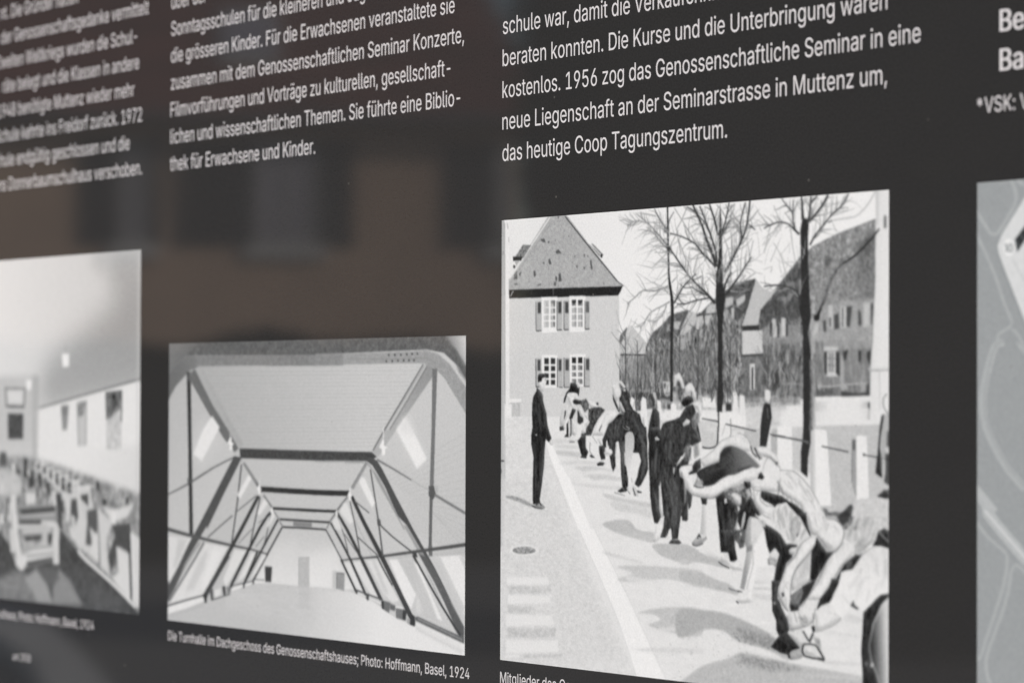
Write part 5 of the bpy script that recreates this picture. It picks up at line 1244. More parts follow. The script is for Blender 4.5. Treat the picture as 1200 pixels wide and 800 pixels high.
p 110 0.12 0.7|996 1495 993 1522 992 1552 1004 1567 1016 1575 1022 1571 1011 1564 1000 1551 1001 1522 1005 1496
p 130 0.12 0.7|1016 1452 1071 1501 1077 1499 1022 1449
b 224 0.12 1 -75 0.7 0.45 -0.4 5|1074 1472 1128 1466 1139 1477 1138 1522 1110 1511
b 48 0.12 1 62 0.7 0.45 -0.4 10|1094 1517 1156 1509 1163 1599 1120 1612 1098 1561
b 218 0.1 1 -75 0.7 0.45 -0.4 5|1115 1605 1152 1603 1147 1618 1115 1619
b 46 0.1 1 62 0.7 0.45 -0.4 10|1070 1636 1106 1619 1156 1625 1140 1643 1085 1646
n 60 0.15 1 16 0.5 0.9|1133 1477 1196 1371 1254 1349 1317 1315 1344 1370 1300 1470 1275 1477 1266 1558 1272 1647 1244 1681 1227 1647 1206 1576 1199 1482 1165 1488
n 58 0.12 1 16 0.6 0.9|1299 1310 1221 1366 1176 1421 1131 1477 1142 1533 1300 1482 1367 1557 1599 1553 1599 1485 1588 1404 1544 1363 1522 1309 1455 1282 1422 1241 1410 1193 1379 1145 1343 1152 1327 1172 1299 1200 1366 1282 1355 1310
b 46 0.12 1 62 0.7 0.45 -0.4 10|1237 1183 1254 1186 1276 1234 1310 1282 1316 1310 1282 1276 1243 1221
n 56 0.12 1 16 0.5 1|1599 1526 1609 1655 1589 1693 1537 1759 1507 1774 1470 1754 1496 1711 1510 1664 1536 1605 1517 1565 1478 1507 1456 1446 1411 1419 1367 1447 1356 1530 1366 1632 1401 1666 1404 1796 1375 1807 1341 1772 1329 1695 1321 1564 1300 1475 1344 1392 1588 1390
g 184 0.12 1 69.91 72.34 71.29 83.28 216|1370 1447 1385 1428 1420 1418 1450 1427 1467 1462 1464 1517 1436 1611 1410 1693 1402 1737 1388 1666 1372 1595 1367 1518
p 160 0.12 0.8|1341 1388 1352 1398 1369 1408 1395 1411 1416 1411 1416 1405 1396 1405 1373 1403 1358 1394 1348 1385
p 190 0.12 0.8|1377 1389 1417 1405 1423 1400 1383 1384
p 150 0.2 0.5|1268 1360 1264 1387 1259 1420 1254 1449 1251 1470 1260 1471 1263 1449 1268 1421 1273 1387 1277 1360
p 140 0.15 0.6|1345 1491 1349 1519 1355 1557 1367 1605 1377 1645 1385 1644 1374 1604 1363 1557 1357 1518 1353 1491
p 120 0.2 0.5|1529 1480 1549 1487 1571 1501 1582 1528 1588 1554 1597 1553 1591 1527 1579 1498 1555 1483 1533 1476
B 218 0.12 1 -75 0.7 0.45 -0.4 5|1235 1122 1253 1112 1282 1112 1316 1139 1327 1183 1299 1212 1272 1227 1249 1200 1234 1161
b 222 0.1 1 -75 0.7 0.45 -0.4 5|1303 1090 1334 1098 1374 1134 1359 1145 1334 1126 1307 1109
b 218 0.1 1 -75 0.7 0.45 -0.4 5|1350 1148 1375 1148 1375 1164 1352 1164
b 196 0.15 1 -50 0.7 0.45 -0.4 8|1299 1225 1326 1233 1373 1296 1344 1293 1317 1260
p 170 0.15 0.5|1340 1190 1376 1239 1383 1237 1347 1188
p 200 0.1 0.8|1290 1266 1304 1277 1295 1288
p 210 0.1 0.8|1304 1293 1326 1291 1322 1304 1308 1307
b 224 0.12 1 -75 0.7 0.45 -0.4 5|1145 1560 1170 1540 1172 1482 1185 1482 1194 1532 1230 1537 1239 1559 1221 1577 1165 1578
b 224 0.1 1 -75 0.7 0.45 -0.4 5|1156 1571 1210 1570 1206 1581 1156 1579
b 46 0.1 1 62 0.7 0.45 -0.4 10|1290 1806 1346 1776 1378 1805 1324 1813
p 215 0.15 0.8|1385 1783 1446 1720 1471 1764 1446 1802 1408 1811
b 206 0.1 1 -50 0.7 0.45 -0.4 8|1446 1769 1479 1774 1515 1831 1463 1832
p 60 0.1 1|1448 1782 1476 1829 1484 1827 1456 1780
b 50 0.1 1 62 0.7 0.45 -0.4 10|1493 1794 1546 1803 1540 1810 1502 1809
p 90 0.12 0.7|1255 1816 1367 1834 1370 1829 1258 1811
p 90 0.1 1|1399 1804 1421 1821 1427 1818 1405 1802
p 224 0.2 0.8|1413 1721 1446 1713 1446 1761 1413 1775
p 150 0.15 0.7|1434 1714 1440 1748 1447 1747 1441 1713
b 194 0.15 1 -50 0.7 0.45 -0.4 8|1652 1169 1683 1169 1692 1206 1683 1247 1664 1234
b 58 0.12 1 62 0.7 0.45 -0.4 10|1618 1185 1647 1176 1669 1206 1680 1227 1666 1264 1647 1261 1647 1227
b 50 0.12 1 62 0.7 0.45 -0.4 10|1653 1271 1685 1266 1720 1298 1727 1362 1727 1443 1784 1551 1632 1553 1603 1445 1620 1363
b 50 0.12 1 62 0.7 0.45 -0.4 10|1627 1390 1723 1389 1779 1497 1789 1631 1737 1719 1720 1795 1725 1908 1742 1957 1708 1998 1673 1997 1647 1922 1629 1824 1620 1689 1610 1553
p 96 0.25 0.6|1758 1578 1750 1621 1737 1672 1714 1712 1694 1740 1703 1743 1723 1714 1746 1674 1759 1621 1767 1578
p 96 0.2 0.6|1704 1850 1721 1917 1731 1916 1715 1849
b 224 0.12 1 -75 0.7 0.45 -0.4 5|1694 2007 1743 1984 1764 1969 1772 2016 1732 2092 1678 2122 1654 2109 1683 2040
p 224 0.12 0.9|1718 1755 1747 1767 1755 1835 1731 1829
b 220 0.15 1 -75 0.7 0.45 -0.4 5|1720 1768 1755 1767 1777 1929 1753 1970 1723 1903
n 62 0.12 1 13 0.7 1|1729 1416 1756 1369 1794 1355 1874 1341 1928 1324 1954 1293 1986 1261 2060 1242 2086 1293 2060 1326 2107 1373 2129 1439 2139 1472 2097 1489 2008 1504 1955 1568 1784 1571
n 64 0.12 1 14 0.6 1.6|1783 1402 2039 1407 1976 1521 1955 1548 1897 1623 1886 1657 1897 1703 1919 1763 1954 1849 1946 1897 1951 1943 1764 1949 1742 1767 1731 1700 1768 1639 1741 1592 1751 1456
n 66 0.12 1 15 0.6 1.6|1761 1808 1924 1790 1956 1863 1935 1964 1911 2087 1851 2096 1842 2024 1820 2035 1808 2072 1786 2085 1732 2087 1764 2020 1775 1942
p 110 0.4 0.4|1757 1640 1764 1656 1780 1681 1812 1708 1844 1739 1864 1783 1876 1819 1887 1817 1875 1781 1854 1736 1821 1704 1789 1677 1775 1654 1768 1638
p 120 0.25 0.5|1940 1803 1943 1845 1941 1896 1920 1942 1899 1977 1908 1979 1930 1944 1951 1897 1953 1844 1951 1803
p 42 0.15 0.8|1892 1626 1845 1624 1794 1625 1774 1635 1769 1644 1778 1646 1782 1638 1796 1631 1844 1631 1891 1633
p 150 0.15 0.7|1908 1575 1907 1588 1904 1601 1891 1611 1878 1618 1884 1622 1897 1615 1911 1603 1916 1588 1917 1576
p 46 0.2 0.8|1949 1546 1886 1607 1897 1612 1961 1550
b 205 0.15 1 -50 0.7 0.45 -0.4 8|1862 1644 1879 1640 1872 1684 1862 1677
b 62 0.1 1 62 0.7 0.45 -0.4 10|1818 2119 1840 2098 1915 2091 1949 2111 1925 2121 1840 2122
p 214 0.2 0.8|1786 2083 1829 2041 1834 2088 1808 2096
p 90 0.4 0.3|1743 1445 1784 1419 1839 1390 1903 1373 1956 1363 1953 1358 1900 1368 1835 1386 1779 1415 1737 1441
b 220 0.1 1 -75 0.7 0.45 -0.4 5|1675 1457 1699 1449 1727 1470 1684 1478
b 205 0.15 1 -50 0.7 0.45 -0.4 8|1954 1364 1997 1335 2031 1347 2020 1367 1986 1377 1963 1386
n 120 0.2 0.8 26 0.6 1|2039 1333 2091 1293 2128 1299 2113 1359 2081 1413 2050 1386
b 50 0.2 1 62 0.7 0.45 -0.4 10|1881 1670 1897 1629 1955 1588 2040 1507 2092 1493 2134 1466 2102 1446 2060 1426 2039 1440 2040 1547 1987 1675 1972 1789 1988 1855 1957 1943 1946 1856
n 120 0.25 0.8 22 0.5 1.4|1966 1521 2029 1480 2040 1587 1977 1608
n 135 0.25 0.8 18 0.5 1.4|2061 1493 2108 1486 2124 1559 2071 1586
b 54 0.12 1 62 0.7 0.45 -0.4 10|1945 1763 2009 1781 2010 1965 1994 1975 1951 1971
p 160 0.15 0.7|1975 1762 1996 1761 1988 1848 1975 1882
b 62 0.12 1 62 0.7 0.45 -0.4 10|2000 1781 2056 1800 2041 1880 2018 1902 2007 1855
b 218 0.12 1 -75 0.7 0.45 -0.4 5|1863 1136 1870 1065 1919 1044 1955 1086 1973 1146 1949 1149 1921 1099 1895 1099 1886 1134
b 218 0.12 1 -75 0.7 0.45 -0.4 5|1980 1133 2017 1109 2047 1113 2075 1149 2086 1219 2060 1203 2044 1166 2012 1173 1994 1196 1975 1176
b 42 0.12 1 62 0.7 0.45 -0.4 10|1943 1220 1970 1206 2007 1189 2054 1203 2065 1226 2007 1253 1967 1261 1943 1243
b 60 0.15 1 62 0.7 0.45 -0.4 10|1905 1106 1927 1112 1922 1132 1900 1129
n 90 0.25 0.8 24 0.5 0.8|1895 1146 1954 1153 1970 1206 1943 1240 1911 1213
p 190 0.15 0.7|1949 1186 1939 1226 1948 1227 1958 1187
b 60 0.2 1 62 0.7 0.45 -0.4 10|1975 1099 2006 1096 2006 1113 1980 1129
b 222 0.12 1 -75 0.7 0.45 -0.4 5|2049 1240 2091 1225 2142 1233 2139 1306 2123 1326 2102 1273 2068 1260
p 150 0.15 0.6|2077 1387 2120 1467 2127 1465 2085 1385
b 54 0.12 1 62 0.7 0.45 -0.4 10|2048 1632 2082 1599 2132 1580 2138 1636 2082 1675 2040 1692 2005 1678 2049 1656
b 221 0.12 1 -75 0.7 0.45 -0.4 5|2128 1593 2195 1560 2257 1528 2315 1479 2372 1455 2421 1439 2458 1436 2486 1424 2535 1425 2588 1455 2620 1502 2608 1528 2551 1534 2454 1509 2372 1510 2327 1542 2317 1593 2208 1624 2158 1630
p 185 0.2 0.7|2466 1446 2466 1488 2474 1488 2474 1446
p 195 0.2 0.6|2174 1572 2195 1619 2203 1618 2182 1570
p 150 0.15 0.8|2498 1419 2522 1422 2523 1417 2499 1414
g 52 0.15 1 116.18 83.45 127.58 77.47 118|2323 1548 2356 1516 2421 1498 2487 1508 2568 1534 2640 1577 2700 1620 2672 1632 2632 1626 2552 1645 2455 1678 2397 1682 2324 1707 2266 1745 2158 1752 2124 1708 2082 1674 2124 1651 2208 1624 2313 1598
n 70 0.5 0.55 18 0.6 0.6|2323 1548 2356 1516 2421 1502 2462 1551 2454 1624 2323 1648 2208 1714 2158 1726 2108 1679 2208 1629 2311 1601
p 46 0.4 0.7|2323 1548 2364 1513 2430 1504 2422 1541 2331 1579
p 44 0.6 0.7|2291 1649 2389 1605 2357 1689 2291 1723 2208 1740 2158 1736
p 40 0.3 0.7|2487 1645 2632 1611 2584 1638 2487 1666
p 165 0.2 0.7|2563 1531 2595 1551 2635 1577 2672 1603 2699 1623 2709 1617 2681 1597 2645 1571 2604 1545 2572 1525
p 52 0.15 0.85|2605 1498 2612 1517 2626 1540 2648 1557 2667 1567 2677 1560 2658 1550 2638 1535 2626 1514 2619 1495
p 60 0.15 0.85|2646 1511 2659 1528 2674 1549 2684 1567 2690 1580 2702 1577 2696 1564 2686 1546 2671 1524 2658 1507
p 70 0.2 0.7|2681 1556 2710 1552 2744 1550 2766 1551 2788 1559 2823 1579 2851 1599 2858 1594 2829 1575 2794 1554 2769 1545 2744 1543 2708 1546 2679 1550
b 224 0.12 1 -75 0.7 0.45 -0.4 5|1921 1652 1939 1635 1968 1627 2051 1620 2053 1653 2011 1671 2021 1689 2095 1672 2103 1706 2072 1740 2067 1760 2041 1787 2017 1781 1975 1763 1968 1715 1929 1696
p 150 0.2 0.8|2057 1728 2091 1712 2149 1711 2162 1731 2141 1753 2074 1754
b 224 0.12 1 -75 0.7 0.45 -0.4 5|1973 1719 2006 1686 2091 1674 2099 1700 2066 1749 2083 1762 2208 1752 2274 1734 2332 1703 2406 1679 2471 1676 2552 1644 2640 1629 2696 1661 2672 1693 2616 1711 2552 1712 2471 1745 2422 1759 2365 1776 2291 1813 2225 1826 2142 1821 2049 1808 2007 1777
p 180 0.2 0.6|2055 1806 2096 1817 2148 1828 2197 1831 2233 1831 2233 1823 2198 1823 2151 1820 2101 1810 2060 1799
p 44 0.12 0.8|2063 1752 2086 1759 2115 1765 2145 1763 2167 1760 2165 1753 2144 1756 2117 1758 2090 1752 2068 1746
p 90 0.25 0.8|2266 1818 2324 1790 2349 1779 2291 1818
b 50 0.12 1 62 0.7 0.45 -0.4 10|2135 1824 2200 1825 2192 1867 2148 1865
g 186 0.12 1 107.51 95.85 110.01 95.77 222|2150 1868 2196 1865 2202 1968 2196 2022 2188 2070 2126 2051 2138 1992
b 168 0.12 1 -50 0.7 0.45 -0.4 8|2047 2108 2079 2082 2107 2058 2167 2049 2201 2074 2157 2104 2094 2125 2058 2123
p 50 0.1 1|2110 2079 2117 2064 2123 2054 2121 2060 2125 2071 2137 2069 2132 2058 2118 2047 2106 2062 2099 2077
p 80 0.1 1|2050 2119 2068 2126 2095 2129 2131 2120 2160 2109 2155 2103 2126 2114 2094 2123 2071 2120 2055 2114
p 215 0.12 0.9|2131 2050 2183 2049 2178 2069 2147 2076
b 44 0.12 1 62 0.7 0.45 -0.4 10|2281 1821 2324 1796 2357 1776 2406 1820 2488 1860 2498 1917 2472 1980 2423 2066 2325 2070 2301 1944
b 44 0.12 1 62 0.7 0.45 -0.4 10|2312 2018 2466 2012 2468 2123 2489 2191 2456 2208 2418 2205 2401 2154 2329 2154
n 85 0.4 0.6 16 0.5 0.9|2374 1984 2423 1940 2488 1959 2472 2043 2391 2057
b 220 0.12 1 -75 0.7 0.45 -0.4 5|2328 2178 2395 2158 2407 2218 2339 2214
b 224 0.12 1 -75 0.7 0.45 -0.4 5|2416 2224 2477 2203 2539 2225 2550 2254 2446 2255 2421 2247
p 70 0.12 1|2304 2215 2318 2223 2341 2234 2380 2244 2413 2252 2418 2245 2385 2237 2347 2227 2325 2217 2312 2209
p 180 0.12 0.7|2436 2262 2548 2258 2548 2253 2436 2256
n 112 0.15 1 30 0.6 0.6|2357 1787 2422 1756 2495 1739 2552 1722 2609 1747 2629 1798 2601 1815 2569 1862 2536 1889 2471 1855 2410 1822 2369 1805
b 214 0.2 1 -75 0.7 0.45 -0.4 5|2422 1796 2455 1784 2487 1789 2528 1814 2524 1843 2504 1860 2463 1842
n 180 0.25 0.7 16 0.5 0.5|2422 1751 2520 1723 2552 1748 2536 1769 2455 1771
p 196 0.25 0.8|2568 1768 2600 1752 2621 1793 2593 1815
p 54 0.2 0.9|2528 1801 2564 1816 2573 1862 2536 1889 2504 1875 2528 1853
b 44 0.15 1 62 0.7 0.45 -0.4 10|2550 1714 2612 1715 2617 1746 2572 1742
p 70 0.2 0.8|2528 1762 2564 1761 2568 1779 2536 1780
b 46 0.15 1 62 0.7 0.45 -0.4 10|2528 1869 2617 1804 2637 1824 2665 1865 2717 1910 2665 1925 2601 1934 2573 2008 2537 2041 2521 2010 2488 1959 2496 1901
p 190 0.12 0.9|2551 1898 2567 1904 2559 1957 2537 2005 2521 2005 2533 1942
b 212 0.1 1 -75 0.7 0.45 -0.4 5|2365 1824 2386 1820 2390 1849 2365 1855
p 120 0.2 0.7|2463 1876 2488 1896 2488 1917 2468 1902
g 150 0.15 1 128.45 100.42 134.87 100.2 212|2593 1937 2609 1924 2641 1933 2657 1901 2701 1939 2737 1946 2761 1965 2745 1992 2690 2056 2682 2082 2553 2087 2569 2008
g 140 0.15 1 127.86 103.05 133.38 102.2 212|2537 2010 2722 2003 2678 2063 2628 2104 2572 2116 2547 2074
n 92 0.15 1 16 0.5 1.2|2456 2012 2567 2009 2552 2113 2512 2125 2491 2090 2466 2078
b 211 0.1 1 -75 0.7 0.45 -0.4 5|2514 2027 2529 2026 2527 2046 2515 2046
p 60 0.2 0.7|2617 1923 2657 1933 2665 1901 2641 1907
g 150 0.15 1 127.88 110.23 131.4 110.07 200|2574 2116 2633 2096 2633 2156 2583 2288 2553 2374 2516 2366 2538 2284 2570 2171
p 110 0.3 0.7|2577 2112 2633 2097 2628 2130 2578 2145
p 228 0.2 0.9|2638 2130 2678 2063 2737 2003 2752 2002 2777 2137 2777 2182 2856 2217 2668 2232 2658 2291 2633 2370 2637 2445 2523 2459 2485 2437 2568 2393 2593 2288 2628 2201
b 226 0.12 1 -75 0.7 0.45 -0.4 5|2588 2372 2633 2370 2637 2445 2523 2459 2485 2437 2563 2397
p 150 0.15 0.7|2629 2143 2634 2173 2634 2214 2619 2256 2600 2300 2585 2342 2575 2373 2582 2373 2592 2342 2607 2301 2626 2257 2642 2214 2641 2173 2636 2142
p 60 0.12 1|2474 2450 2499 2462 2506 2455 2481 2444
b 70 0.1 1 62 0.7 0.45 -0.4 10|2487 2384 2538 2383 2538 2389 2489 2392
p 70 0.15 0.8|2403 2371 2413 2377 2435 2383 2478 2387 2517 2389 2519 2383 2480 2381 2438 2377 2419 2371 2409 2366
p 170 0.1 0.7|2631 2135 2656 2141 2659 2136 2634 2131
b 220 0.12 1 -75 0.7 0.45 -0.4 5|2666 1504 2765 1500 2864 1563 2884 1592 2855 1599 2785 1561 2716 1556 2676 1544
b 222 0.15 1 -75 0.7 0.45 -0.4 5|2879 1637 2953 1639 3011 1644 3088 1684 3165 1746 3213 1802 3242 1833 3289 1932 3127 1938 3074 1844 3002 1814 2924 1787 2865 1760
b 221 0.15 1 -75 0.7 0.45 -0.4 5|2726 1627 2776 1558 2835 1593 2884 1624 2889 1688 2855 1766 2736 1766 2637 1762 2611 1714 2696 1699
p 120 0.2 0.7|2735 1559 2760 1563 2793 1570 2826 1587 2851 1601 2858 1597 2832 1582 2798 1565 2763 1557 2737 1553
p 84 0.2 0.9|2835 1593 2864 1589 2869 1608 2845 1609
p 170 0.2 0.6|2861 1600 2891 1632 2897 1629 2868 1597
p 170 0.25 0.5|2926 1671 2940 1665 2956 1657 2963 1649 2967 1643 2958 1641 2955 1646 2949 1653 2935 1660 2921 1666
p 110 0.25 0.6|2851 1704 2866 1716 2879 1734 2871 1764 2860 1791 2870 1793 2882 1765 2890 1733 2876 1712 2859 1700
p 110 0.25 0.6|2889 1734 2895 1756 2904 1779 2916 1790 2926 1793 2931 1787 2924 1784 2914 1777 2906 1754 2900 1733
p 110 0.25 0.6|2968 1788 2948 1814 2958 1817 2977 1791
p 110 0.25 0.6|2987 1815 2996 1841 3007 1839 2997 1813
p 110 0.25 0.6|3045 1831 3035 1864 3046 1865 3055 1832
p 140 0.2 0.7|2610 1500 2616 1517 2632 1540 2669 1560 2703 1575 2709 1569 2676 1555 2640 1535 2627 1515 2621 1498
p 70 0.15 0.8|2640 1507 2653 1528 2671 1553 2694 1567 2712 1576 2720 1569 2702 1561 2681 1548 2664 1525 2652 1504
b 46 0.12 1 62 0.7 0.45 -0.4 10|2676 1693 2691 1664 2711 1652 2741 1685 2721 1700
b 44 0.15 1 62 0.7 0.45 -0.4 10|2546 1715 2606 1714 2617 1746 2576 1760 2556 1741
b 44 0.12 1 62 0.7 0.45 -0.4 10|2715 1764 2776 1772 2835 1783 2899 1791 2965 1821 2914 1839 2865 1843 2836 1865 2806 1845 2737 1825 2705 1803
b 222 0.12 1 -75 0.7 0.45 -0.4 5|2637 1759 2687 1745 2709 1760 2702 1819 2766 1856 2791 1846 2826 1852 2806 1887 2798 1933 2737 1915 2687 1881 2647 1830
p 150 0.15 0.6|2676 1797 2681 1771 2673 1771 2668 1797
n 212 0.15 1 8 0.7 1.2|2826 1870 2865 1850 2934 1830 3002 1865 3060 1902 3070 1959 2973 1981 2796 1968 2801 1910
p 165 0.25 0.5|2870 1882 2880 1946 2890 1945 2880 1881
p 160 0.25 0.5|2976 1920 3014 1899 3009 1895 2970 1915
b 44 0.12 1 62 0.7 0.45 -0.4 10|3021 1839 3089 1872 3127 1912 3147 1975 3108 1977 3089 1926 3041 1902 2973 1853 2934 1822 2982 1827
p 50 0.2 0|3113 1875 3166 1835 3127 1931 3118 1900
p 90 0.2 0.8|3270 1857 3308 1862 3327 1887 3412 1910 3393 1923 3308 1897
n 210 0.15 1 8 0.8 1.2|2683 1901 2976 1892 3072 1917 3109 1965 3162 2022 3093 2060 3051 2082 2992 2088 2944 2055 2895 2007 2847 1991 2792 1933
n 160 0.4 0.5 16 0.6 0.9|2976 1934 3050 1903 3082 1958 3029 2052 2992 2081 2976 2018
p 80 0.15 0.8|3035 2016 3061 2008 3045 2033 3035 2034
p 120 0.25 0.5|2980 1963 2998 1943 3022 1921 3049 1911 3073 1906 3070 1900 3046 1905 3015 1916 2990 1940 2972 1961
b 46 0.15 1 62 0.7 0.45 -0.4 10|2606 1896 2760 1969 2836 1995 2890 2022 2944 2080 2981 2076 3051 2086 2992 2123 3000 2158 2944 2196 2904 2290 2872 2348 2850 2420 2811 2422 2826 2322 2853 2207 2880 2142 2842 2108 2791 2144 2766 2097 2740 1999 2661 1930
p 212 0.2 0.9|2617 1931 2705 1936 2738 1977 2640 2095 2618 2096
b 200 0.2 1 -50 0.7 0.45 -0.4 8|2727 1942 2754 1955 2749 1991 2727 1978
b 220 0.15 1 -75 0.7 0.45 -0.4 5|2793 2146 2836 2109 2874 2160 2853 2186 2782 2178
p 120 0.2 0.8|2771 2175 2853 2179 2847 2225 2820 2208 2777 2214
p 215 0.2 0.6|2788 2178 2847 2186 2837 2208 2799 2202
b 46 0.12 1 62 0.7 0.45 -0.4 10|2809 2306 2894 2302 2865 2384 2902 2459 2957 2533 2973 2594 2936 2630 2877 2634 2853 2601 2853 2547 2815 2487
p 95 0.25 0.5|2849 2331 2837 2424 2845 2424 2857 2331
b 42 0.12 1 62 0.7 0.45 -0.4 10|2877 2634 2953 2602 3064 2687 3073 2696 3000 2715 2962 2742 2889 2734 2801 2705
p 205 0.15 0.7|2823 2433 2847 2431 2847 2447 2823 2448
B 172 0.12 1 -50 0.7 0.45 -0.4 8|2977 2731 3041 2704 3093 2701 3099 2739 3053 2761 2983 2768
b 50 0.12 1 62 0.7 0.45 -0.4 10|2950 2733 2977 2731 2983 2762 3008 2769 2965 2763
b 44 0.15 1 62 0.7 0.45 -0.4 10|3050 1889 3135 1887 3125 1943 3167 2018 3156 2026 3103 1958
b 220 0.15 1 -75 0.7 0.45 -0.4 5|3124 1887 3292 1882 3303 1916 3272 1973 3230 2013 3177 2011 3140 1963
B 220 0.15 1 -75 0.7 0.45 -0.4 5|3303 1923 3385 1922 3437 1953 3460 1994 3437 2053 3386 2102 3329 2113 3272 2077 3221 2020 3261 1966
n 175 0.3 0.7 16 0.6 0.8|3261 2029 3313 2055 3365 2074 3355 2109 3303 2104 3261 2071
p 150 0.3 0.5|3298 1937 3288 1986 3297 1986 3307 1937
p 190 0.2 0.7|3219 2017 3261 2036 3251 2064 3219 2051
b 44 0.15 1 62 0.7 0.45 -0.4 10|3207 2017 3261 2071 3308 2112 3370 2109 3314 2159 3220 2274 3141 2369 3073 2408 3030 2410 3083 2337 3157 2277 3169 2116 3157 2096 3199 2066
b 211 0.2 1 -75 0.7 0.45 -0.4 5|3162 2127 3157 2215 3125 2300 3073 2324 2998 2362 2987 2314 3051 2198
n 165 0.5 0.4 12 0.6 0.9|3093 2182 3157 2131 3152 2222 3094 2280 3030 2312
p 190 0.2 0.8|3131 2286 3173 2277 3157 2305 3094 2336 3009 2376 3041 2339
n 115 0.15 1 18 0.6 0.9|2980 2386 3086 2331 3167 2292 3224 2274 3150 2377 3066 2454 2994 2481 2968 2448
b 48 0.2 1 62 0.7 0.45 -0.4 10|2970 2432 3052 2436 3063 2469 2982 2484
p 48 0.2 0.9|3086 2327 3213 2282 3161 2361 3086 2426 3052 2443 3098 2372
p 46 0.25 0.7|3000 2155 2944 2147 2966 2139 3008 2144 3029 2087 3051 2079 2992 2085 2955 2097
b 212 0.15 1 -75 0.7 0.45 -0.4 5|2966 2117 2992 2099 3045 2093 3051 2107 2998 2141 2971 2138
b 222 0.12 1 -75 0.7 0.45 -0.4 5|3221 2011 3177 2024 3098 2060 3051 2107 3024 2150 2944 2210 2904 2290 2869 2348 2864 2419 2982 2412 2990 2314 3021 2242 3083 2183 3162 2120 3204 2067
p 170 0.3 0.6|3034 2223 3078 2190 3130 2148 3168 2111 3193 2082 3183 2079 3157 2107 3120 2144 3069 2185 3025 2218
b 220 0.12 1 -75 0.7 0.45 -0.4 5|2870 2380 2894 2305 2987 2301 2982 2393 2965 2483 2924 2458 2894 2421
p 60 0.15 0.85|2898 2375 2923 2369 2929 2392 2906 2401
p 165 0.15 0.6|2931 2320 2949 2350 2956 2348 2939 2318
b 218 0.15 1 -75 0.7 0.45 -0.4 5|2953 2510 2970 2482 3052 2482 3086 2449 3167 2353 3247 2243 3394 2236 3349 2298 3247 2391 3204 2454 3188 2527 3104 2566 2994 2588 2965 2567
n 165 0.35 0.8 22 0.6 0.6|3063 2504 3133 2507 3144 2553 3087 2564
b 52 0.15 1 62 0.7 0.45 -0.4 10|3167 2559 3202 2553 3208 2587 3185 2596
p 90 0.2 0.7|3050 2515 3097 2527 3100 2522 3054 2510
p 110 0.15 0.7|3184 2482 3186 2550 3194 2549 3192 2481
p 90 0.15 0.8|2964 2597 3017 2600 3018 2594 2966 2591
b 222 0.12 1 -75 0.7 0.45 -0.4 5|3458 2053 3514 2046 3555 2073 3558 2111 3540 2137 3458 2173 3412 2217 3366 2271 3272 2369 3241 2399 3120 2405 3157 2361 3220 2302 3303 2177 3350 2130
b 46 0.15 1 62 0.7 0.45 -0.4 10|3555 2118 3611 2105 3600 2146 3532 2206 3458 2216 3433 2264 3407 2314 3355 2372 3241 2399 3283 2369 3371 2284 3458 2180
n 110 0.3 0.6 16 0.5 0.6|3489 2165 3540 2149 3519 2198 3478 2200
b 46 0.12 1 62 0.7 0.45 -0.4 10|3349 2268 3439 2264 3405 2341 3383 2365 3332 2409 3258 2432 3213 2463 3247 2391 3326 2322
b 222 0.15 1 -75 0.7 0.45 -0.4 5|3202 2473 3258 2439 3332 2413 3394 2375 3439 2475 3417 2506 3327 2549 3213 2586
p 90 0.2 0.6|3418 2454 3427 2473 3426 2497 3396 2520 3347 2545 3275 2569 3212 2587 3215 2593 3278 2575 3352 2550 3402 2525 3435 2499 3436 2472 3427 2452
b 214 0.15 1 -75 0.7 0.45 -0.4 5|2953 2610 3087 2583 3135 2652 3078 2694
p 60 0.15 0.9|3087 2590 3104 2589 3150 2640 3179 2596 3196 2599 3162 2658 3139 2648
p 58 0.15 1|3097 2667 3089 2677 3084 2693 3084 2718 3106 2743 3176 2751 3246 2753 3280 2759 3295 2746 3260 2706 3221 2667 3206 2673 3246 2713 3280 2751 3282 2748 3250 2742 3180 2740 3115 2733 3100 2714 3101 2693 3106 2680 3112 2672
p 70 0.15 1|3105 2675 3133 2672 3167 2670 3193 2672 3211 2675 3216 2665 3196 2662 3168 2660 3133 2662 3104 2664
b 220 0.15 1 -75 0.7 0.45 -0.4 5|3116 2676 3196 2675 3236 2737 3110 2726
n 130 0.3 0.7 20 0.5 0.5|3190 2618 3248 2630 3259 2697 3213 2670
b 56 0.15 1 62 0.7 0.45 -0.4 10|3225 2738 3288 2741 3282 2756 3225 2749
n 196 0.15 1 9 0.9 1.2|3549 1888 3630 1865 3860 1858 3860 1959 3771 1949 3733 2025 3646 2073 3595 2119 3550 2114 3555 2052 3504 2047 3458 2029 3468 1987
n 112 0.2 1 26 0.6 1.5|3282 1882 3519 1868 3549 1888 3519 1944 3468 1980 3437 1946 3375 1921 3303 1916
p 56 0.3 0.8|3406 1892 3498 1869 3498 1917 3447 1953 3416 1926
p 190 0.2 0.8|3292 1903 3385 1893 3406 1927 3303 1916
p 110 0.35 0.6|3585 1899 3534 1969 3545 1972 3595 1902
p 110 0.35 0.6|3534 1955 3483 2019 3494 2022 3544 1958
p 110 0.35 0.6|3665 1889 3625 1952 3636 1955 3676 1892
p 110 0.35 0.6|3707 2023 3627 2074 3635 2080 3715 2029
p 110 0.35 0.6|3646 2060 3616 2096 3626 2100 3656 2064
p 110 0.35 0.6|3564 1948 3554 1969 3565 1971 3575 1950
p 90 0.2 0.7|3554 1978 3569 1954 3560 1951 3545 1976
n 150 0.5 0.5 14 0.7 1|3550 2053 3661 2007 3631 2070 3590 2116 3555 2107
b 48 0.15 1 62 0.7 0.45 -0.4 10|3749 1977 3801 1953 3860 1973 3860 2074 3771 2059 3701 2062 3733 2022
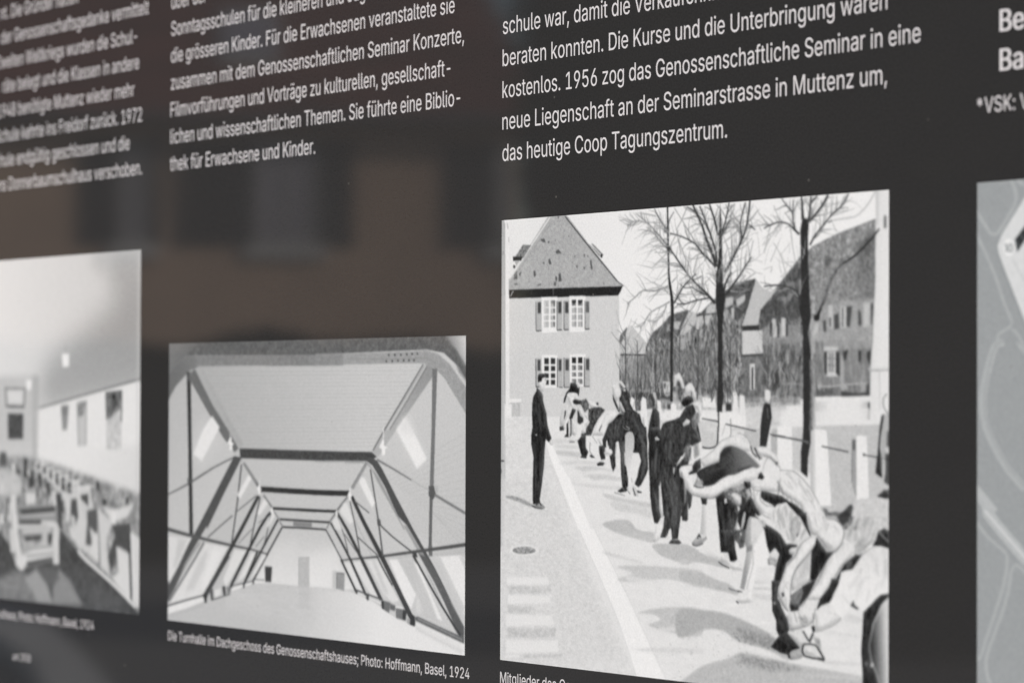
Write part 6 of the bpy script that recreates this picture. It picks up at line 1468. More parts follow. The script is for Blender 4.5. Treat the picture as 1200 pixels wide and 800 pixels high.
p 160 0.2 0.8|3746 1973 3768 1991 3796 2012 3822 2027 3841 2038 3850 2031 3831 2021 3806 2006 3778 1985 3756 1967
b 220 0.12 1 -75 0.7 0.45 -0.4 5|3711 2067 3771 2061 3836 2089 3860 2135 3861 2365 3345 2393 3366 2357 3412 2293 3432 2223 3530 2206 3621 2111
p 226 0.15 1|3439 2234 3846 2215 3846 2303 3824 2330 3732 2361 3644 2437 3578 2429 3523 2410 3439 2497 3394 2470 3332 2409 3394 2349
p 60 0.2 0.85|3512 2418 3539 2386 3551 2412 3589 2429 3573 2438
p 185 0.5 0.5|3556 2394 3577 2359 3600 2317 3614 2289 3622 2271 3611 2269 3603 2287 3589 2315 3566 2356 3545 2392
p 180 0.5 0.5|3778 2303 3798 2260 3818 2206 3826 2158 3828 2123 3814 2123 3811 2158 3804 2205 3784 2258 3764 2301
p 190 0.6 0.4|3557 2357 3617 2285 3605 2281 3544 2352
b 46 0.15 1 62 0.7 0.45 -0.4 10|3846 2329 3770 2341 3694 2400 3626 2449 3617 2569 3606 2674 3618 2793 3621 2889 3765 2878 3738 2799 3694 2742 3672 2640 3705 2511 3781 2396 3846 2344
g 50 0.5 1 184.43 130.08 190.96 129.66 200|3857 2347 3786 2395 3710 2511 3674 2640 3700 2742 3740 2799 3765 2878 3857 2871
p 205 0.2 0.8|3683 2751 3711 2734 3716 2752 3694 2766
p 150 0.3 0.6|3634 2739 3667 2730 3661 2760 3640 2765
b 48 0.15 1 62 0.7 0.45 -0.4 10|3777 1306 3806 1295 3791 1355 3774 1422 3766 1489 3783 1570 3785 1666 3750 1652 3726 1638 3748 1496 3761 1385
p 172 0.2 0.9|3802 1310 3858 1265 3858 1391 3826 1399 3810 1495 3805 1584 3788 1570 3777 1488 3788 1362
b 70 0.25 1 62 0.7 0.45 -0.4 10|3826 1399 3858 1384 3859 1480 3821 1488
b 208 0.15 1 -75 0.7 0.45 -0.4 5|3799 1496 3826 1484 3842 1510 3810 1525
p 190 0.2 0.8|3788 1562 3810 1562 3810 1658 3788 1659
p 56 0.2 0.8|3810 1525 3859 1524 3859 1717 3799 1688 3813 1629
b 58 0.15 1 62 0.7 0.45 -0.4 10|3740 1773 3799 1734 3859 1731 3859 1783 3805 1785
n 200 0.15 1 7 0.9 1.2|3542 1814 3608 1790 3696 1784 3859 1790 3859 1887 3520 1897
p 60 0.2 0.9|3508 1826 3536 1833 3520 1897 3408 1901
p 110 0.2 0.7|3267 1860 3306 1855 3318 1881 3408 1871 3408 1901 3284 1882
p 120 0.25 0.7|3537 1842 3503 1881 3514 1885 3547 1846
p 150 0.4 0.55|3254 2046 3271 2065 3297 2087 3333 2100 3362 2106 3368 2096 3340 2089 3309 2079 3285 2058 3268 2040
p 165 0.4 0.55|3064 2075 3041 2104 3011 2141 2976 2177 2947 2206 2963 2213 2991 2184 3027 2146 3058 2109 3080 2081
p 168 0.4 0.55|3359 2140 3333 2162 3296 2198 3251 2253 3213 2300 3227 2305 3265 2258 3310 2204 3346 2169 3372 2146
p 150 0.4 0.55|3534 2098 3462 2163 3474 2169 3545 2104
p 176 0.5 0.55|3296 2206 3277 2236 3254 2271 3238 2296 3228 2314 3243 2317 3254 2300 3269 2274 3292 2239 3311 2210
p 176 0.5 0.55|3665 2099 3693 2123 3724 2157 3737 2200 3743 2236 3759 2234 3753 2197 3739 2152 3707 2117 3677 2092
p 176 0.5 0.55|3783 2085 3793 2113 3803 2152 3809 2203 3813 2246 3829 2245 3825 2202 3819 2150 3808 2110 3799 2082
p 176 0.5 0.55|3603 2192 3588 2220 3563 2255 3526 2287 3493 2312 3505 2319 3538 2294 3577 2260 3602 2224 3618 2196
p 176 0.5 0.55|3576 2302 3603 2281 3636 2259 3663 2249 3684 2244 3679 2233 3657 2239 3626 2250 3592 2274 3564 2295
p 160 0.35 0.6|2956 1650 2973 1674 2996 1702 3023 1721 3045 1733 3054 1726 3033 1714 3007 1696 2985 1669 2969 1646
p 160 0.35 0.6|3043 1687 3061 1711 3083 1738 3105 1754 3123 1763 3132 1756 3115 1747 3094 1732 3073 1706 3056 1683
p 160 0.35 0.6|3121 1750 3139 1766 3159 1786 3171 1807 3178 1823 3191 1820 3184 1804 3172 1782 3151 1760 3133 1744
p 160 0.35 0.6|2947 1702 2996 1753 3007 1747 2959 1697
p 160 0.35 0.6|3083 1789 3131 1826 3142 1820 3094 1783
p 140 0.3 0.6|2860 1884 2889 1922 2900 1918 2871 1880
p 140 0.3 0.6|2928 1849 2947 1906 2959 1904 2940 1847
p 140 0.3 0.6|2996 1877 2976 1936 2989 1937 3008 1879
p 140 0.3 0.6|3036 1913 3007 1939 3017 1944 3046 1917
p 140 0.3 0.65|2884 1924 2916 1987 2928 1984 2896 1921
p 140 0.3 0.65|2970 1978 3002 2047 3014 2044 2982 1975
p 140 0.3 0.65|3066 1944 3045 2015 3057 2016 3078 1945
p 140 0.3 0.65|3119 1976 3077 2034 3088 2037 3130 1980
p 180 0.35 0.5|2384 1466 2417 1486 2426 1480 2393 1460
p 180 0.35 0.5|2530 1448 2578 1489 2589 1484 2540 1443
p 180 0.35 0.5|2160 1607 2235 1585 2230 1577 2155 1600
p 104 0.4 0.5|2375 1561 2411 1549 2454 1539 2498 1545 2533 1554 2538 1546 2502 1537 2454 1531 2406 1542 2370 1554
p 104 0.4 0.5|2344 1630 2378 1614 2423 1598 2476 1595 2519 1596 2520 1588 2476 1586 2420 1590 2371 1607 2336 1623
p 104 0.4 0.5|2210 1675 2245 1665 2293 1653 2347 1640 2391 1630 2387 1622 2343 1632 2288 1645 2240 1658 2205 1668
p 92 0.35 0.55|2326 1838 2334 1874 2343 1922 2348 1974 2351 2016 2364 2015 2361 1973 2356 1921 2347 1873 2339 1837
p 92 0.35 0.55|2384 1869 2400 1901 2416 1941 2418 1982 2417 2014 2430 2014 2432 1981 2429 1939 2413 1898 2396 1866
p 92 0.35 0.55|2449 1897 2441 1981 2454 1981 2462 1897
p 88 0.3 0.6|2389 2035 2420 2107 2431 2104 2400 2033
p 88 0.3 0.6|2358 2029 2369 2114 2380 2113 2370 2028
p 96 0.3 0.6|2847 2339 2851 2380 2859 2431 2878 2475 2895 2507 2906 2504 2889 2472 2871 2429 2862 2379 2859 2338
p 96 0.3 0.6|2883 2538 2907 2599 2918 2596 2894 2536
p 96 0.3 0.6|2919 2645 2966 2688 2976 2683 2929 2640
p 92 0.3 0.5|3656 2492 3651 2530 3645 2582 3636 2640 3628 2687 3639 2687 3647 2640 3656 2582 3662 2530 3666 2492
p 92 0.3 0.5|3721 2398 3678 2474 3688 2477 3732 2400
p 92 0.3 0.5|3650 2716 3667 2834 3678 2833 3661 2715
p 104 0.35 0.5|1830 1090 1805 1131 1777 1185 1763 1246 1755 1294 1767 1295 1775 1247 1788 1187 1816 1133 1841 1093
p 104 0.35 0.5|1884 1146 1905 1234 1917 1233 1896 1145
p 104 0.35 0.5|1691 1443 1675 1525 1687 1525 1703 1444
p 98 0.3 0.5|1801 1714 1821 1735 1844 1766 1857 1809 1865 1846 1877 1844 1869 1807 1855 1764 1832 1732 1811 1710
p 98 0.3 0.5|1691 1524 1681 1580 1670 1647 1663 1702 1660 1742 1672 1742 1676 1702 1682 1647 1693 1580 1703 1525
p 98 0.3 0.5|1649 1771 1693 1864 1705 1862 1661 1768
p 98 0.3 0.5|1548 1330 1555 1370 1560 1418 1550 1457 1538 1485 1550 1487 1562 1458 1572 1418 1568 1369 1561 1329
p 98 0.3 0.5|1438 1335 1405 1390 1417 1393 1450 1338
p 98 0.3 0.5|1505 1447 1550 1515 1561 1512 1517 1444
p 92 0.25 0.5|392 1229 395 1256 402 1286 412 1307 421 1321 430 1319 421 1306 411 1285 405 1255 401 1229
p 92 0.25 0.5|440 1184 478 1252 488 1251 449 1182
p 92 0.25 0.5|488 1320 498 1388 508 1388 498 1319
p 84 0.25 0.45|399 1500 396 1562 394 1643 397 1730 401 1800 413 1799 409 1730 406 1643 408 1562 411 1500
p 84 0.25 0.45|448 1564 443 1727 454 1727 459 1563
p 110 0.3 0.5|1777 1490 1791 1591 1799 1591 1791 1489
p 110 0.3 0.5|1830 1469 1819 1521 1810 1578 1828 1603 1846 1612 1852 1609 1847 1598 1844 1576 1843 1521 1844 1469
p 110 0.3 0.5|1690 1524 1677 1574 1665 1634 1676 1682 1689 1715 1697 1714 1696 1680 1698 1633 1701 1575 1704 1525
p 110 0.3 0.5|1723 1564 1705 1673 1713 1674 1737 1565
p 110 0.3 0.5|1843 1706 1858 1733 1876 1767 1895 1802 1910 1831 1917 1830 1916 1799 1908 1760 1880 1727 1855 1702
p 110 0.3 0.5|1789 1727 1805 1763 1822 1808 1837 1852 1846 1886 1854 1886 1857 1850 1855 1803 1828 1758 1802 1724
p 110 0.3 0.5|1647 1593 1640 1702 1648 1702 1661 1593
p 110 0.3 0.5|1559 1492 1547 1525 1538 1568 1556 1608 1574 1636 1582 1635 1576 1605 1573 1567 1572 1526 1573 1493
p 110 0.3 0.5|1515 1447 1552 1500 1559 1499 1529 1444
p 110 0.3 0.5|1349 1481 1338 1535 1328 1599 1340 1648 1353 1681 1361 1680 1361 1646 1363 1598 1362 1535 1363 1482
p 110 0.3 0.5|1576 1581 1566 1617 1550 1661 1534 1700 1520 1731 1527 1733 1554 1705 1584 1665 1590 1618 1590 1581
p 28 0.3 0.5|1767 1443 1756 1499 1743 1564 1739 1605 1738 1632 1744 1633 1757 1607 1772 1565 1776 1500 1779 1443
p 28 0.3 0.5|1736 1755 1741 1784 1749 1823 1767 1866 1782 1902 1789 1901 1785 1864 1778 1819 1761 1781 1748 1753
p 28 0.3 0.5|1864 1488 1845 1563 1852 1563 1876 1489
p 28 0.3 0.5|1691 1471 1699 1525 1706 1525 1703 1470
p 28 0.3 0.5|1939 1669 1953 1789 1959 1789 1951 1668
p 28 0.3 0.5|1626 1512 1624 1675 1631 1675 1638 1512
p 116 0.3 0.5|1676 1810 1678 1848 1683 1892 1699 1924 1712 1944 1719 1943 1718 1921 1714 1888 1701 1845 1689 1809
p 116 0.3 0.5|1843 1846 1848 1888 1850 1940 1850 1985 1847 2020 1854 2021 1869 1986 1882 1939 1870 1886 1856 1845
p 116 0.3 0.5|1891 1824 1884 1868 1877 1925 1880 1985 1884 2033 1891 2032 1899 1985 1908 1925 1906 1868 1904 1824
p 116 0.3 0.5|1789 1875 1803 1955 1811 1954 1803 1873
p 116 0.3 0.5|1865 2053 1863 2087 1870 2087 1878 2053
p 28 0.3 0.5|1833 1900 1826 2008 1832 2008 1845 1900
p 28 0.3 0.5|1769 1848 1777 1929 1783 1928 1780 1847
p 104 0.3 0.5|1776 1388 1758 1470 1766 1470 1790 1389
p 104 0.3 0.5|1906 1325 1871 1350 1833 1384 1823 1417 1823 1442 1830 1443 1843 1420 1863 1392 1891 1358 1917 1330
p 104 0.3 0.5|1980 1277 1940 1319 1947 1322 1992 1282
p 104 0.3 0.5|1337 1328 1312 1354 1283 1390 1275 1430 1273 1461 1281 1462 1296 1432 1316 1396 1335 1360 1351 1332
p 104 0.3 0.5|1437 1311 1459 1349 1484 1395 1510 1432 1529 1460 1537 1458 1530 1428 1516 1387 1481 1343 1451 1307
p 104 0.3 0.5|1381 1235 1407 1283 1415 1281 1395 1233
p 104 0.3 0.5|1537 1391 1562 1486 1570 1485 1551 1390
p 104 0.3 0.5|1202 1392 1183 1448 1191 1449 1217 1394
p 104 0.3 0.5|1667 1295 1682 1390 1690 1389 1682 1294
p 104 0.3 0.5|1689 1302 1706 1417 1714 1416 1704 1301
p 104 0.3 0.5|2075 1401 2109 1453 2117 1452 2088 1398
p 28 0.3 0.5|1863 1348 1887 1442 1894 1441 1875 1347
p 28 0.3 0.5|1405 1338 1430 1419 1437 1419 1417 1336
p 28 0.3 0.5|1293 1322 1240 1406 1247 1408 1305 1325
p 28 0.3 0.5|2023 1295 2057 1334 2063 1332 2034 1291
p 104 0.3 0.5|1230 1382 1216 1416 1204 1459 1213 1498 1225 1526 1232 1526 1232 1497 1234 1460 1238 1418 1243 1383
p 104 0.3 0.5|1276 1502 1252 1591 1259 1592 1288 1504
p 104 0.3 0.5|1516 1436 1534 1474 1552 1518 1565 1551 1572 1576 1579 1575 1583 1550 1581 1513 1554 1469 1528 1433
p 104 0.3 0.5|1321 1481 1319 1520 1321 1570 1341 1613 1360 1645 1367 1644 1359 1611 1351 1567 1341 1519 1333 1480
p 104 0.3 0.5|1149 1521 1144 1582 1151 1582 1162 1522
p 104 0.3 0.5|911 1486 923 1564 931 1563 924 1485
p 104 0.3 0.5|948 1375 978 1424 985 1422 960 1372
p 150 0.18 0.68|1033 1295 1052 1362 1058 1361 1039 1294
p 150 0.18 0.68|1097 1283 1070 1338 1076 1340 1103 1284
p 150 0.18 0.68|950 1239 959 1267 966 1267 956 1239
p 112 0.3 0.5|1329 1190 1342 1213 1358 1242 1378 1265 1394 1283 1400 1281 1394 1261 1383 1235 1360 1208 1340 1187
p 112 0.3 0.5|1410 1317 1484 1381 1489 1379 1420 1313
p 112 0.3 0.5|1285 1336 1234 1415 1240 1416 1296 1339
p 112 0.3 0.5|1356 1337 1341 1403 1348 1404 1368 1338
p 96 0.3 0.5|375 1501 390 1615 397 1614 387 1500
p 96 0.3 0.5|483 1542 475 1599 463 1669 457 1727 451 1770 458 1770 475 1728 493 1670 496 1600 496 1542
p 96 0.3 0.5|400 1671 398 1828 404 1828 412 1671
p 96 0.3 0.5|427 1756 416 1856 423 1856 439 1756
p 90 0.3 0.5|371 1229 379 1320 386 1320 383 1229
p 90 0.3 0.5|429 1240 429 1293 432 1355 447 1402 462 1434 468 1433 464 1400 459 1353 449 1292 441 1240
p 90 0.3 0.5|391 1355 404 1434 410 1434 403 1354
p 90 0.3 0.5|478 1320 500 1400 506 1399 489 1319
p 104 0.3 0.5|2310 1870 2329 1943 2336 1943 2322 1869
p 104 0.3 0.5|2343 1964 2363 2048 2369 2047 2356 1963
p 104 0.3 0.5|2400 1900 2428 1982 2435 1981 2413 1898
p 104 0.3 0.5|2449 1939 2436 2023 2443 2024 2462 1939
p 104 0.3 0.5|2611 1860 2598 1903 2604 1904 2623 1862
p 32 0.3 0.5|2368 1884 2387 2015 2393 2015 2379 1883
p 32 0.3 0.5|2319 1975 2330 2059 2336 2059 2330 1975
p 150 0.18 0.68|2821 1886 2829 1958 2835 1958 2826 1886
p 150 0.18 0.68|2877 1864 2861 1967 2866 1967 2881 1864
p 150 0.18 0.68|2908 1852 2900 1925 2905 1925 2913 1853
p 160 0.18 0.68|2655 1658 2695 1673 2698 1670 2657 1656
p 160 0.18 0.68|2633 1727 2697 1720 2696 1717 2632 1724
p 160 0.18 0.68|2647 1840 2719 1885 2723 1883 2650 1838
p 112 0.3 0.5|2368 2029 2381 2101 2388 2100 2380 2028
p 112 0.3 0.5|2425 2053 2443 2164 2449 2163 2436 2052
p 112 0.3 0.5|2851 2307 2844 2359 2850 2359 2862 2307
p 112 0.3 0.5|2832 2386 2854 2462 2860 2461 2843 2385
p 168 0.18 0.68|2665 2043 2625 2090 2630 2092 2670 2045
p 168 0.18 0.68|2595 2021 2615 2079 2620 2078 2600 2020
p 104 0.18 0.72|2862 1709 2869 1723 2873 1740 2868 1761 2862 1779 2868 1780 2878 1762 2886 1740 2877 1721 2867 1708
p 104 0.18 0.72|2892 1740 2916 1785 2922 1783 2897 1739
p 104 0.18 0.72|2931 1772 2950 1810 2956 1808 2936 1770
p 104 0.18 0.72|2979 1796 2984 1828 2990 1827 2985 1795
p 104 0.18 0.72|3023 1814 3028 1845 3034 1845 3029 1813
p 104 0.18 0.72|3067 1838 3086 1876 3092 1875 3072 1837
p 150 0.18 0.68|2931 1657 2990 1688 2994 1685 2935 1654
p 150 0.18 0.68|3048 1705 3125 1786 3130 1784 3052 1703
p 150 0.18 0.68|3106 1761 3173 1836 3178 1834 3110 1759
p 150 0.18 0.68|2912 1702 2980 1752 2984 1749 2916 1700
p 150 0.18 0.68|3163 1810 3211 1873 3216 1871 3168 1809
p 132 0.18 0.68|2853 1896 2882 1940 2888 1939 2858 1895
p 132 0.18 0.68|2921 1855 2941 1919 2947 1918 2926 1854
p 132 0.18 0.68|2980 1872 2970 1936 2976 1937 2985 1872
p 132 0.18 0.68|2882 1842 2862 1882 2868 1883 2887 1843
p 120 0.18 0.68|2909 1915 2930 1978 2936 1977 2914 1914
p 120 0.18 0.68|2994 1940 2983 2004 2990 2004 3000 1940
p 120 0.18 0.68|3048 1931 3031 1988 3038 1988 3053 1932
p 120 0.18 0.68|2941 1999 2962 2055 2969 2053 2946 1998
p 120 0.18 0.68|3027 2030 2995 2066 3000 2068 3032 2031
p 120 0.18 0.68|2866 1938 2887 1987 2893 1985 2871 1937
p 120 0.18 0.68|3101 1992 3069 2042 3075 2044 3106 1993
p 140 0.18 0.68|3143 1901 3164 1977 3170 1976 3148 1900
p 140 0.18 0.68|3196 1906 3216 1968 3222 1967 3201 1905
p 140 0.18 0.68|3269 1897 3279 1938 3285 1937 3274 1896
p 140 0.18 0.68|3321 1943 3300 1992 3306 1993 3326 1944
p 140 0.18 0.68|3363 1957 3404 1984 3408 1981 3367 1955
p 112 0.3 0.51|3536 1915 3495 1999 3502 2000 3542 1916
p 112 0.3 0.51|3587 1893 3556 1962 3563 1963 3593 1894
p 112 0.3 0.51|3638 1884 3597 1968 3604 1969 3643 1885
p 112 0.3 0.51|3567 1990 3546 2038 3553 2039 3573 1990
p 112 0.3 0.51|3628 1994 3587 2064 3593 2065 3633 1995
p 112 0.3 0.51|3708 1909 3667 1993 3674 1994 3714 1910
p 112 0.3 0.51|3728 1950 3688 2033 3694 2034 3734 1951
p 150 0.25 0.51|3280 2208 3248 2272 3254 2273 3285 2209
p 150 0.25 0.51|3387 2116 3460 2078 3456 2075 3384 2113
p 150 0.25 0.51|2942 2231 2909 2303 2915 2304 2947 2232
p 150 0.25 0.51|3070 2099 3027 2170 3033 2172 3075 2100
p 110 0.18 0.68|2866 2037 2898 2107 2904 2105 2871 2036
p 110 0.18 0.68|2856 2193 2845 2264 2850 2264 2860 2193
p 110 0.18 0.68|2888 2149 2872 2220 2877 2220 2893 2149
p 110 0.18 0.68|3176 2179 3154 2277 3160 2278 3180 2179
p 110 0.18 0.68|3259 2175 3228 2246 3233 2246 3264 2175
p 104 0.3 0.5|2835 2354 2826 2463 2833 2463 2847 2354
p 104 0.3 0.5|2859 2493 2885 2569 2892 2567 2871 2491
p 104 0.3 0.5|2906 2552 2933 2612 2939 2611 2918 2550
p 104 0.3 0.5|2885 2648 2980 2702 2985 2699 2893 2642
p 104 0.3 0.5|2931 2637 3015 2692 3020 2689 2940 2631
p 88 0.3 0.5|3644 2507 3636 2612 3642 2612 3656 2507
p 88 0.3 0.5|3678 2684 3669 2774 3676 2774 3689 2684
p 88 0.3 0.5|3721 2413 3691 2489 3697 2490 3732 2414
p 112 0.3 0.5|3105 2495 3130 2546 3136 2545 3115 2492
p 112 0.3 0.5|3059 2529 3084 2557 3089 2555 3068 2525
p 112 0.3 0.5|2977 2502 2991 2554 2997 2553 2987 2500
p 112 0.3 0.5|3185 2503 3165 2543 3170 2544 3195 2505
p 112 0.3 0.5|2918 2334 2909 2374 2914 2374 2928 2335
p 112 0.3 0.5|2930 2397 2944 2442 2950 2441 2940 2395
p 150 0.25 0.51|3437 2355 3504 2412 3508 2409 3441 2353
p 150 0.25 0.51|3680 2311 3647 2388 3653 2388 3685 2312
p 150 0.25 0.51|3757 2263 3713 2332 3718 2333 3761 2264
p 150 0.25 0.51|3303 2469 3394 2479 3395 2475 3305 2466
p 110 0.18 0.68|3764 1377 3753 1496 3758 1496 3769 1377
p 110 0.18 0.68|3780 1518 3764 1622 3769 1622 3785 1518
p 110 0.18 0.68|3829 1406 3823 1480 3829 1480 3834 1406
p 112 0.1 0.75|3176 2022 3139 2037 3096 2058 3068 2081 3046 2106 3035 2127 3020 2148 2981 2176 2940 2208 2917 2249 2900 2289 2880 2323 2866 2347 2873 2349 2888 2324 2908 2290 2926 2251 2949 2212 2989 2180 3029 2152 3044 2129 3055 2108 3075 2084 3101 2061 3143 2040 3179 2025
p 112 0.1 0.75|3207 2068 3187 2090 3159 2118 3120 2149 3079 2181 3044 2210 3017 2240 2997 2275 2985 2313 2980 2363 2979 2403 2986 2403 2988 2363 2994 2314 3007 2276 3026 2243 3054 2214 3087 2185 3127 2153 3165 2121 3193 2092 3211 2070
p 112 0.1 0.75|3456 2051 3404 2087 3347 2128 3321 2148 3298 2175 3260 2235 3216 2301 3162 2360 3118 2404 3123 2406 3168 2363 3224 2303 3270 2237 3308 2178 3329 2152 3353 2131 3409 2090 3460 2054
p 112 0.1 0.75|3555 2110 3551 2121 3537 2135 3498 2151 3455 2171 3428 2192 3407 2215 3388 2239 3362 2269 3313 2322 3270 2368 3275 2370 3319 2325 3369 2272 3396 2242 3416 2218 3437 2196 3461 2176 3503 2156 3542 2139 3557 2122 3561 2111
p 112 0.1 0.75|3384 1923 3408 1937 3434 1955 3449 1973 3455 1994 3448 2022 3433 2052 3410 2079 3383 2100 3353 2108 3329 2111 3329 2115 3355 2113 3388 2104 3417 2082 3442 2055 3458 2024 3465 1994 3457 1971 3440 1952 3412 1933 3387 1920
p 130 0.1 0.75|3710 2065 3670 2081 3617 2109 3566 2160 3527 2205 3532 2207 3573 2163 3624 2113 3674 2085 3712 2068
p 130 0.1 0.75|3217 2014 3235 2029 3257 2048 3282 2068 3301 2084 3305 2082 3288 2065 3265 2044 3241 2026 3221 2012
p 130 0.1 0.75|3133 1964 3150 1989 3174 2014 3201 2017 3220 2013 3219 2009 3201 2011 3181 2009 3157 1986 3137 1963
p 112 0.1 0.75|2048 1810 2089 1816 2141 1823 2184 1827 2225 1829 2260 1826 2294 1816 2331 1797 2367 1778 2400 1767 2423 1761 2421 1757 2397 1763 2363 1774 2326 1793 2289 1811 2257 1819 2225 1823 2185 1822 2142 1818 2091 1812 2050 1806
p 112 0.1 0.75|2083 1764 2142 1760 2209 1754 2247 1747 2277 1736 2306 1721 2335 1706 2365 1694 2407 1681 2485 1662 2553 1645 2551 1642 2482 1658 2404 1677 2361 1689 2329 1701 2299 1716 2272 1731 2244 1742 2207 1750 2141 1756 2082 1760
p 140 0.1 0.75|2879 1639 2912 1640 2952 1641 2981 1642 3009 1647 3045 1663 3085 1686 3124 1714 3162 1747 3205 1794 3239 1834 3244 1832 3211 1792 3168 1745 3130 1710 3092 1682 3052 1658 3013 1641 2982 1636 2953 1637 2912 1636 2879 1635
p 140 0.1 0.75|2729 1628 2750 1591 2778 1561 2802 1572 2832 1595 2861 1612 2882 1626 2886 1623 2866 1609 2838 1591 2809 1567 2773 1556 2744 1590 2724 1627
p 140 0.1 0.75|2634 1759 2636 1792 2643 1831 2660 1859 2683 1883 2707 1902 2734 1917 2769 1928 2797 1934 2799 1931 2772 1924 2739 1913 2714 1898 2691 1879 2669 1857 2651 1830 2642 1791 2639 1759
p 140 0.1 0.75|2706 1760 2698 1787 2698 1820 2727 1844 2765 1859 2800 1859 2826 1854 2825 1850 2800 1854 2768 1853 2734 1839 2706 1818 2705 1787 2711 1761
p 140 0.1 0.75|2609 1714 2614 1739 2634 1765 2680 1771 2736 1769 2802 1769 2855 1768 2855 1764 2802 1764 2737 1763 2681 1764 2639 1760 2621 1737 2614 1714
p 140 0.1 0.75|2887 1688 2852 1766 2858 1767 2892 1689
p 150 0.1 0.75|2130 1595 2159 1580 2197 1562 2229 1547 2260 1529 2290 1505 2318 1481 2344 1467 2374 1457 2420 1446 2459 1437 2457 1434 2418 1442 2371 1453 2339 1463 2311 1477 2282 1501 2254 1526 2224 1543 2193 1559 2156 1577 2127 1592
p 150 0.1 0.75|2486 1425 2507 1425 2533 1428 2559 1440 2584 1457 2604 1481 2617 1502 2623 1501 2610 1479 2591 1453 2565 1435 2537 1423 2508 1421 2486 1422
p 150 0.1 0.75|2158 1632 2176 1631 2209 1627 2267 1610 2318 1594 2316 1591 2264 1605 2206 1621 2175 1626 2157 1628
p 120 0.1 0.75|1924 1653 1931 1646 1943 1637 1952 1633 1969 1630 2012 1625 2051 1622 2050 1618 2011 1621 1967 1624 1948 1628 1936 1634 1926 1643 1919 1652
p 120 0.1 0.75|1928 1697 1946 1704 1965 1716 1966 1740 1971 1764 1994 1777 2016 1783 2019 1779 1999 1773 1979 1762 1977 1739 1972 1714 1951 1701 1930 1695
p 120 0.1 0.75|2093 1673 2098 1686 2098 1705 2082 1734 2064 1759 2070 1760 2089 1736 2108 1706 2105 1685 2097 1672
p 104 0.1 0.75|2868 2381 2877 2399 2890 2422 2903 2442 2920 2460 2943 2475 2963 2484 2967 2481 2949 2471 2927 2456 2912 2439 2898 2420 2884 2397 2873 2379
p 104 0.1 0.75|3089 2450 3169 2354 3164 2352 3084 2448
p 104 0.1 0.75|2950 2511 2954 2538 2961 2568 2970 2585 2994 2591 3047 2584 3106 2569 3154 2552 3191 2528 3204 2488 3207 2454 3201 2454 3198 2488 3185 2526 3150 2548 3103 2564 3045 2578 2994 2585 2976 2581 2968 2566 2960 2537 2956 2510
p 104 0.1 0.75|3050 2482 3084 2526 3089 2524 3054 2481
p 104 0.1 0.75|3015 2484 3037 2544 3043 2543 3019 2483
''', cool=2.0)

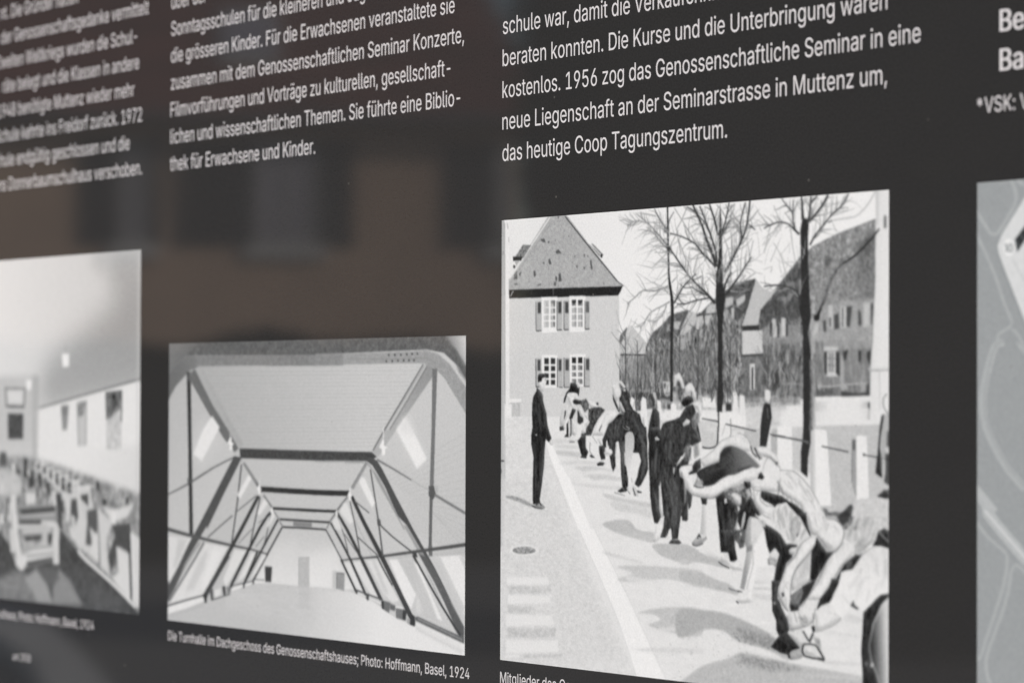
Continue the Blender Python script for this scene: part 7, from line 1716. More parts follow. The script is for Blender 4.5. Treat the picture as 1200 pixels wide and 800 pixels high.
printed_picture('printed_photograph', 'black and white photograph of an attic hall with dark roof trusses', -227.9, 21.8, 206.9, 110.3, 2.4, 4.0, 4, 0.22, 3.0, '''
g 188 0 1 1.32 33.26 203.87 31.57 200|-261 -159 4278 -74 4293 2326 -228 2590
g 184 0.2 1 1.12 16.2 41.69 52.83 196|-117 186 428 211 1026 874 0 1961 -96 1966
g 200 0.2 1 166.6 16.69 206.74 75.73 192|3655 203 4281 454 4288 1567 3448 1362 3005 856
p 168 0.15 0.5|3141 1008 4131 680 4127 676 3137 1005
p 168 0.15 0.5|3185 1026 4131 733 4128 729 3182 1022
p 168 0.15 0.5|3229 1043 4131 786 4128 782 3226 1039
p 168 0.15 0.5|3273 1060 4132 839 4129 835 3270 1056
p 168 0.15 0.5|3317 1077 4132 892 4129 889 3314 1073
p 168 0.15 0.5|3361 1095 4132 945 4130 942 3358 1091
p 168 0.15 0.5|3404 1112 4132 998 4130 994 3402 1108
p 168 0.15 0.5|3447 1129 4132 1052 4131 1047 3446 1125
p 168 0.15 0.5|3490 1146 4132 1105 4132 1100 3490 1141
p 168 0.15 0.5|3533 1163 4132 1158 4132 1153 3533 1158
p 168 0.15 0.5|3576 1179 4132 1211 4133 1206 3577 1175
p 168 0.15 0.5|3618 1196 4132 1264 4134 1260 3620 1192
p 168 0.15 0.5|3660 1213 4132 1316 4135 1313 3663 1209
p 168 0.15 0.5|3703 1229 4132 1369 4136 1366 3707 1226
p 168 0.15 0.5|3745 1246 4132 1422 4136 1419 3750 1242
p 168 0.15 0.5|3787 1262 4132 1475 4137 1472 3792 1259
g 176 0.15 1 28.26 26.33 144.47 25.89 200|482 181 3601 184 2959 819 1115 820
p 166 0.12 0.4|527 206 1288 208 2193 211 2993 214 3572 216 3572 212 2993 210 2193 207 1288 203 527 201
p 150 0.12 0.4|555 235 1303 237 2193 239 2977 241 3544 242 3544 238 2977 237 2193 234 1303 232 554 231
p 150 0.12 0.4|582 265 1318 266 2193 267 2961 268 3517 269 3517 265 2961 264 2193 262 1318 261 582 260
p 166 0.12 0.4|609 295 1333 295 2194 295 2946 295 3489 295 3489 291 2946 291 2194 290 1333 290 609 290
p 150 0.12 0.4|637 324 1349 323 2194 322 2930 322 3462 322 3461 317 2930 318 2194 318 1348 319 637 319
p 150 0.12 0.4|664 354 1364 352 2194 350 2914 349 3434 348 3434 344 2914 345 2194 346 1364 348 664 349
p 166 0.12 0.4|691 383 1379 381 2194 378 2899 376 3406 375 3406 371 2899 372 2194 374 1379 376 691 378
p 150 0.12 0.4|718 412 1394 409 2195 406 2883 403 3378 402 3378 397 2883 399 2195 402 1394 405 718 408
p 150 0.12 0.4|746 442 1409 438 2195 434 2867 431 3350 428 3350 424 2867 426 2195 430 1409 434 746 437
p 166 0.12 0.4|773 471 1424 467 2195 462 2851 458 3322 455 3322 451 2851 454 2195 457 1424 462 773 466
p 150 0.12 0.4|800 500 1439 495 2195 490 2835 485 3294 482 3294 478 2835 481 2195 485 1439 491 800 496
p 150 0.12 0.4|827 529 1454 524 2196 518 2820 512 3266 509 3266 504 2820 508 2196 513 1454 519 827 525
p 166 0.12 0.4|854 558 1469 552 2196 545 2804 540 3238 536 3238 531 2804 535 2196 541 1469 548 854 554
p 150 0.12 0.4|881 587 1484 581 2196 573 2788 567 3210 563 3210 558 2788 563 2196 569 1484 576 880 583
p 150 0.12 0.4|907 616 1499 609 2196 601 2772 594 3182 590 3182 585 2772 590 2196 597 1499 605 907 612
p 166 0.12 0.4|934 645 1514 638 2197 629 2756 622 3154 617 3154 613 2756 618 2197 625 1514 633 934 641
p 150 0.12 0.4|961 674 1529 666 2197 657 2740 649 3125 644 3125 640 2740 645 2197 652 1529 662 961 670
p 150 0.12 0.4|988 703 1544 695 2197 685 2724 677 3097 671 3097 667 2724 672 2197 680 1544 690 988 698
p 166 0.12 0.4|1014 732 1559 723 2197 713 2708 704 3069 698 3068 694 2708 700 2197 708 1559 718 1014 727
p 150 0.12 0.4|1041 761 1574 751 2198 740 2692 732 3040 726 3040 721 2692 727 2198 736 1574 747 1041 756
p 150 0.12 0.4|1067 789 1589 780 2198 768 2676 759 3011 753 3011 749 2676 755 2198 764 1589 775 1067 785
p 166 0.12 0.4|1094 818 1604 808 2198 796 2660 787 2983 781 2983 776 2660 783 2198 792 1604 803 1094 813
specks 40 0.25 0.2 150 175 0.7|562 205 3526 214 2982 788 1141 800
n 103 0.15 1 9 1 1|-37 -18 2368 -22 4160 -12 4163 324 4054 217 3866 118 3659 93 2192 113 2192 120 394 101 272 104 151 150 -3 233
g 128 0.5 0.9 0.94 0.84 28.04 6.22 106|-16 -18 493 -6 293 103 151 150 -13 233
g 120 0.6 1 194.32 4.26 205.72 0.27 200|3880 -7 4160 -7 4162 245 3991 84
n 106 0.4 0.7 10 1 1|3944 83 3998 79 4162 227 4163 333 4054 253
p 206 2.2 0.5|738 649 499 601 301 886 564 992 857 778
p 208 2.2 0.5|3224 620 3486 609 3713 868 3521 962 3291 748
n 134 0.15 1 7 1 1|2193 196 1481 192 1472 188 495 186 419 203 324 220 254 262 112 341 10 438 -21 454 -23 259 8 233 151 150 272 106 394 101 2192 115
g 112 0.3 0.9 4.51 12.81 31.34 5.59 134|-21 454 -23 259 8 233 151 150 272 106 414 101 435 201 324 220 254 262 112 341 10 438
n 158 0.15 1 5 1 1|2192 110 3054 109 3659 100 3802 126 3945 199 4054 289 4163 377 4164 563 3993 404 3883 297 3756 224 3628 192 3547 188 2579 190 2570 195 2193 195
n 140 0.3 0.9 6 1 1|2192 110 2569 108 2575 195 2193 195
p 138 0.1 0.8|2630 151 2903 154 3221 157 3447 156 3612 155 3673 158 3706 168 3791 194 3864 218 3868 214 3795 190 3709 163 3674 153 3612 150 3447 151 3221 152 2903 149 2630 146
p 62 0.1 1|3163 126 3176 117 3189 127 3176 135
p 62 0.1 1|3240 126 3254 117 3267 127 3254 135
p 62 0.1 1|3318 127 3331 118 3344 127 3331 135
p 62 0.1 1|3395 124 3408 115 3421 125 3408 133
p 62 0.1 1|3461 122 3474 113 3487 123 3474 131
p 62 0.1 1|3528 121 3540 112 3553 121 3541 129
p 62 0.1 1|3130 172 3143 163 3156 172 3143 180
p 62 0.1 1|3208 170 3221 161 3234 170 3221 178
p 62 0.1 1|3282 168 3295 159 3308 168 3295 176
p 62 0.1 1|3356 167 3369 158 3382 167 3369 175
p 62 0.1 1|3421 166 3434 157 3447 167 3434 175
p 62 0.1 1|3486 167 3499 158 3512 167 3499 175
p 166 0.3 0.7|419 203 505 186 933 581 1166 787 1090 817 756 543
p 112 0.15 1|319 276 375 220 419 209 697 493 944 691 1090 822 1032 853 856 741 618 543
p 168 0.15 0.7|412 204 534 331 690 485 846 611 966 702 979 698 859 607 704 481 548 328 426 201
g 150 0.15 1 180.07 10.71 158.48 31.95 176|3628 203 3684 201 3748 224 3724 291 3291 646 3044 855 2959 819 3125 661
p 104 0.12 1|3609 194 3380 410 3127 649 3018 758 2969 808 2983 812 3031 762 3140 654 3393 414 3621 198
p 206 0.12 0.9|3638 205 3524 312 3381 447 3250 568 3152 658 3165 663 3264 572 3394 451 3537 317 3650 209
p 120 0.12 0.8|3655 213 3550 317 3415 448 3286 568 3187 659 3197 662 3296 571 3425 451 3559 320 3665 216
p 226 0.35 1|685 573 804 662 771 692 530 929 396 874 547 681
p 230 0.4 1|3388 567 3465 637 3668 860 3540 931 3274 656
p 216 1.2 0.7|3372 568 3453 567 3519 693 3291 668
p 62 0.12 1|285 230 348 230 366 662 400 1510 341 1519 314 798
p 118 0.12 1|3729 227 3790 227 3768 634 3750 1065 3701 1066 3722 634
p 104 0.12 1|3702 1114 3740 1113 3728 1502 3690 1503
p 92 0.12 1|3690 1048 3754 1047 3781 1109 3738 1146 3690 1116
p 84 0.2 1|303 1068 368 1067 377 1107 314 1113
p 160 0.5 0.7|3761 1029 3809 1063 3786 1100
p 130 0.2 0.6|324 220 375 231 340 322 294 271
p 92 0.12 1|2 1207 149 1168 340 1113 525 1049 708 984 900 929 1046 890 1039 882 891 920 697 975 511 1038 328 1103 139 1159 -6 1199
p 110 0.2 0.4|388 1089 607 1014 600 1009 381 1084
p 128 0.12 1|3020 882 3124 912 3254 950 3376 988 3468 1017 3478 1008 3387 978 3266 938 3137 899 3034 868
p 176 0.15 1|3469 1016 3695 1083 3702 1076 3476 1009
p 126 0.12 1|3754 1116 3836 1141 3943 1175 4056 1210 4145 1238 4161 1222 4072 1194 3959 1158 3852 1125 3770 1099
n 76 0.12 1 8 0.7 0.7|1102 821 2198 824 2959 822 3027 855 2938 887 2550 891 2199 896 1116 897
p 150 0.12 0.9|2199 908 2360 905 2550 900 2686 898 2790 898 2854 906 2889 914 2896 905 2859 897 2792 888 2686 888 2550 890 2360 895 2199 898
p 100 0.08 0.8|2607 897 2614 911 2622 910 2614 896
p 100 0.08 0.8|2633 896 2640 910 2647 909 2640 895
p 100 0.08 0.8|2659 896 2666 910 2673 909 2666 895
p 100 0.08 0.8|2684 896 2691 909 2699 908 2692 894
p 100 0.08 0.8|2710 895 2717 909 2725 908 2718 894
p 100 0.08 0.8|2736 895 2743 908 2750 907 2743 893
p 100 0.08 0.8|2761 894 2768 908 2776 907 2769 893
p 100 0.08 0.8|2787 894 2794 908 2801 906 2794 893
p 86 0.12 1|1026 881 1142 892 861 1189 615 1462 618 1429 271 1745 110 1955 -12 2074 -14 1910 269 1643 489 1433
p 110 0.15 0.8|502 1561 403 1640 283 1742 196 1836 122 1922 51 1992 0 2040 16 2044 67 1996 138 1925 213 1839 299 1746 419 1644 518 1565
p 196 0.12 0.8|544 1550 445 1639 325 1751 231 1848 165 1921 177 1923 244 1851 337 1753 457 1642 556 1553
p 74 0.12 0.9|562 1559 506 1615 424 1695 316 1789 203 1887 98 1980 21 2049 37 2053 114 1984 219 1891 332 1794 439 1699 523 1619 578 1563
p 84 0.12 1|2943 858 3027 882 3094 938 3294 1149 3500 1360 3556 1413 3771 1619 4128 2003 4128 2062 3941 1884 3643 1541 3416 1333 3295 1267 3137 1071 3061 999 2969 918 2884 884
p 152 0.12 0.9|2859 890 2926 909 3062 1008 3162 1116 3394 1364 3378 1365 3028 1027 2960 946
p 96 0.15 1|3643 1529 3771 1631 4128 2015 4128 2092 4066 2066 3878 1840 3750 1704 3557 1521
p 168 0.15 0.9|3644 1625 3751 1728 3962 1978 4087 2077 4128 2086 4129 2121 4046 2067 3857 1877
p 72 0.12 1|3485 1532 3523 1572 3593 1642 3714 1756 3849 1880 3981 1995 4080 2080 4095 2073 3996 1989 3865 1874 3730 1750 3609 1636 3539 1567 3501 1527
p 150 0.15 0.8|3372 1335 3416 1333 3643 1541 3579 1532
p 70 0.15 1|3471 1512 3525 1510 3558 1551 3493 1554
p 110 0.15 1|3685 1468 3738 1466 3739 1537 3696 1539
p 92 0.12 1|-28 1492 128 1509 356 1531 651 1555 939 1576 1133 1587 1285 1595 1432 1610 1536 1622 1541 1613 1438 1599 1291 1582 1139 1570 947 1556 662 1532 369 1505 143 1481 -11 1463
p 88 0.12 1|4141 1428 3914 1456 3619 1492 3341 1526 3097 1556 2961 1571 2852 1582 2677 1600 2532 1615 2534 1624 2679 1610 2854 1594 2964 1585 3101 1573 3346 1546 3624 1514 3920 1480 4148 1453
p 186 0.2 0.9|3749 1513 4145 1461 4145 1508 3749 1537
p 186 0.2 0.7|3144 1581 3493 1530 3515 1553 3166 1592
p 60 0.1 1|1420 1146 1784 1149 2200 1151 2482 1149 2667 1145 2668 1107 2483 1110 2203 1112 1789 1109 1424 1106
p 62 0.1 1|1596 1277 1883 1277 2202 1276 2386 1274 2495 1272 2496 1252 2387 1254 2203 1255 1885 1256 1598 1256
p 66 0.1 1|1696 1353 1938 1354 2202 1354 2333 1354 2402 1354 2404 1339 2335 1339 2204 1338 1940 1338 1698 1338
p 64 0.1 1|1733 1409 1960 1407 2203 1406 2308 1407 2355 1409 2358 1396 2310 1394 2204 1393 1962 1394 1735 1396
p 120 0.2 0.8|1892 1356 2156 1357 2156 1389 1892 1392
p 118 0.12 1|1152 937 1369 1110 1405 1097 1183 926
p 170 0.2 0.7|1122 905 1352 1086 1365 1082 1135 900
p 120 0.12 1|1454 1173 1574 1262 1595 1254 1472 1166
p 130 0.12 1|1596 1285 1679 1345 1695 1339 1612 1279
p 120 0.12 1|1690 1364 1736 1401 1750 1396 1704 1359
p 146 0.12 1|2873 890 2676 1084 2720 1097 2912 902
p 206 0.12 0.8|2861 895 2667 1080 2678 1084 2873 898
p 120 0.12 1|2629 1149 2489 1250 2513 1259 2648 1156
p 120 0.12 1|2475 1271 2388 1340 2406 1346 2493 1277
p 120 0.12 1|2381 1356 2352 1390 2366 1393 2396 1359
p 68 0.1 1|1371 1173 1270 1276 1111 1438 862 1683 632 1908 561 1980 549 1993 613 2003 619 1992 687 1920 913 1695 1158 1450 1314 1287 1411 1183
p 58 0.1 1|1555 1293 1504 1324 1402 1410 1186 1637 984 1860 944 1921 973 1935 986 1914 985 1924 1021 1867 1222 1645 1435 1419 1534 1334 1581 1305
p 62 0.1 1|1692 1351 1665 1344 1610 1398 1385 1628 1163 1859 1130 1904 1184 1893 1160 1883 1162 1904 1191 1865 1412 1634 1636 1404 1690 1351 1662 1350
p 62 0.1 1|1724 1404 1519 1608 1311 1819 1280 1865 1324 1860 1308 1850 1306 1865 1333 1824 1540 1613 1744 1409
p 170 0.12 0.6|965 1712 668 1978 679 1981 976 1715
p 70 0.1 1|2676 1152 2734 1221 2829 1328 2963 1465 3120 1625 3308 1827 3460 1996 3489 2038 3522 2013 3493 2045 3546 2025 3511 1980 3357 1811 3168 1610 3009 1450 2873 1315 2776 1210 2716 1141
p 170 0.12 0.6|2868 1384 3426 1981 3437 1977 2880 1381
p 70 0.1 1|2480 1276 2537 1324 2618 1396 2708 1488 2812 1600 2955 1754 3072 1883 3110 1871 2992 1743 2849 1589 2743 1477 2652 1385 2569 1312 2511 1265
p 70 0.1 1|2403 1353 2451 1397 2519 1461 2594 1532 2681 1623 2800 1764 2899 1884 2925 1876 2827 1756 2708 1615 2620 1524 2545 1453 2476 1389 2427 1344
p 66 0.1 1|2341 1410 2437 1502 2557 1621 2669 1745 2753 1842 2776 1835 2691 1738 2579 1615 2458 1496 2361 1404
p 130 0.1 1|3121 1896 3077 1911 3083 1917 3127 1902
p 150 0.15 0.5|2686 1266 2960 1565 2970 1562 2696 1263
p 74 0.1 1|1125 945 1103 1059 1071 1215 1025 1401 985 1554 1004 1555 1044 1402 1091 1216 1123 1059 1144 945
p 72 0.1 1|1407 1186 1365 1287 1316 1410 1279 1511 1254 1583 1271 1584 1296 1512 1333 1412 1382 1289 1423 1188
p 82 0.1 1|1567 1305 1534 1394 1494 1495 1459 1557 1433 1595 1445 1596 1471 1558 1507 1496 1547 1395 1579 1306
p 96 0.12 1|1349 1176 1039 1316 1048 1321 1358 1182
p 78 0.1 1|1000 1337 893 1387 768 1447 681 1490 624 1519 634 1525 692 1496 778 1453 903 1393 1010 1343
p 96 0.1 1|1295 1430 1093 1549 1101 1552 1303 1433
p 104 0.1 1|1558 1317 1384 1381 1390 1385 1563 1321
p 100 0.1 1|1472 1482 1347 1565 1355 1568 1479 1485
p 96 0.1 1|2934 947 2963 1045 2998 1164 3020 1245 3043 1328 3074 1457 3099 1565 3122 1563 3095 1455 3063 1326 3040 1243 3016 1162 2981 1043 2951 945
p 90 0.1 1|2667 1185 2703 1274 2747 1388 2784 1498 2810 1583 2828 1581 2800 1496 2763 1386 2717 1272 2680 1183
p 96 0.1 1|2490 1285 2539 1356 2595 1443 2631 1520 2654 1578 2665 1576 2643 1518 2607 1441 2550 1353 2501 1282
p 106 0.12 1|2737 1186 2924 1264 2934 1257 2747 1179
p 80 0.1 1|3042 1331 3118 1371 3226 1422 3358 1475 3466 1516 3476 1509 3368 1468 3236 1415 3130 1364 3053 1324
p 86 0.1 1|2779 1444 2840 1472 2916 1507 2986 1539 3039 1563 3048 1558 2995 1533 2925 1501 2849 1466 2789 1438
p 90 0.1 1|2597 1425 2650 1467 2712 1514 2754 1543 2781 1561 2789 1557 2762 1539 2720 1511 2658 1463 2605 1422
p 92 0.1 1|3484 1545 3592 1654 3610 1648 3502 1539
p 78 0.1 1|3026 1569 3064 1610 3116 1663 3177 1721 3227 1768 3240 1763 3190 1717 3129 1659 3077 1606 3039 1565
p 90 0.12 1|3030 1303 3075 1302 3086 1344 3042 1352
p 224 0.25 1|1244 1020 1287 1047 1117 1210 1070 1180
p 222 0.3 0.9|1472 1198 1533 1228 1408 1327 1370 1309
p 222 0.3 0.85|1600 1282 1632 1320 1531 1420 1512 1401
p 226 0.3 1|2822 1004 2873 1014 3009 1186 2966 1224 2792 1042
p 222 0.4 0.85|2587 1196 2630 1195 2726 1332 2675 1352 2536 1263
p 222 0.4 0.7|2493 1293 2536 1319 2580 1393 2468 1397 2432 1342
g 196 0.25 1 95.23 71.47 95.4 89.99 218|1740 1416 2351 1410 2568 1624 2753 1814 2500 1840 1603 1840 1316 1848 1354 1814
p 226 1.6 0.5|1991 1605 2498 1521 2557 1706 2325 1842 2029 1857
p 214 1.6 0.4|1600 1557 1965 1478 1908 1800 1627 1813
p 184 0.15 1|1973 1621 2122 1613 2124 1837 1975 1841
p 168 0.1 1|1969 1622 1971 1841 1981 1841 1979 1621
p 168 0.1 1|1973 1624 2123 1616 2122 1611 1973 1619
p 66 0.2 1|1488 1708 1594 1709 1581 1825 1494 1826
p 150 0.25 1|2488 1709 2608 1710 2600 1838 2500 1827
p 90 0.15 1|2492 1715 2493 1827 2507 1827 2506 1714
p 100 0.12 1|2499 1715 2603 1714 2604 1708 2500 1708
p 186 0.4 0.8|2441 1699 2499 1696 2500 1833 2442 1824
p 214 0.25 1|12 1536 369 1538 169 1769 17 1919
p 190 0.6 0.7|167 1546 309 1551 128 1781 87 1783
p 216 0.25 1|600 1570 934 1586 711 1825 554 1973 19 2072 171 1952
p 194 0.7 0.75|511 1684 650 1598 572 1761 414 1940 273 1967
p 226 0.6 0.7|709 1615 846 1620 594 1911 514 1935
p 218 0.25 0.9|1040 1602 1212 1605 1023 1790 908 1895 868 1837
p 218 0.25 0.9|1288 1616 1383 1612 1195 1802 1081 1847
p 218 0.25 0.9|1458 1619 1514 1626 1366 1764 1272 1818
p 226 0.25 1|3188 1585 3298 1578 3538 1811 3474 1922 3387 1843
p 226 0.25 1|3493 1584 3558 1599 3868 1983 3646 1949 3560 1858
p 192 0.35 0.9|3320 1585 3493 1572 3688 1803 3816 1987 3646 1961 3538 1811
p 210 0.3 0.7|3538 1847 3581 1856 3603 1939 3539 1943
p 224 0.25 1|3770 1542 4083 1517 4166 1613 4168 1966 4044 1831
p 196 0.35 0.9|3749 1543 3834 1539 4127 1862 4128 2003 3982 1858
p 204 0.3 1|4063 1524 4166 1519 4166 1649
p 218 0.25 0.9|2898 1604 3033 1592 3322 1870 3234 1887 3124 1832
p 218 0.25 0.9|2694 1625 2808 1614 3057 1860 2968 1853
p 218 0.25 0.9|2580 1636 2671 1626 2878 1833 2764 1814
p 196 0.4 0.8|2966 1601 3011 1599 3190 1829 3124 1820
p 74 0.1 1|917 1642 779 1769 631 1907 573 1959 551 1977 611 1992 632 1973 689 1921 835 1783 971 1656
p 62 0.1 1|1207 1620 1098 1736 984 1860 957 1908 959 1926 1000 1922 997 1910 1022 1867 1134 1743 1243 1628
p 72 0.1 1|3075 1578 3268 1786 3460 1996 3492 2040 3527 2015 3488 2043 3548 2028 3511 1980 3317 1770 3123 1563
p 72 0.1 1|2824 1612 3073 1882 3109 1871 2860 1600
p 70 0.1 1|2669 1610 2899 1884 2925 1876 2696 1603
p 66 0.1 1|2545 1616 2753 1842 2776 1835 2568 1609
p 64 0.1 1|1363 1602 1163 1859 1191 1864 1390 1607
p 72 0.12 1|3495 1544 3527 1578 3592 1642 3712 1756 3848 1881 3980 1990 4079 2068 4095 2061 3996 1982 3865 1874 3730 1750 3610 1636 3545 1572 3513 1538
p 84 0.1 1|3026 1569 3064 1610 3116 1663 3177 1721 3227 1768 3240 1763 3190 1717 3129 1659 3077 1606 3039 1565
g 190 0.2 1 86.3 92.04 150.77 110.29 224|-11 2156 295 2098 575 2032 986 1930 1177 1881 1319 1850 1590 1836 1984 1841 2207 1839 2207 1832 2489 1838 2673 1841 2765 1851 2968 1889 3124 1942 3279 1994 3518 2040 3647 2051 4170 2183 4171 2365 4294 2385 -230 2453
n 198 1.2 0.6 4 6 1|908 1915 1591 1841 2208 1848 2210 2094 1667 2127 909 2053
p 182 1 0.45|1984 1850 2136 1842 2120 1986 1958 1995
p 178 0.3 0.6|1590 1841 1773 1844 1983 1846 2120 1845 2208 1843 2211 1836 2207 1838 2348 1840 2488 1841 2490 1834 2350 1832 2208 1831 2196 1837 2207 1835 2120 1837 1984 1839 1775 1836 1591 1833
p 210 0.5 0.5|2254 1920 2673 1929 2675 1919 2257 1910
p 210 0.5 0.5|2255 1963 2742 1970 2744 1960 2257 1953
p 210 0.5 0.5|2255 2006 2810 2010 2812 2000 2257 1996
p 210 0.5 0.5|2256 2049 2878 2051 2880 2041 2258 2039
p 210 0.5 0.5|2256 2092 2946 2091 2948 2081 2258 2082
p 210 0.5 0.5|2256 2135 3014 2131 3016 2121 2258 2124
p 224 0.15 1|9 2098 294 2037 565 1988 575 2022 295 2093 9 2154
p 92 0.12 1|2 2096 133 2068 297 2034 451 2004 567 1982 562 1972 445 1994 291 2023 126 2057 -6 2084
p 170 0.4 0.7|33 2169 160 2144 319 2111 467 2076 579 2049 571 2039 459 2067 312 2102 154 2134 27 2158
p 222 0.15 1|985 1901 1177 1862 1177 1881 986 1925
p 90 0.1 1|1006 1883 1169 1855 1166 1849 1003 1877
p 222 0.15 1|1196 1861 1319 1835 1319 1850 1196 1875
p 96 0.1 1|1197 1852 1311 1830 1308 1825 1194 1846
p 110 0.15 1|1337 1818 1478 1816 1479 1809 1338 1811
p 220 0.15 1|3529 2004 3774 2049 4129 2121 4170 2154 4170 2183 3774 2084 3529 2040
p 104 0.15 1|3522 1974 3561 1968 3816 2020 4128 2080 4129 2121 3816 2058 3529 1998
p 160 0.12 0.8|3558 1988 3667 2009 3813 2038 3975 2073 4105 2100 4111 2093 3981 2065 3819 2030 3673 2001 3564 1980
p 180 0.5 0.7|3535 2057 3655 2086 3812 2123 3976 2159 4104 2187 4113 2176 3985 2148 3821 2112 3665 2075 3545 2045
p 90 0.12 1|2761 1829 2816 1837 2897 1849 3012 1866 3110 1881 3116 1870 3019 1856 2904 1839 2822 1827 2768 1818
p 216 0.12 1|2784 1848 2853 1860 2942 1877 3030 1896 3098 1911 3106 1902 3038 1887 2949 1868 2860 1851 2791 1839
p 112 0.15 1|3120 1879 3212 1888 3195 1965 3125 1945
p 66 0.12 1|3091 1883 3124 1881 3129 1944 3098 1937
p 80 0.2 0.8|3212 1895 3278 1909 3268 1946 3202 1938
p 118 0.15 1|3279 1921 3370 1926 3362 2001 3283 1994
p 70 0.15 1|3370 1926 3420 1938 3406 2005 3362 2001
p 66 0.12 1|3457 1948 3522 1968 3518 2038 3460 2032
p 160 0.15 1|3421 1986 3464 1989 3458 2032 3421 2022
p 225 0.12 0.8|3278 1909 3377 1913 3370 1928 3279 1924
p 62 0.12 1|570 1972 624 1959 619 2031 585 2035
p 96 0.15 1|657 1927 712 1915 723 1999 684 2011
p 72 0.15 1|853 1896 900 1885 912 1954 873 1961
p 84 0.12 1|696 2011 978 1949 974 1942 691 2004
p 120 0.2 0.8|917 1894 975 1881 982 1940 928 1953
p 222 0.25 0.8|732 1929 830 1909 830 1958 752 1982
p 66 0.1 1|1169 1867 1196 1859 1187 1889 1168 1890
p 70 0.1 1|1310 1828 1332 1823 1329 1852 1310 1853
p 80 0.1 1|2753 1821 2783 1819 2778 1850 2755 1849
p 80 0.1 1|2896 1844 2934 1842 2928 1889 2896 1886
p 232 0.15 1|3100 732 3118 731 3121 774 3165 786 3132 798 3132 841 3092 842 3090 799 3054 787
p 228 0.1 1|3105 640 3104 738 3115 737 3116 639
p 232 0.15 1|964 736 982 735 984 775 1028 785 996 797 996 836 957 837 954 798 919 787
p 220 0.15 0.8|954 711 962 757 974 756 966 710
p 232 0.15 1|2667 1106 2678 1106 2680 1133 2708 1140 2687 1148 2688 1175 2662 1176 2660 1149 2637 1142
p 232 0.15 1|1396 1094 1408 1094 1409 1121 1439 1128 1417 1136 1417 1164 1390 1164 1388 1137 1364 1130
p 232 0.15 1|1586 1263 1594 1262 1595 1280 1615 1285 1600 1291 1600 1309 1582 1309 1581 1291 1565 1286
p 232 0.15 1|2491 1253 2499 1253 2500 1272 2520 1276 2505 1282 2505 1300 2488 1301 2487 1283 2471 1278
p 226 0.1 1|2666 1085 2667 1129 2679 1128 2677 1085
p 225 0.12 0.8|1397 1057 1395 1109 1408 1109 1410 1057
''', cool=2.0)

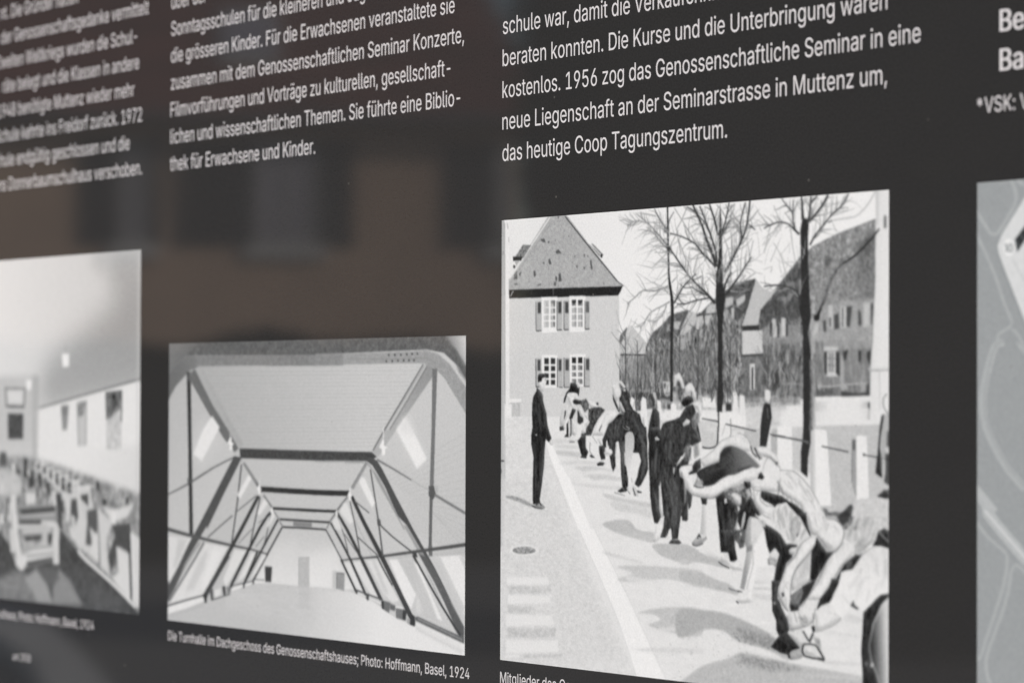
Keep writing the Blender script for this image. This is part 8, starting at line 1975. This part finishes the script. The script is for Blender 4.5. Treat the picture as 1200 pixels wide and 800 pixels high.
printed_picture('printed_photograph', 'black and white photograph of a room with rows of tables and chairs', -458.5, 60.3, 207, 148.2, 2.0, 3.2, 5, 0.3, 3.0, '''
g 222 0 1 79.71 9.17 174.06 12 204|-4313 -1145 4272 -151 4311 3090 -4207 3620
p 196 1.2 1|-3364 1045 2339 1014 2352 1894 -3344 2018
p 206 2 0.6|-3351 1674 2348 1601 2352 1894 -3344 2018
g 176 6 1 116.97 50.69 203.25 18.09 152|2340 1036 2668 812 3337 578 3777 403 4205 227 4216 1058 2344 1307
p 158 6 0.8|3507 -43 4202 -50 4209 553 3924 547 3704 387 3569 172
p 170 3 0.5|3254 -10 3552 1 3480 169 3301 128
p 168 2.5 0.5|3926 708 4211 712 4215 1024 2580 1234 2576 1015
p 226 0.6 1|2296 1315 4215 1044 4230 2267 3505 2046 2302 1748
g 226 1.2 1 159.9 72.36 204.25 99.75 214|2301 1675 4222 1577 4230 2267 3505 2046 2304 1895
p 128 0.3 1|2363 1295 2808 1235 3349 1162 3834 1099 4192 1053 4182 1036 3825 1082 3340 1147 2799 1221 2356 1283
p 176 0.8 0.7|2228 1013 2355 1014 2336 1894 2240 1896
p 146 0.5 1|2756 1276 2906 1267 2874 1472 2793 1480
p 120 0.6 0.7|2770 1276 2886 1269 2858 1351 2800 1351
p 196 0.5 1|3038 1242 3220 1226 3219 1603 3077 1612
n 136 0.5 0.9 30 1.4 2|3058 1245 3214 1231 3159 1349 3074 1363
p 150 0.3 1|3042 1245 3075 1605 3090 1605 3057 1245
p 150 0.3 1|3206 1228 3206 1590 3221 1590 3221 1228
p 212 0.4 1|3549 1162 3828 1146 3829 1628 3569 1632
n 116 0.4 1 36 1.6 2.4|3549 1164 3823 1149 3798 1293 3634 1386 3574 1373
n 196 0.4 0.8 14 2 2|3565 1387 3819 1293 3815 1621 3577 1625
p 88 0.25 1|3550 1171 3830 1155 3827 1142 3547 1158
p 110 0.3 1|3544 1168 3563 1387 3584 1386 3565 1168
p 110 0.3 1|3813 1149 3810 1398 3831 1398 3833 1149
p 112 0.3 1|1708 1127 2100 1130 2101 1119 1708 1115
p 120 0.3 1|1709 1118 1730 1287 1753 1286 1732 1118
p 120 0.3 1|2083 1124 2067 1285 2090 1286 2106 1125
p 216 0.5 1|1764 1146 2040 1147 2036 1251 1781 1251
p 90 0.3 1|1750 1288 2078 1291 2079 1274 1751 1270
n 86 0.4 1 12 1.6 1.6|1767 1342 2067 1341 2064 1560 1777 1563
p 234 0.4 1|2106 1052 2220 1050 2206 1133 2131 1136
p 236 0.4 1|2773 831 2900 832 2902 940 2786 942
p 150 0.6 0.6|2828 763 2829 831 2844 831 2843 763
n 150 1 1 24 2.4 3|-3404 1804 1618 1723 2109 1715 2616 1761 3279 1856 4209 1992 4221 2915 3118 2521 2712 2335 1940 2599 1628 2415 -3387 2601
p 96 0.6 1|1617 1681 1741 1679 1762 1797 1619 1807
p 58 0.3 1|1739 1835 1743 1882 1766 1881 1762 1835
p 84 0.3 1|2916 1826 2897 1896 2926 1898 2945 1828
p 84 0.3 1|1813 1816 1794 1885 1843 1887 1862 1818
p 84 0.3 1|2474 1886 2482 1978 2506 1977 2499 1885
p 58 0.3 1|2632 2012 2653 2112 2704 2108 2683 2009
p 214 0.3 1|3675 2155 3697 2255 3743 2251 3721 2151
p 70 0.3 1|2335 1973 2321 2057 2351 2057 2365 1973
p 222 0.3 1|1793 2116 1794 2280 1834 2279 1834 2115
p 70 0.3 1|3014 1868 3011 1936 3052 1935 3055 1868
p 70 0.3 1|2098 1818 2074 1886 2125 1889 2149 1821
p 70 0.3 1|1820 1782 1849 1837 1875 1833 1846 1779
p 84 0.3 1|1632 1864 1664 1910 1709 1903 1678 1857
p 226 0.3 1|1840 1779 1865 1836 1915 1830 1890 1774
p 84 0.3 1|1774 2073 1768 2213 1796 2213 1801 2072
p 70 0.3 1|2469 2138 2489 2216 2522 2214 2502 2135
p 70 0.3 1|3107 2200 3081 2298 3106 2299 3131 2201
p 222 0.3 1|2887 2118 2873 2235 2910 2234 2923 2118
p 226 0.3 1|1935 2216 1918 2380 1962 2380 1979 2215
p 226 0.3 1|2127 1821 2153 1868 2183 1864 2157 1817
p 70 0.3 1|2768 2079 2786 2170 2824 2168 2806 2077
p 84 0.3 1|2020 1913 2053 2020 2094 2017 2060 1910
p 214 0.3 1|2989 1935 2983 2032 3006 2031 3011 1935
p 70 0.3 1|3071 1944 3082 2053 3114 2052 3103 1943
p 214 0.3 1|3050 2140 3070 2254 3115 2250 3096 2137
p 84 0.3 1|2161 1886 2174 1982 2227 1980 2215 1884
p 214 0.3 1|2390 1708 2415 1774 2463 1770 2439 1704
p 226 0.3 1|2575 2041 2545 2138 2574 2139 2604 2043
p 226 0.3 1|1633 2220 1638 2307 1690 2304 1685 2218
p 222 0.3 1|2099 2166 2099 2271 2146 2269 2147 2164
p 226 0.3 1|1649 1947 1634 2047 1676 2047 1690 1948
p 60 0.4 0.9|2079 1729 2146 1728 2142 1894 2087 1881
p 60 0.4 0.9|2351 1848 2417 1840 2419 1970 2368 1972
p 60 0.4 0.9|2516 1920 2575 1915 2567 2021 2526 2022
p 60 0.4 0.9|2880 1865 2937 1853 2932 1917 2895 1921
p 60 0.4 0.9|3391 1900 3447 1895 3443 1972 3406 1976
p 60 0.4 0.9|1913 1829 2020 1827 2005 1869 1929 1874
p 60 0.4 0.9|2216 1823 2277 1836 2270 1974 2218 1968
p 206 1 0.8|984 1848 1897 1816 2082 1937 2023 2049 988 2077
p 222 0.6 0.8|2764 1894 2909 1877 2881 1946 2736 1949
p 208 0.5 0.9|2278 1756 2368 1750 2391 1827 2363 1847 2302 1832
p 74 0.4 0.9|2323 1773 2360 1769 2363 1815 2335 1824
p 66 0.4 0.85|2261 1748 2281 1744 2284 1784 2261 1781
p 226 0.35 0.8|2268 1766 2391 1758 2389 1747 2265 1754
p 208 0.5 0.9|2380 1776 2485 1769 2512 1859 2480 1884 2407 1866
p 74 0.4 0.9|2433 1796 2475 1792 2479 1846 2447 1856
p 66 0.4 0.85|2360 1767 2383 1762 2387 1809 2360 1805
p 226 0.35 0.8|2368 1787 2512 1778 2510 1766 2365 1775
p 208 0.5 0.9|2491 1803 2620 1794 2653 1905 2614 1935 2525 1914
p 74 0.4 0.9|2556 1828 2608 1822 2613 1888 2573 1901
p 66 0.4 0.85|2467 1792 2495 1786 2500 1844 2468 1839
p 226 0.35 0.8|2477 1815 2653 1804 2651 1792 2474 1804
p 208 0.5 0.9|2597 1830 2757 1819 2798 1957 2749 1994 2639 1968
p 74 0.4 0.9|2678 1861 2742 1854 2749 1936 2699 1952
p 66 0.4 0.85|2567 1817 2602 1809 2608 1881 2568 1875
p 226 0.35 0.8|2579 1844 2798 1829 2795 1818 2576 1832
p 208 0.5 0.9|2708 1865 2914 1849 2967 2027 2904 2076 2763 2042
p 74 0.4 0.9|2812 1904 2895 1894 2903 2001 2839 2021
p 66 0.4 0.85|2669 1846 2714 1836 2722 1930 2670 1922
p 226 0.35 0.8|2684 1880 2966 1861 2964 1850 2681 1869
p 208 0.5 0.9|2824 1905 3091 1885 3160 2117 3078 2180 2895 2137
p 74 0.4 0.9|2959 1956 3067 1944 3077 2082 2994 2109
p 66 0.4 0.85|2773 1882 2832 1868 2842 1991 2775 1980
p 226 0.35 0.8|2792 1924 3158 1899 3155 1887 2789 1913
p 208 0.5 0.9|2945 1953 3286 1926 3374 2224 3270 2306 3035 2251
p 74 0.4 0.9|3118 2018 3256 2002 3268 2180 3163 2215
p 66 0.4 0.85|2880 1923 2955 1905 2968 2063 2881 2050
p 226 0.35 0.8|2903 1976 3372 1942 3369 1931 2901 1964
n 82 0.7 1 8 3 2|-3386 2633 1628 2380 1815 2478 1971 2680 2123 2660 2628 2583 2770 2319 3118 2501 3679 2708 4114 2888 4168 2982 3406 2974 1637 2990 -3377 3052
n 132 1 0.9 8 4 2|-3379 2988 1634 2787 1880 2706 2124 2701 2337 2952 1637 2990 -3377 3052
p 164 0.9 0.9|2109 2757 2333 2664 2513 2765 2648 2956 2338 2959 2246 2861
p 146 0.9 0.9|2746 2645 2949 2744 3180 2933 2633 2957 2631 2814
p 104 0.8 0.8|2333 2664 2658 2636 2776 2725 2602 2815 2483 2767
p 100 1.4 0.5|3178 2786 3514 2769 3953 2904 3405 2961
p 150 0.6 1|1948 2139 2680 2105 2683 2349 1998 2402
p 206 0.35 1|1938 2336 2281 2318 2618 2306 2644 2312 2623 2309 2743 2321 2747 2276 2629 2247 2278 2260 1932 2277
p 192 0.35 1|2061 2380 2598 2347 2592 2303 2055 2336
p 212 0.35 1|1836 2045 1845 2185 1872 2367 1946 2553 2015 2697 2110 2684 2042 2541 1969 2358 1943 2180 1934 2042
p 206 0.35 1|2628 2311 2638 2616 2747 2611 2737 2306
p 204 0.35 1|1810 2340 1844 2548 1942 2541 1908 2334
p 182 0.35 1|2142 2587 2661 2538 2652 2502 2132 2551
p 170 0.35 1|2064 2527 2630 2476 2622 2444 2056 2494
p 176 0.35 1|2043 2238 2654 2205 2650 2169 2038 2201
p 206 0.35 1|2596 2000 2627 2122 2704 2115 2673 1994
p 190 0.35 1|2429 2277 2446 2454 2541 2449 2524 2272
p 72 0.45 0.9|1979 2173 2665 2125 2666 2166 2056 2212
p 72 0.45 0.9|1996 2263 2417 2249 2417 2283 1981 2298
p 72 0.45 0.9|2089 2405 2419 2379 2404 2414 2120 2439
p 72 0.45 0.9|2537 2368 2625 2358 2611 2447 2538 2450
p 72 0.45 0.9|2137 2618 2628 2555 2628 2583 2153 2658
p 224 0.5 0.8|2114 2024 2309 2019 2296 2116 2130 2120
p 74 0.5 0.9|2679 2023 2780 2007 2799 2318 2726 2293
p 206 0.5 0.95|2809 1992 3054 2013 3170 2171 3202 2424 3117 2481 3031 2404 2944 2367 2884 2207
p 76 0.5 0.9|2954 2056 3054 2047 3085 2200 3001 2311 2929 2273
p 206 0.5 0.9|2942 2178 3028 2202 3045 2390 2973 2393
p 204 0.5 0.95|3083 2026 3282 2114 3450 2122 3425 2309 3512 2597 3315 2513 3174 2479 3114 2253
p 84 0.5 0.9|3240 2142 3422 2117 3425 2296 3314 2433 3216 2424 3242 2249
p 210 0.5 0.95|3284 2274 3439 2348 3456 2560 3287 2501 3328 2406
p 70 0.3 1|3429 2150 3460 2587 3480 2585 3450 2149
p 206 0.5 0.95|3422 2123 3686 2221 3578 2357 3623 2632 3678 2682 3484 2599
p 78 0.5 0.92|3673 2248 3945 2225 3975 2459 3784 2414 3705 2576 3664 2630 3607 2501 3729 2338
p 214 0.5 0.95|3744 2416 3961 2473 3993 2862 3678 2682 3787 2624
p 62 0.3 1|3948 2225 3956 2334 3967 2486 3982 2677 3993 2837 4019 2835 4007 2676 3993 2484 3982 2332 3974 2224
p 212 0.4 1|3986 2289 4161 2348 4167 2918 4033 2860
p 224 0.6 0.85|3505 2094 3781 2113 4023 2066 3944 2173 3673 2234
p 60 0.4 0.9|3505 2041 3582 2039 3574 2086 3511 2087
p 60 0.4 0.9|3902 2017 3956 2013 3948 2068 3910 2069
p 150 0.4 0.7|3505 2112 3725 2118 3727 2110 3507 2103
p 140 0.6 0.7|3998 2210 4159 2218 4160 2296 4026 2275
p 216 0.3 1|3067 2491 3111 2518 3213 2567 3422 2643 3661 2732 3893 2832 4069 2912 4106 2893 3930 2813 3697 2711 3457 2622 3250 2546 3153 2500 3111 2474
p 196 0.3 0.35|4077 28 4071 484 4068 1162 4074 2122 4081 2938 4124 2936 4116 2120 4110 1162 4114 485 4119 30
''', cool=2.0)

printed_picture('printed_map', 'grey street plan with pale road lines and a numbered circle', 228.4, 60.6, 120, 149.1, 2.4, 3.2, 6, 0.12, 0.4, '''
p 158 0 1|-312 -330 2150 -372 2144 3060 -308 3301
p 146 0.5 0.8|443 19 316 161 188 304 153 366 163 410 217 518 385 829 578 1134 1015 1135 1015 168
p 212 0.15 1|452 14 325 155 197 298 162 361 172 404 227 513 394 823 587 1128 1023 1130 1024 163
P 228 0.12 1|300 376 293 402 275 421 250 427 225 419 206 399 200 372 206 346 225 327 250 321 275 329 293 349
p 196 0.1 1|298 376 296 388 292 402 284 412 274 420 262 425 250 426 237 424 226 418 216 410 208 399 203 386 201 372 203 359 208 346 216 336 226 328 237 323 250 322 262 324 274 330 284 338 292 349 296 364 298 376 304 376 301 363 297 348 288 336 277 327 264 321 250 318 236 320 222 325 211 333 203 344 198 358 196 372 198 386 203 400 211 412 222 421 236 427 250 430 264 428 277 423 288 415 297 403 301 389 304 376
p 110 0.06 1|226 352 228 399 237 399 234 352
p 110 0.06 1|223 363 233 353 227 350 218 360
p 110 0.06 1|273 377 273 383 271 389 268 393 265 395 263 396 261 395 258 393 255 388 253 383 252 376 253 370 255 365 258 361 261 358 263 358 265 359 268 361 271 365 273 372 273 378 281 377 280 371 278 364 275 358 270 354 263 352 256 354 251 357 247 363 245 369 244 376 245 383 247 390 251 396 256 400 263 401 270 400 275 396 278 391 280 384 281 378
p 62 0.12 1|413 223 452 253 315 402 296 331
p 120 0.08 1|302 342 330 376 335 374 308 340
p 120 0.08 1|335 301 362 335 368 333 340 299
p 120 0.08 1|367 260 395 294 400 292 373 258
p 120 0.08 1|400 219 427 253 433 251 406 217
p 188 0.1 1|278 445 298 472 332 517 394 594 449 661 455 659 400 592 338 515 304 470 284 443
p 196 0.1 1|346 530 395 520 393 516 344 526
p 190 0.1 0|232 455 253 441 285 445 341 528 391 613 397 611 347 527 290 443 251 436 228 452
p 172 0.12 1|-21 158 25 213 75 270 92 290 104 300 124 306 144 307 162 304 184 290 220 251 259 207 288 174 309 144 319 117 320 91 314 64 304 38 291 12 279 -7 253 0 264 19 277 43 286 67 291 91 290 112 282 135 262 163 234 195 196 239 160 276 146 286 140 286 129 286 120 283 116 279 100 260 50 203 4 148
p 172 0.12 1|304 5 319 21 350 39 404 48 451 52 453 32 407 28 359 20 339 7 327 -6
p 172 0.12 1|-20 279 2 314 35 367 79 435 125 513 166 600 202 681 231 731 251 765 261 784 260 794 246 806 223 818 193 829 163 843 154 863 152 882 135 909 119 933 142 941 158 917 176 887 179 866 182 855 205 845 237 834 264 819 283 801 285 782 275 759 254 725 225 675 190 595 149 507 102 429 58 360 25 307 3 272
p 172 0.12 1|270 835 281 835 303 850 351 914 384 961 358 926 311 886 326 928 369 968 386 959 344 919 298 899 341 936 404 967 371 907 322 841 292 822 273 819
p 174 0.12 1|209 876 173 880 125 899 97 939 77 991 49 1068 26 1147 17 1199 17 1247 25 1307 44 1371 78 1433 121 1493 168 1553 223 1613 297 1673 356 1717 399 1687 341 1644 271 1586 219 1531 174 1472 133 1415 101 1359 85 1301 78 1245 77 1202 85 1155 108 1078 135 1002 154 954 170 928 194 920 219 918
p 158 0.12 0.55|220 879 192 884 158 897 135 919 114 959 87 1039 64 1126 53 1189 52 1246 61 1307 81 1367 115 1426 157 1486 203 1545 257 1603 329 1662 388 1706 400 1697 341 1654 270 1595 218 1538 172 1480 130 1421 98 1363 78 1304 70 1246 70 1190 81 1128 104 1041 131 963 151 925 170 907 199 896 224 891
p 182 0.12 1|-70 1721 19 1792 94 1855 123 1803 35 1795 51 1862 114 1918 244 2025 362 2120 426 2079 310 1983 181 1877 122 1824 94 1838 84 1859 168 1822 85 1750 -3 1679
p 150 0.15 0.6|-74 1835 -18 1879 61 1938 156 2003 244 2061 296 2096 326 2116 332 2112 303 2092 250 2056 163 1998 68 1933 -11 1874 -67 1830
p 204 0.15 1|57 1834 111 1878 190 1942 297 2027 387 2098 401 2089 312 2017 205 1932 126 1868 72 1824
p 172 0.12 1|-64 1850 -5 1909 71 1977 146 2022 205 2055 224 2072 226 2095 220 2150 201 2224 163 2319 119 2416 82 2498 52 2563 40 2597 32 2617 19 2639 11 2649 10 2644 1 2635 -22 2647 -9 2659 19 2666 42 2647 58 2622 66 2601 78 2567 107 2503 144 2421 188 2323 227 2227 246 2151 252 2094 249 2064 223 2041 163 2007 91 1964 17 1897 -42 1838
p 172 0.12 1|404 2163 373 2141 337 2118 306 2111 279 2121 262 2143 251 2175 245 2216 234 2269 205 2344 169 2425 130 2502 94 2572 71 2625 60 2671 64 2716 77 2757 100 2796 120 2826 144 2816 124 2787 103 2749 90 2711 87 2671 97 2628 119 2576 154 2507 194 2430 231 2348 260 2272 271 2217 277 2177 287 2149 298 2134 306 2130 322 2134 355 2155 385 2176
p 172 0.12 1|724 586 883 755 1030 997 1041 1313 969 1625 783 1848 600 1997 637 2021 823 1868 1015 1636 1089 1315 1078 990 926 738 765 566
p 172 0.12 1|408 2030 649 2194 980 2374 1378 2463 1694 2509 1706 2474 1393 2428 1004 2341 683 2165 445 2002
p 172 0.12 1|1155 -82 1355 201 1565 604 1647 1152 1678 1616 1724 1613 1692 1149 1610 597 1398 188 1197 -97
''', cool=5.0)
